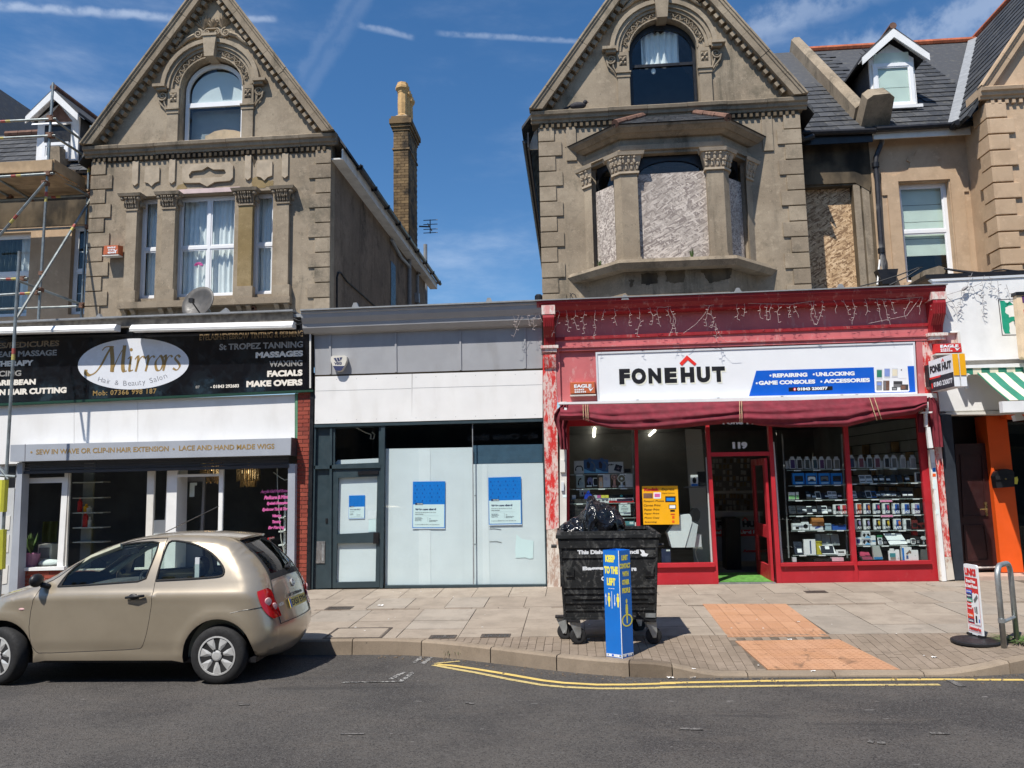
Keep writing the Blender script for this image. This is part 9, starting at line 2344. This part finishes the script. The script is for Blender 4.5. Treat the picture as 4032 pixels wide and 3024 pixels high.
for y in(.34,-.34):
 mb=MB().prism([W3(.62,y-.23,.42),W3(1.15,y-.23,.42),W3(1.15,y-.23,.60),W3(.72,y-.23,.56),W3(.50,y-.23,1.10),W3(.38,y-.23,1.10),W3(.50,y-.23,.45)],(0,-.46,0)).ell(W3(.42,y,1.22),.07,.15,.12,12,8)
 part('front_seat',mb,M['carseat'],car)
mb=MB().prism([W3(-.05,-.6,.45),W3(.45,-.6,.45),W3(.45,-.6,.62),W3(.05,-.6,.58),W3(-.12,-.6,1.02),W3(-.22,-.6,1.02)],(0,-1.2,0))
for y in(.33,-.33):mb.ell(W3(-.16,y,1.09),.06,.13,.08,10,6)
part('rear_seat',mb,M['carseat'],car)
sw_c=W3(1.42,-.34,.93);axs=Vector((.88,0,.47)).normalized();aa=axs.orthogonal().normalized();bb=axs.cross(aa)
part('steering_wheel',MB().tube([sw_c+(aa*math.cos(a)+bb*math.sin(a))*.18 for a in[2*math.pi*k/24 for k in range(25)]],.016,6).tube([sw_c-aa*.18,sw_c+aa*.18],.02,6).ell(sw_c,.05,.07,.06,8,6),M['blackplastic'],car)
for side in(1,-1):part('screen_pillar_trim',MB().tube([W3(2.1,side*.60,1.06),W3(1.62,side*.56,1.36),W3(1.3,side*.52,1.48)],.035,6),M['cartrim'],car)
part('rear_view_mirror',MB().box(XR-1.52,XR-1.46,YC-.12,YC+.12,ZR+1.34,ZR+1.41),M['blackplastic'],car)
part('headlining',MB().add([W3(s,y,z-.05)for s,z in((.1,1.54),(.6,1.58),(1.3,1.52))for y in(-.5,.5)],[(0,1,3,2),(2,3,5,4)]),M['cartrim'],car)
for side in(1,-1):part('belt_strap',MB().box(XR-.36,XR-.31,YC-side*.62-.01,YC-side*.62+.01,ZR+.7,ZR+1.35),M['lightgrey'],car)
# --- wheeled waste bin
bc=onG(zM(300,1402));bY=bc.y+.02
fl,fr2=onY(zM(302,1400),bY),onY(zM(1012,1396),bY)
BZ=(fl.z+fr2.z)/2
TLb,TRb=onY(zM(115,415),bY-.05),onY(zM(1048,415),bY-.05)
BLb,BRb=onY(zM(165,1165),bY),onY(zM(1034,1165),bY)
zt_,zbm=(TLb.z+TRb.z)/2,(BLb.z+BRb.z)/2
dp_=.92
bx0,bx1,tx0,tx1=BLb.x,BRb.x,TLb.x,TRb.x
wbn=thing('waste_bin','large black wheeled waste bin with scuffed sides on the pavement','waste bin',((bx0+bx1)/2,bY+dp_/2,BZ))
def bp(u,v,w):
 x0,x1=bx0+(tx0-bx0)*v,bx1+(tx1-bx1)*v;f_,b_=bY+.04-.09*v,bY+dp_-.06+.06*v
 return Vector((x0+(x1-x0)*u,f_+(b_-f_)*w,zbm+(zt_-zbm)*v))
mb=MB()
c8=[bp(a,v,w)for v in(0,1)for a,w in((0,0),(1,0),(1,1),(0,1))]
mb.add(c8,[(0,1,5,4),(1,2,6,5),(2,3,7,6),(3,0,4,7),(3,2,1,0)])
part('body',mb,M['bin'],wbn)
part('floor_inside',MB().add([bp(.02,.9,.02),bp(.98,.9,.02),bp(.98,.9,.98),bp(.02,.9,.98)],[(0,1,2,3)]),M['black'],wbn)
def fbar(v0,v1,u0,u1,o,name='rib',mat='bin'):
 a=[bp(u0,v0,0),bp(u1,v0,0),bp(u1,v1,0),bp(u0,v1,0)]
 return part(name,MB().prism([p+Vector((0,-o,0))for p in a],(0,o-.002,0)),M[mat],wbn)
for v in(.775,.40,.325,.205,.115):fbar(v,v+.012,.0,1,.012)
fbar(.0,.03,0,1,.018);fbar(.90,1.0,-.005,1.005,.014)
for u in(.005,.975):fbar(.03,.9,u,u+.02,.012)
for u0,u1 in((.05,.14),(.87,.96)):
 fbar(.54,.66,u0,u1,.016,'fork_pocket');fbar(.565,.60,u0+.015,u0+.06,.018,'pocket_hole','black')
fbar(.26,.27,.10,.90,.012)
def rim(v0,v1,o,name):
 z0,z1=zt_+v0,zt_+v1;a,b=tx0-o,tx1+o;f_,k_=bY-.05-o,bY+dp_+o;th=.05+o*.3
 m_=MB().box(a,b,f_,f_+th,z0,z1).box(a,b,k_-th,k_,z0,z1).box(a,a+th,f_+th+.001,k_-th-.001,z0,z1).box(b-th,b,f_+th+.001,k_-th-.001,z0,z1)
 return part(name,m_,M['bin'],wbn)
hR=onY(zM(600,320),bY).z-zt_
rim(.003,.022,.01,'rim');rim(.0225,.062,.03,'rim');rim(.0625,max(.10,hR*.80),-.02,'rim')
for x,sgn in((tx0,-1),(tx1,1)):
 part('trunnion',MB().tube([(x+sgn*.03,bY+.30,zt_-.10),(x+sgn*.10,bY+.30,zt_-.10)],.022,8),M['blackplastic'],wbn)
Yt=lambda v:bp(0,v,0).y-.0025
def bintext(s,z,BL,BR,h,v,**k):
 def q_(p):
  u=v
  for _ in range(5):
   w=onY(p,Yt(u)-.002);u=(w.z-zbm)/(zt_-zbm)
  return w
 a,b,cc=q_(z(*BL)),q_(z(*BR)),q_(z(BL[0],BL[1]-h));cc.x=a.x
 return put_text(MB(),s,a,b,cc,**k)
for s,BL,BR,h,v in(('This Dishonest Council',(293,552),(866,547),40,.83),('Bagge',(342,712),(540,706),46,.60),('re',(798,708),(846,707),32,.60),('C',(516,800),(556,798),42,.50)):
 part('painted_lettering',bintext(s,zM,BL,BR,h,v,bold=.035),M['letterwhite'],wbn)
part('moulded_lettering',bintext('CONTINENTAL 1100',zM,(275,1058),(955,1046),46,.155,bold=.02),M['blackplastic'],wbn)
part('torn_sticker',MB().prism([onY(zM(*p),Yt(.84))for p in((872,505),(915,515),(925,540),(955,548),(940,570),(905,574),(880,555),(895,540))],(0,-.002,0)),M['letterwhite'],wbn)
part('maker_label',MB().prism([onY(zM(*p),Yt(.06)-.02)for p in((930,1102),(1024,1104),(1022,1142),(928,1140))],(0,.012,0)),M['galv'],wbn)
def caster(x,y,rot):
 t_=thing('caster',None,None,(x,y,BZ));t_.parent=wbn;t_.location=wl(t_)-wl(wbn)
 c0=Vector((x,y,BZ+.10));ax=Vector((math.sin(rot),-math.cos(rot),0));fw_=Vector((math.cos(rot),math.sin(rot),0))
 part('tyre',MB().lathe([(.062,-.024),(.085,-.025),(.098,-.016),(.10,0),(.098,.016),(.085,.025),(.062,.024)],c0,ax,24),M['rubber'],t_,smooth=True)
 part('rim',MB().lathe([(.063,-.018),(.063,.018),(.045,.012),(.022,.024),(.0001,.026)],c0,ax,20),M['galv'],t_)
 top_=c0+Vector((0,0,.155))-fw_*.045
 m_=MB()
 for sg_ in(1,-1):
  o=ax*.034*sg_
  m_.prism([c0+o+fw_*.02+Vector((0,0,-.02)),c0+o-fw_*.02+Vector((0,0,-.02)),top_+o-fw_*.055,top_+o+fw_*.075,c0+o+fw_*.035+Vector((0,0,.05))],ax*.005*sg_)
 m_.prism([top_-fw_*.055-ax*.036,top_+fw_*.075-ax*.036,top_+fw_*.075+ax*.036,top_-fw_*.055+ax*.036],(0,0,.012))
 m_.tube([c0-ax*.045,c0+ax*.045],.012,8)
 part('fork',m_,M['galv'],t_)
 part('mount',MB().box(top_.x-.075,top_.x+.075,top_.y-.06,top_.y+.06,top_.z+.013,zbm-.002).lathe([(.035,.012),(.035,.03)],top_,n=10),M['blackplastic'],t_)
bl2=onG(zM(165,1350))
caster(fl.x,bY+.05,.15);caster(fr2.x,bY+.05,.2);caster(bl2.x+.02,bl2.y+.05,-.2);caster(fr2.x-.12,bY+dp_-.14,.5)
prof_=[(10,1442),(60,1405),(110,1385),(180,1335),(250,1312),(310,1250),(350,1170),(375,1062),(405,1036),(450,1042),(482,1088),(560,1110),(640,1140),(720,1190),(790,1258),(848,1345),(858,1400),(836,1442)]
yb_=bY+.42
pw=[onY(zU(*p),yb_)for p in prof_]
base_z=zt_+.03;mb=MB();nx,ny=96,30;vs=[]
xa,xb=pw[0].x,max(p.x for p in pw)
def hz(x):
 for a,b in zip(pw,pw[1:]):
  if a.x<=x<=b.x:return a.z+(b.z-a.z)*(x-a.x)/(b.x-a.x)
 return base_z
for i in range(nx+1):
 u=i/nx;x=xa+(xb-xa)*u;H_=max(.0,hz(x)-base_z)
 for j in range(ny+1):
  w=j/ny;th=math.pi*w;rx=.08+H_*.62
  y=yb_+.02-rx*math.cos(th);zc_=H_*math.sin(th)**.7
  p=Vector((x*3.2,y*5,zc_*4))
  rd_=1-abs(mnoise.noise(p*1.3+Vector((3,1,7))))*2
  n2=mnoise.noise(p*3.1);n3_=1-2*abs(mnoise.noise(Vector((x*4-zc_*9,y*3,zc_*2+x*6))*1.5))
  k=.030*rd_+.018*n2+.024*n3_
  vs.append((x+.03*mnoise.noise(p*1.7+Vector((9,9,9))),y-k*math.cos(th)*1.2,base_z+max(-.02,zc_+k*(1 if H_>.03 else .3))))
mb.add(vs,[(i*(ny+1)+j,(i+1)*(ny+1)+j,(i+1)*(ny+1)+j+1,i*(ny+1)+j+1)for i in range(nx)for j in range(ny)])
solo('rubbish_bag',mb,M['bag'],'shiny black rubbish bag heaped on the open waste bin','rubbish bag',smooth=True)
# --- blue notice pillar
A,B,Cn=onG(zM(548,1502)),onG(zM(712,1524)),onG(zM(800,1498))
topz=onY(zM(692,518),B.y).z;bz=min(A.z,B.z,Cn.z)-.005
tl_=onY(zM(545,520),A.y);tr_=onY(zM(800,522),Cn.y)
pil=thing('notice_pillar','blue three-sided street notice reading keep to the left in front of the bin','notice',(B.x,B.y,bz))
A=Vector((tl_.x*.5+A.x*.5,A.y,0));Cn=Vector((tr_.x*.5+Cn.x*.5,Cn.y,0));B=Vector((B.x,B.y,0));D=A+Cn-B+Vector((0,.0,0))
Dm=(A+Cn)/2+Vector((.0,.16,0))
def pp_(P_,z):return Vector((P_.x,P_.y,z))
def face(par,a,b,name):
 return part(name,MB().prism([pp_(a,bz),pp_(b,bz),pp_(b,topz),pp_(a,topz)],Vector((0,.006,0))),M['blueboard'],par)
fA=face(pil,A,B-Vector((.003,0,0)),'front_panel');fB=face(pil,B+Vector((.003,0,0)),Cn,'side_panel')
part('back_panel',MB().prism([pp_(A,bz)+Vector((0,.008,0)),pp_(Dm,bz),pp_(Dm,topz),pp_(A,topz)+Vector((0,.008,0))],(0,.005,0)).prism([pp_(Cn,bz)+Vector((0,.008,0)),pp_(Dm,bz)+Vector((.002,.0,0)),pp_(Dm,topz)+Vector((.002,0,0)),pp_(Cn,topz)+Vector((0,.008,0))],(0,.005,0)),M['blueboard'],pil)
part('top_cap',MB().prism([pp_(A,topz-.03)+Vector((.01,.012,0)),pp_(B,topz-.03)+Vector((0,.014,0)),pp_(Cn,topz-.03)+Vector((-.01,.012,0)),pp_(Dm,topz-.03)],(0,0,.004)),M['blueboard'],pil)
part('edge_strip',MB().tube([pp_(B,bz)+Vector((0,-.001,0)),pp_(B,topz)+Vector((0,-.001,0))],.005,6),M['letterwhite'],pil)
def on_face(a,b,u,v,o=.0025):
 d=(b-a);nn=Vector((d.y,-d.x,0)).normalized();return pp_(a+d*u+nn*o,topz+(bz-topz)*v)
def ftext(a,b,s,u0,u1,v,h,m_,par,bold=.05):return part('lettering',put_text(MB(),s,on_face(a,b,u0,v),on_face(a,b,u1,v),on_face(a,b,u0,v-h),bold=bold*1.6),M[m_],par)
for s,u0,u1,v,h in(('KEEP',.14,.76,.112,.068),('TO THE',.05,.92,.222,.072),('LEFT',.20,.74,.330,.070)):ftext(A,B,s,u0,u1,v,h,'yellowink',fA)
ftext(A,B,'when possible',.26,.66,.365,.011,'letterwhite',fA,.01)
for s,u0,u1,v,h in(('LIMIT',.22,.78,.095,.050),('CONTACT',.03,.97,.172,.050),('WITH',.24,.80,.246,.048),('OTHER',.20,.84,.325,.050),('PEOPLE',.18,.88,.402,.050)):ftext(B,Cn,s,u0,u1,v,h,'gold' if False else 'yellowink',fB,.03)
def figure(a,b,par,u,v0,v1,w):
 m_=MB();hh=v1-v0
 m_.add([on_face(a,b,u+w*.55*math.cos(t_),v0+hh*.10+hh*.10*math.sin(t_))for t_ in[2*math.pi*k/12 for k in range(12)]],[list(range(12))])
 m_.add([on_face(a,b,u+w*x,v0+hh*y)for x,y in((-.6,.24),(-.3,.21),(.3,.21),(.6,.24),(.85,.40),(.8,.58),(.5,.64),(.42,.96),(.2,1),(-.2,1),(-.42,.96),(-.5,.64),(-.8,.58),(-.85,.40))],[list(range(14))])
 return part('pictogram',m_,M['yellowink'],par)
figure(A,B,fA,.30,.400,.530,.10);figure(A,B,fA,.86,.400,.530,.10)
def rect_f(a,b,par,u0,v0,u1,v1,m_='letterwhite',o=.0025):return part('pictogram',MB().add([on_face(a,b,u0,v0,o),on_face(a,b,u1,v0,o),on_face(a,b,u1,v1,o),on_face(a,b,u0,v1,o)],[(0,1,2,3)]),M[m_],par)
rect_f(A,B,fA,.465,.385,.49,.545);
part('pictogram',MB().add([on_face(A,B,x,y)for x,y in((.09,.515),(.09,.44),(.06,.44),(.105,.405),(.15,.44),(.12,.44),(.12,.515))],[list(range(7))]),M['letterwhite'],fA)
part('pictogram',MB().add([on_face(A,B,x,y)for x,y in((.64,.415),(.67,.415),(.67,.49),(.70,.49),(.655,.525),(.61,.49),(.64,.49))],[list(range(7))]),M['letterwhite'],fA)
figure(B,Cn,fB,.53,.455,.685,.13)
m_=MB();k_=28
m_.add([on_face(B,Cn,.53+r_*math.cos(t_),.655+r_*.125*math.sin(t_),.003)for r_ in(.47,.37)for t_ in[2*math.pi*k/k_ for k in range(k_)]],[(k,(k+1)%k_,k_+(k+1)%k_,k_+k)for k in range(k_)])
part('pictogram',m_,M['yellowink'],fB)
rect_f(A,B,fA,.03,.965,.95,.99);rect_f(B,Cn,fB,.05,.958,.96,.985)
for a,b,par in((A,B,fA),(B,Cn,fB)):
 rect_f(a,b,par,.36,.968,.49,.986,'signblue',.0035);rect_f(a,b,par,.10,.969,.15,.984,'ink',.0035);rect_f(a,b,par,.84,.969,.92,.984,'ink',.0035);rect_f(a,b,par,.53,.972,.76,.981,'lightgrey',.0035)
# --- pavement sign and cycle stand
b0,b1=onG(zP(385,1180)),onG(zP(572,1243))
c=(b0+b1)/2;c.x-=.02
ab_=thing('pavement_sign','LINKS pavement sign on a round black base near the cycle stand','sign',tuple(c))
bl3=onG(zP(135,1255));br3=onG(zP(815,1262));rr=(br3.x-bl3.x)/2;cc=Vector(((bl3.x+br3.x)/2,(bl3.y+br3.y)/2,0));cc.z=PH(cc.x,cc.y)
part('base',MB().lathe([(rr,.0),(rr,.022),(rr*.93,.034),(.0001,.040)],cc,n=32),M['blackplastic'],ab_)
t0,t1=onY(zP(312,262),b0.y),onY(zP(480,262),b1.y)
zt5=(t0.z+t1.z)/2;a0,a1=Vector((b0.x,b0.y,0)),Vector((b1.x,b1.y,0));z0_=cc.z+.05
tp0,tp1=Vector((t0.x,b0.y,0)),Vector((t1.x,b1.y,0))
def sp_(u,v,o=0.):
 a=tp0.lerp(a0,v);b=tp1.lerp(a1,v);d=b-a;nn=Vector((d.y,-d.x,0)).normalized()
 p=a.lerp(b,u)+nn*o;return Vector((p.x,p.y,zt5+.02+(z0_-zt5-.02)*v))
sd_=(tp1-tp0).normalized();sn_=Vector((-sd_.y,sd_.x,0))*.02
bd=part('board',MB().prism([sp_(.0,.02),sp_(.04,.004),sp_(.12,0),sp_(.85,0),sp_(.95,.004),sp_(1,.025),sp_(1,1),sp_(0,1)],sn_),M['signwhite'],ab_)
def srect(u0,v0,u1,v1,m_,o=.003,par=bd):return part('print_panel',MB().add([sp_(u0,v0,o),sp_(u1,v0,o),sp_(u1,v1,o),sp_(u0,v1,o)],[(0,1,2,3)]),M[m_],par)
srect(.04,.185,.97,.845,'cardred')
part('print_panel',MB().add([sp_(u,v,.0045)for u,v in((.52,.845),(.52,.45),(.60,.42),(.80,.40),(.96,.41),(.96,.845))],[list(range(6))]),M['signwhite'],bd)
for v0,m_ in((.365,'signblue'),(.425,'navyink'),(.485,'green'),(.70,'orange'),(.775,'navyink')):srect(.07,v0,.50,v0+.055,m_,.0045)
def stext(s,u0,u1,v,h,m_,bold=.04,o=.006):part('lettering',put_text(MB(),s,sp_(u0,v,o),sp_(u1,v,o),sp_(u0,v-h,o),bold=bold),M[m_],bd)
stext('LINKS',.08,.92,.160,.105,'cardred');stext('Brand New',.14,.84,.265,.05,'letterwhite');stext('& Used Phones',.06,.95,.335,.05,'letterwhite')
for s,v in(('Unlocking',.408),('Repairs',.468),('Mobiles',.528),('Games',.585),('Laptops',.645),('Tablets',.742),('Consoles',.818)):stext(s,.10,.44,v,.032,'letterwhite',.02,.0065)
stext('Accessories',.08,.94,.935,.055,'cardred');srect(.04,.86,.96,.864,'cardred');srect(.04,.955,.96,.959,'cardred')
part('printed_device',MB().add([sp_(u,v,.006)for u,v in((.58,.50),(.85,.42),(.92,.46),(.66,.545))],[(0,1,2,3)]),M['roomgrey'],bd)
srect(.60,.60,.66,.68,'ink',.006);srect(.70,.59,.80,.69,'roomgrey',.006);srect(.62,.72,.74,.82,'ink',.006);srect(.84,.76,.92,.81,'signblue',.006);part('feet',MB().prism([sp_(-.06,.985,.02),sp_(.25,.985,.02),sp_(.25,1.02,.02),sp_(-.06,1.02,.02)],sn_*3).prism([sp_(.75,.985,.02),sp_(1.0,.985,.02),sp_(1.0,1.02,.02),sp_(.75,1.02,.02)],sn_*3),M['blackplastic'],ab_)
f0,f1=onG(zP(842,1330)),onG(zP(1010,1228))
hz0=onY(zP(775,262),f0.y).z;hz1=hz0
cs=thing('cycle_stand','grey steel hoop cycle stand at the right edge of the pavement','cycle stand',tuple(f0))
d=Vector((f1.x-f0.x,f1.y-f0.y,0));Lh=d.length;d.normalize();r_=.13
P_=[f0+Vector((0,0,-.02)),Vector((f0.x,f0.y,hz0-r_))]+[Vector((f0.x,f0.y,hz0-r_))+d*(r_-r_*math.cos(a))+Vector((0,0,r_*math.sin(a)))for a in[math.pi/2*k/6 for k in range(1,7)]]
Q_=[Vector((f1.x,f1.y,hz0-r_))-d*(r_-r_*math.cos(a))+Vector((0,0,r_*math.sin(a)))for a in[math.pi/2*k/6 for k in range(6,-1,-1)]]+[f1+Vector((0,0,-.02))]
part('hoop',MB().tube(P_+Q_,.030,12),M['galv'],cs,smooth=True)
zc6=onY(zP(812,975),f0.y).z
part('crossbar',MB().tube([Vector((f0.x,f0.y,zc6-.02)),Vector((f1.x,f1.y,zc6-.02))],.020,10),M['galv'],cs)
part('collar',MB().lathe([(.038,-.022),(.038,.022)],(f0.x,f0.y,zc6),n=12),M['galv'],cs)
# --- the other side of the street (seen only in reflections)
for i,(x0,x1,h,m_,lab)in enumerate(((-26,-9,8.5,'tan','tan terrace across the street, left part'),(-9,1,7.5,'stone2','grey terrace with the charity shop across the street'),(1,10,8.0,'redbrick','brick terrace with the record cafe across the street'),(10,26,8.5,'stone','grey terrace across the street, right part'))):
 t_=thing('terrace_building',lab,'building',((x0+x1)/2,-17.3,0))
 wins=[(x0+.8+k*2.3,x0+1.9+k*2.3)for k in range(int((x1-x0-1)/2.3))]
 Yo=-17.2
 part('wall',MB().plate([(x0,Yo,-.1),(x1,Yo,-.1),(x1,Yo,h),(x0,Yo,h)],[[(a,Yo,4.6),(b,Yo,4.6),(b,Yo,6.4),(a,Yo,6.4)]for a,b in wins]+[[(x0+.4,Yo,.1),(x1-.4,Yo,.1),(x1-.4,Yo,2.7),(x0+.4,Yo,2.7)]],(0,-.3,0)),M[m_],t_)
 part('roof',MB().prism([(x0,Yo,h),(x1,Yo,h),(x1,Yo-4,h+3),(x0,Yo-4,h+3)],(0,0,-.1)),M['slate'],t_)
 for a,b in wins:w_=frame_window(t_,'window',a,b,4.6,6.4,Yo-.12,.08,trans=[5.5],sash=False)
 part('shop_front',MB().box(x0+.4,x1-.4,Yo-.5,Yo-.45,-.1,2.9),M['roomgrey'],t_)
 part('sign_band',MB().box(x0+.2,x1-.2,Yo+.002,Yo+.06,2.8,3.95 if i==1 else 3.3),M['anthracite' if i==1 else 'black'],t_)
 if i==1:part('lettering',put_text(MB(),'the Oasis shop',(-1.35,Yo+.064,3.4),(-4.3,Yo+.064,3.4),(-1.35,Yo+.064,3.75),bold=.03),M['letterwhite'],t_)
 if i==2:part('lettering',put_text(MB(),'RECORDS    COFFEE    STUDIO',(5.4,Yo+.064,2.94),(1.6,Yo+.064,2.94),(5.4,Yo+.064,3.12),bold=.02),M['letterwhite'],t_)
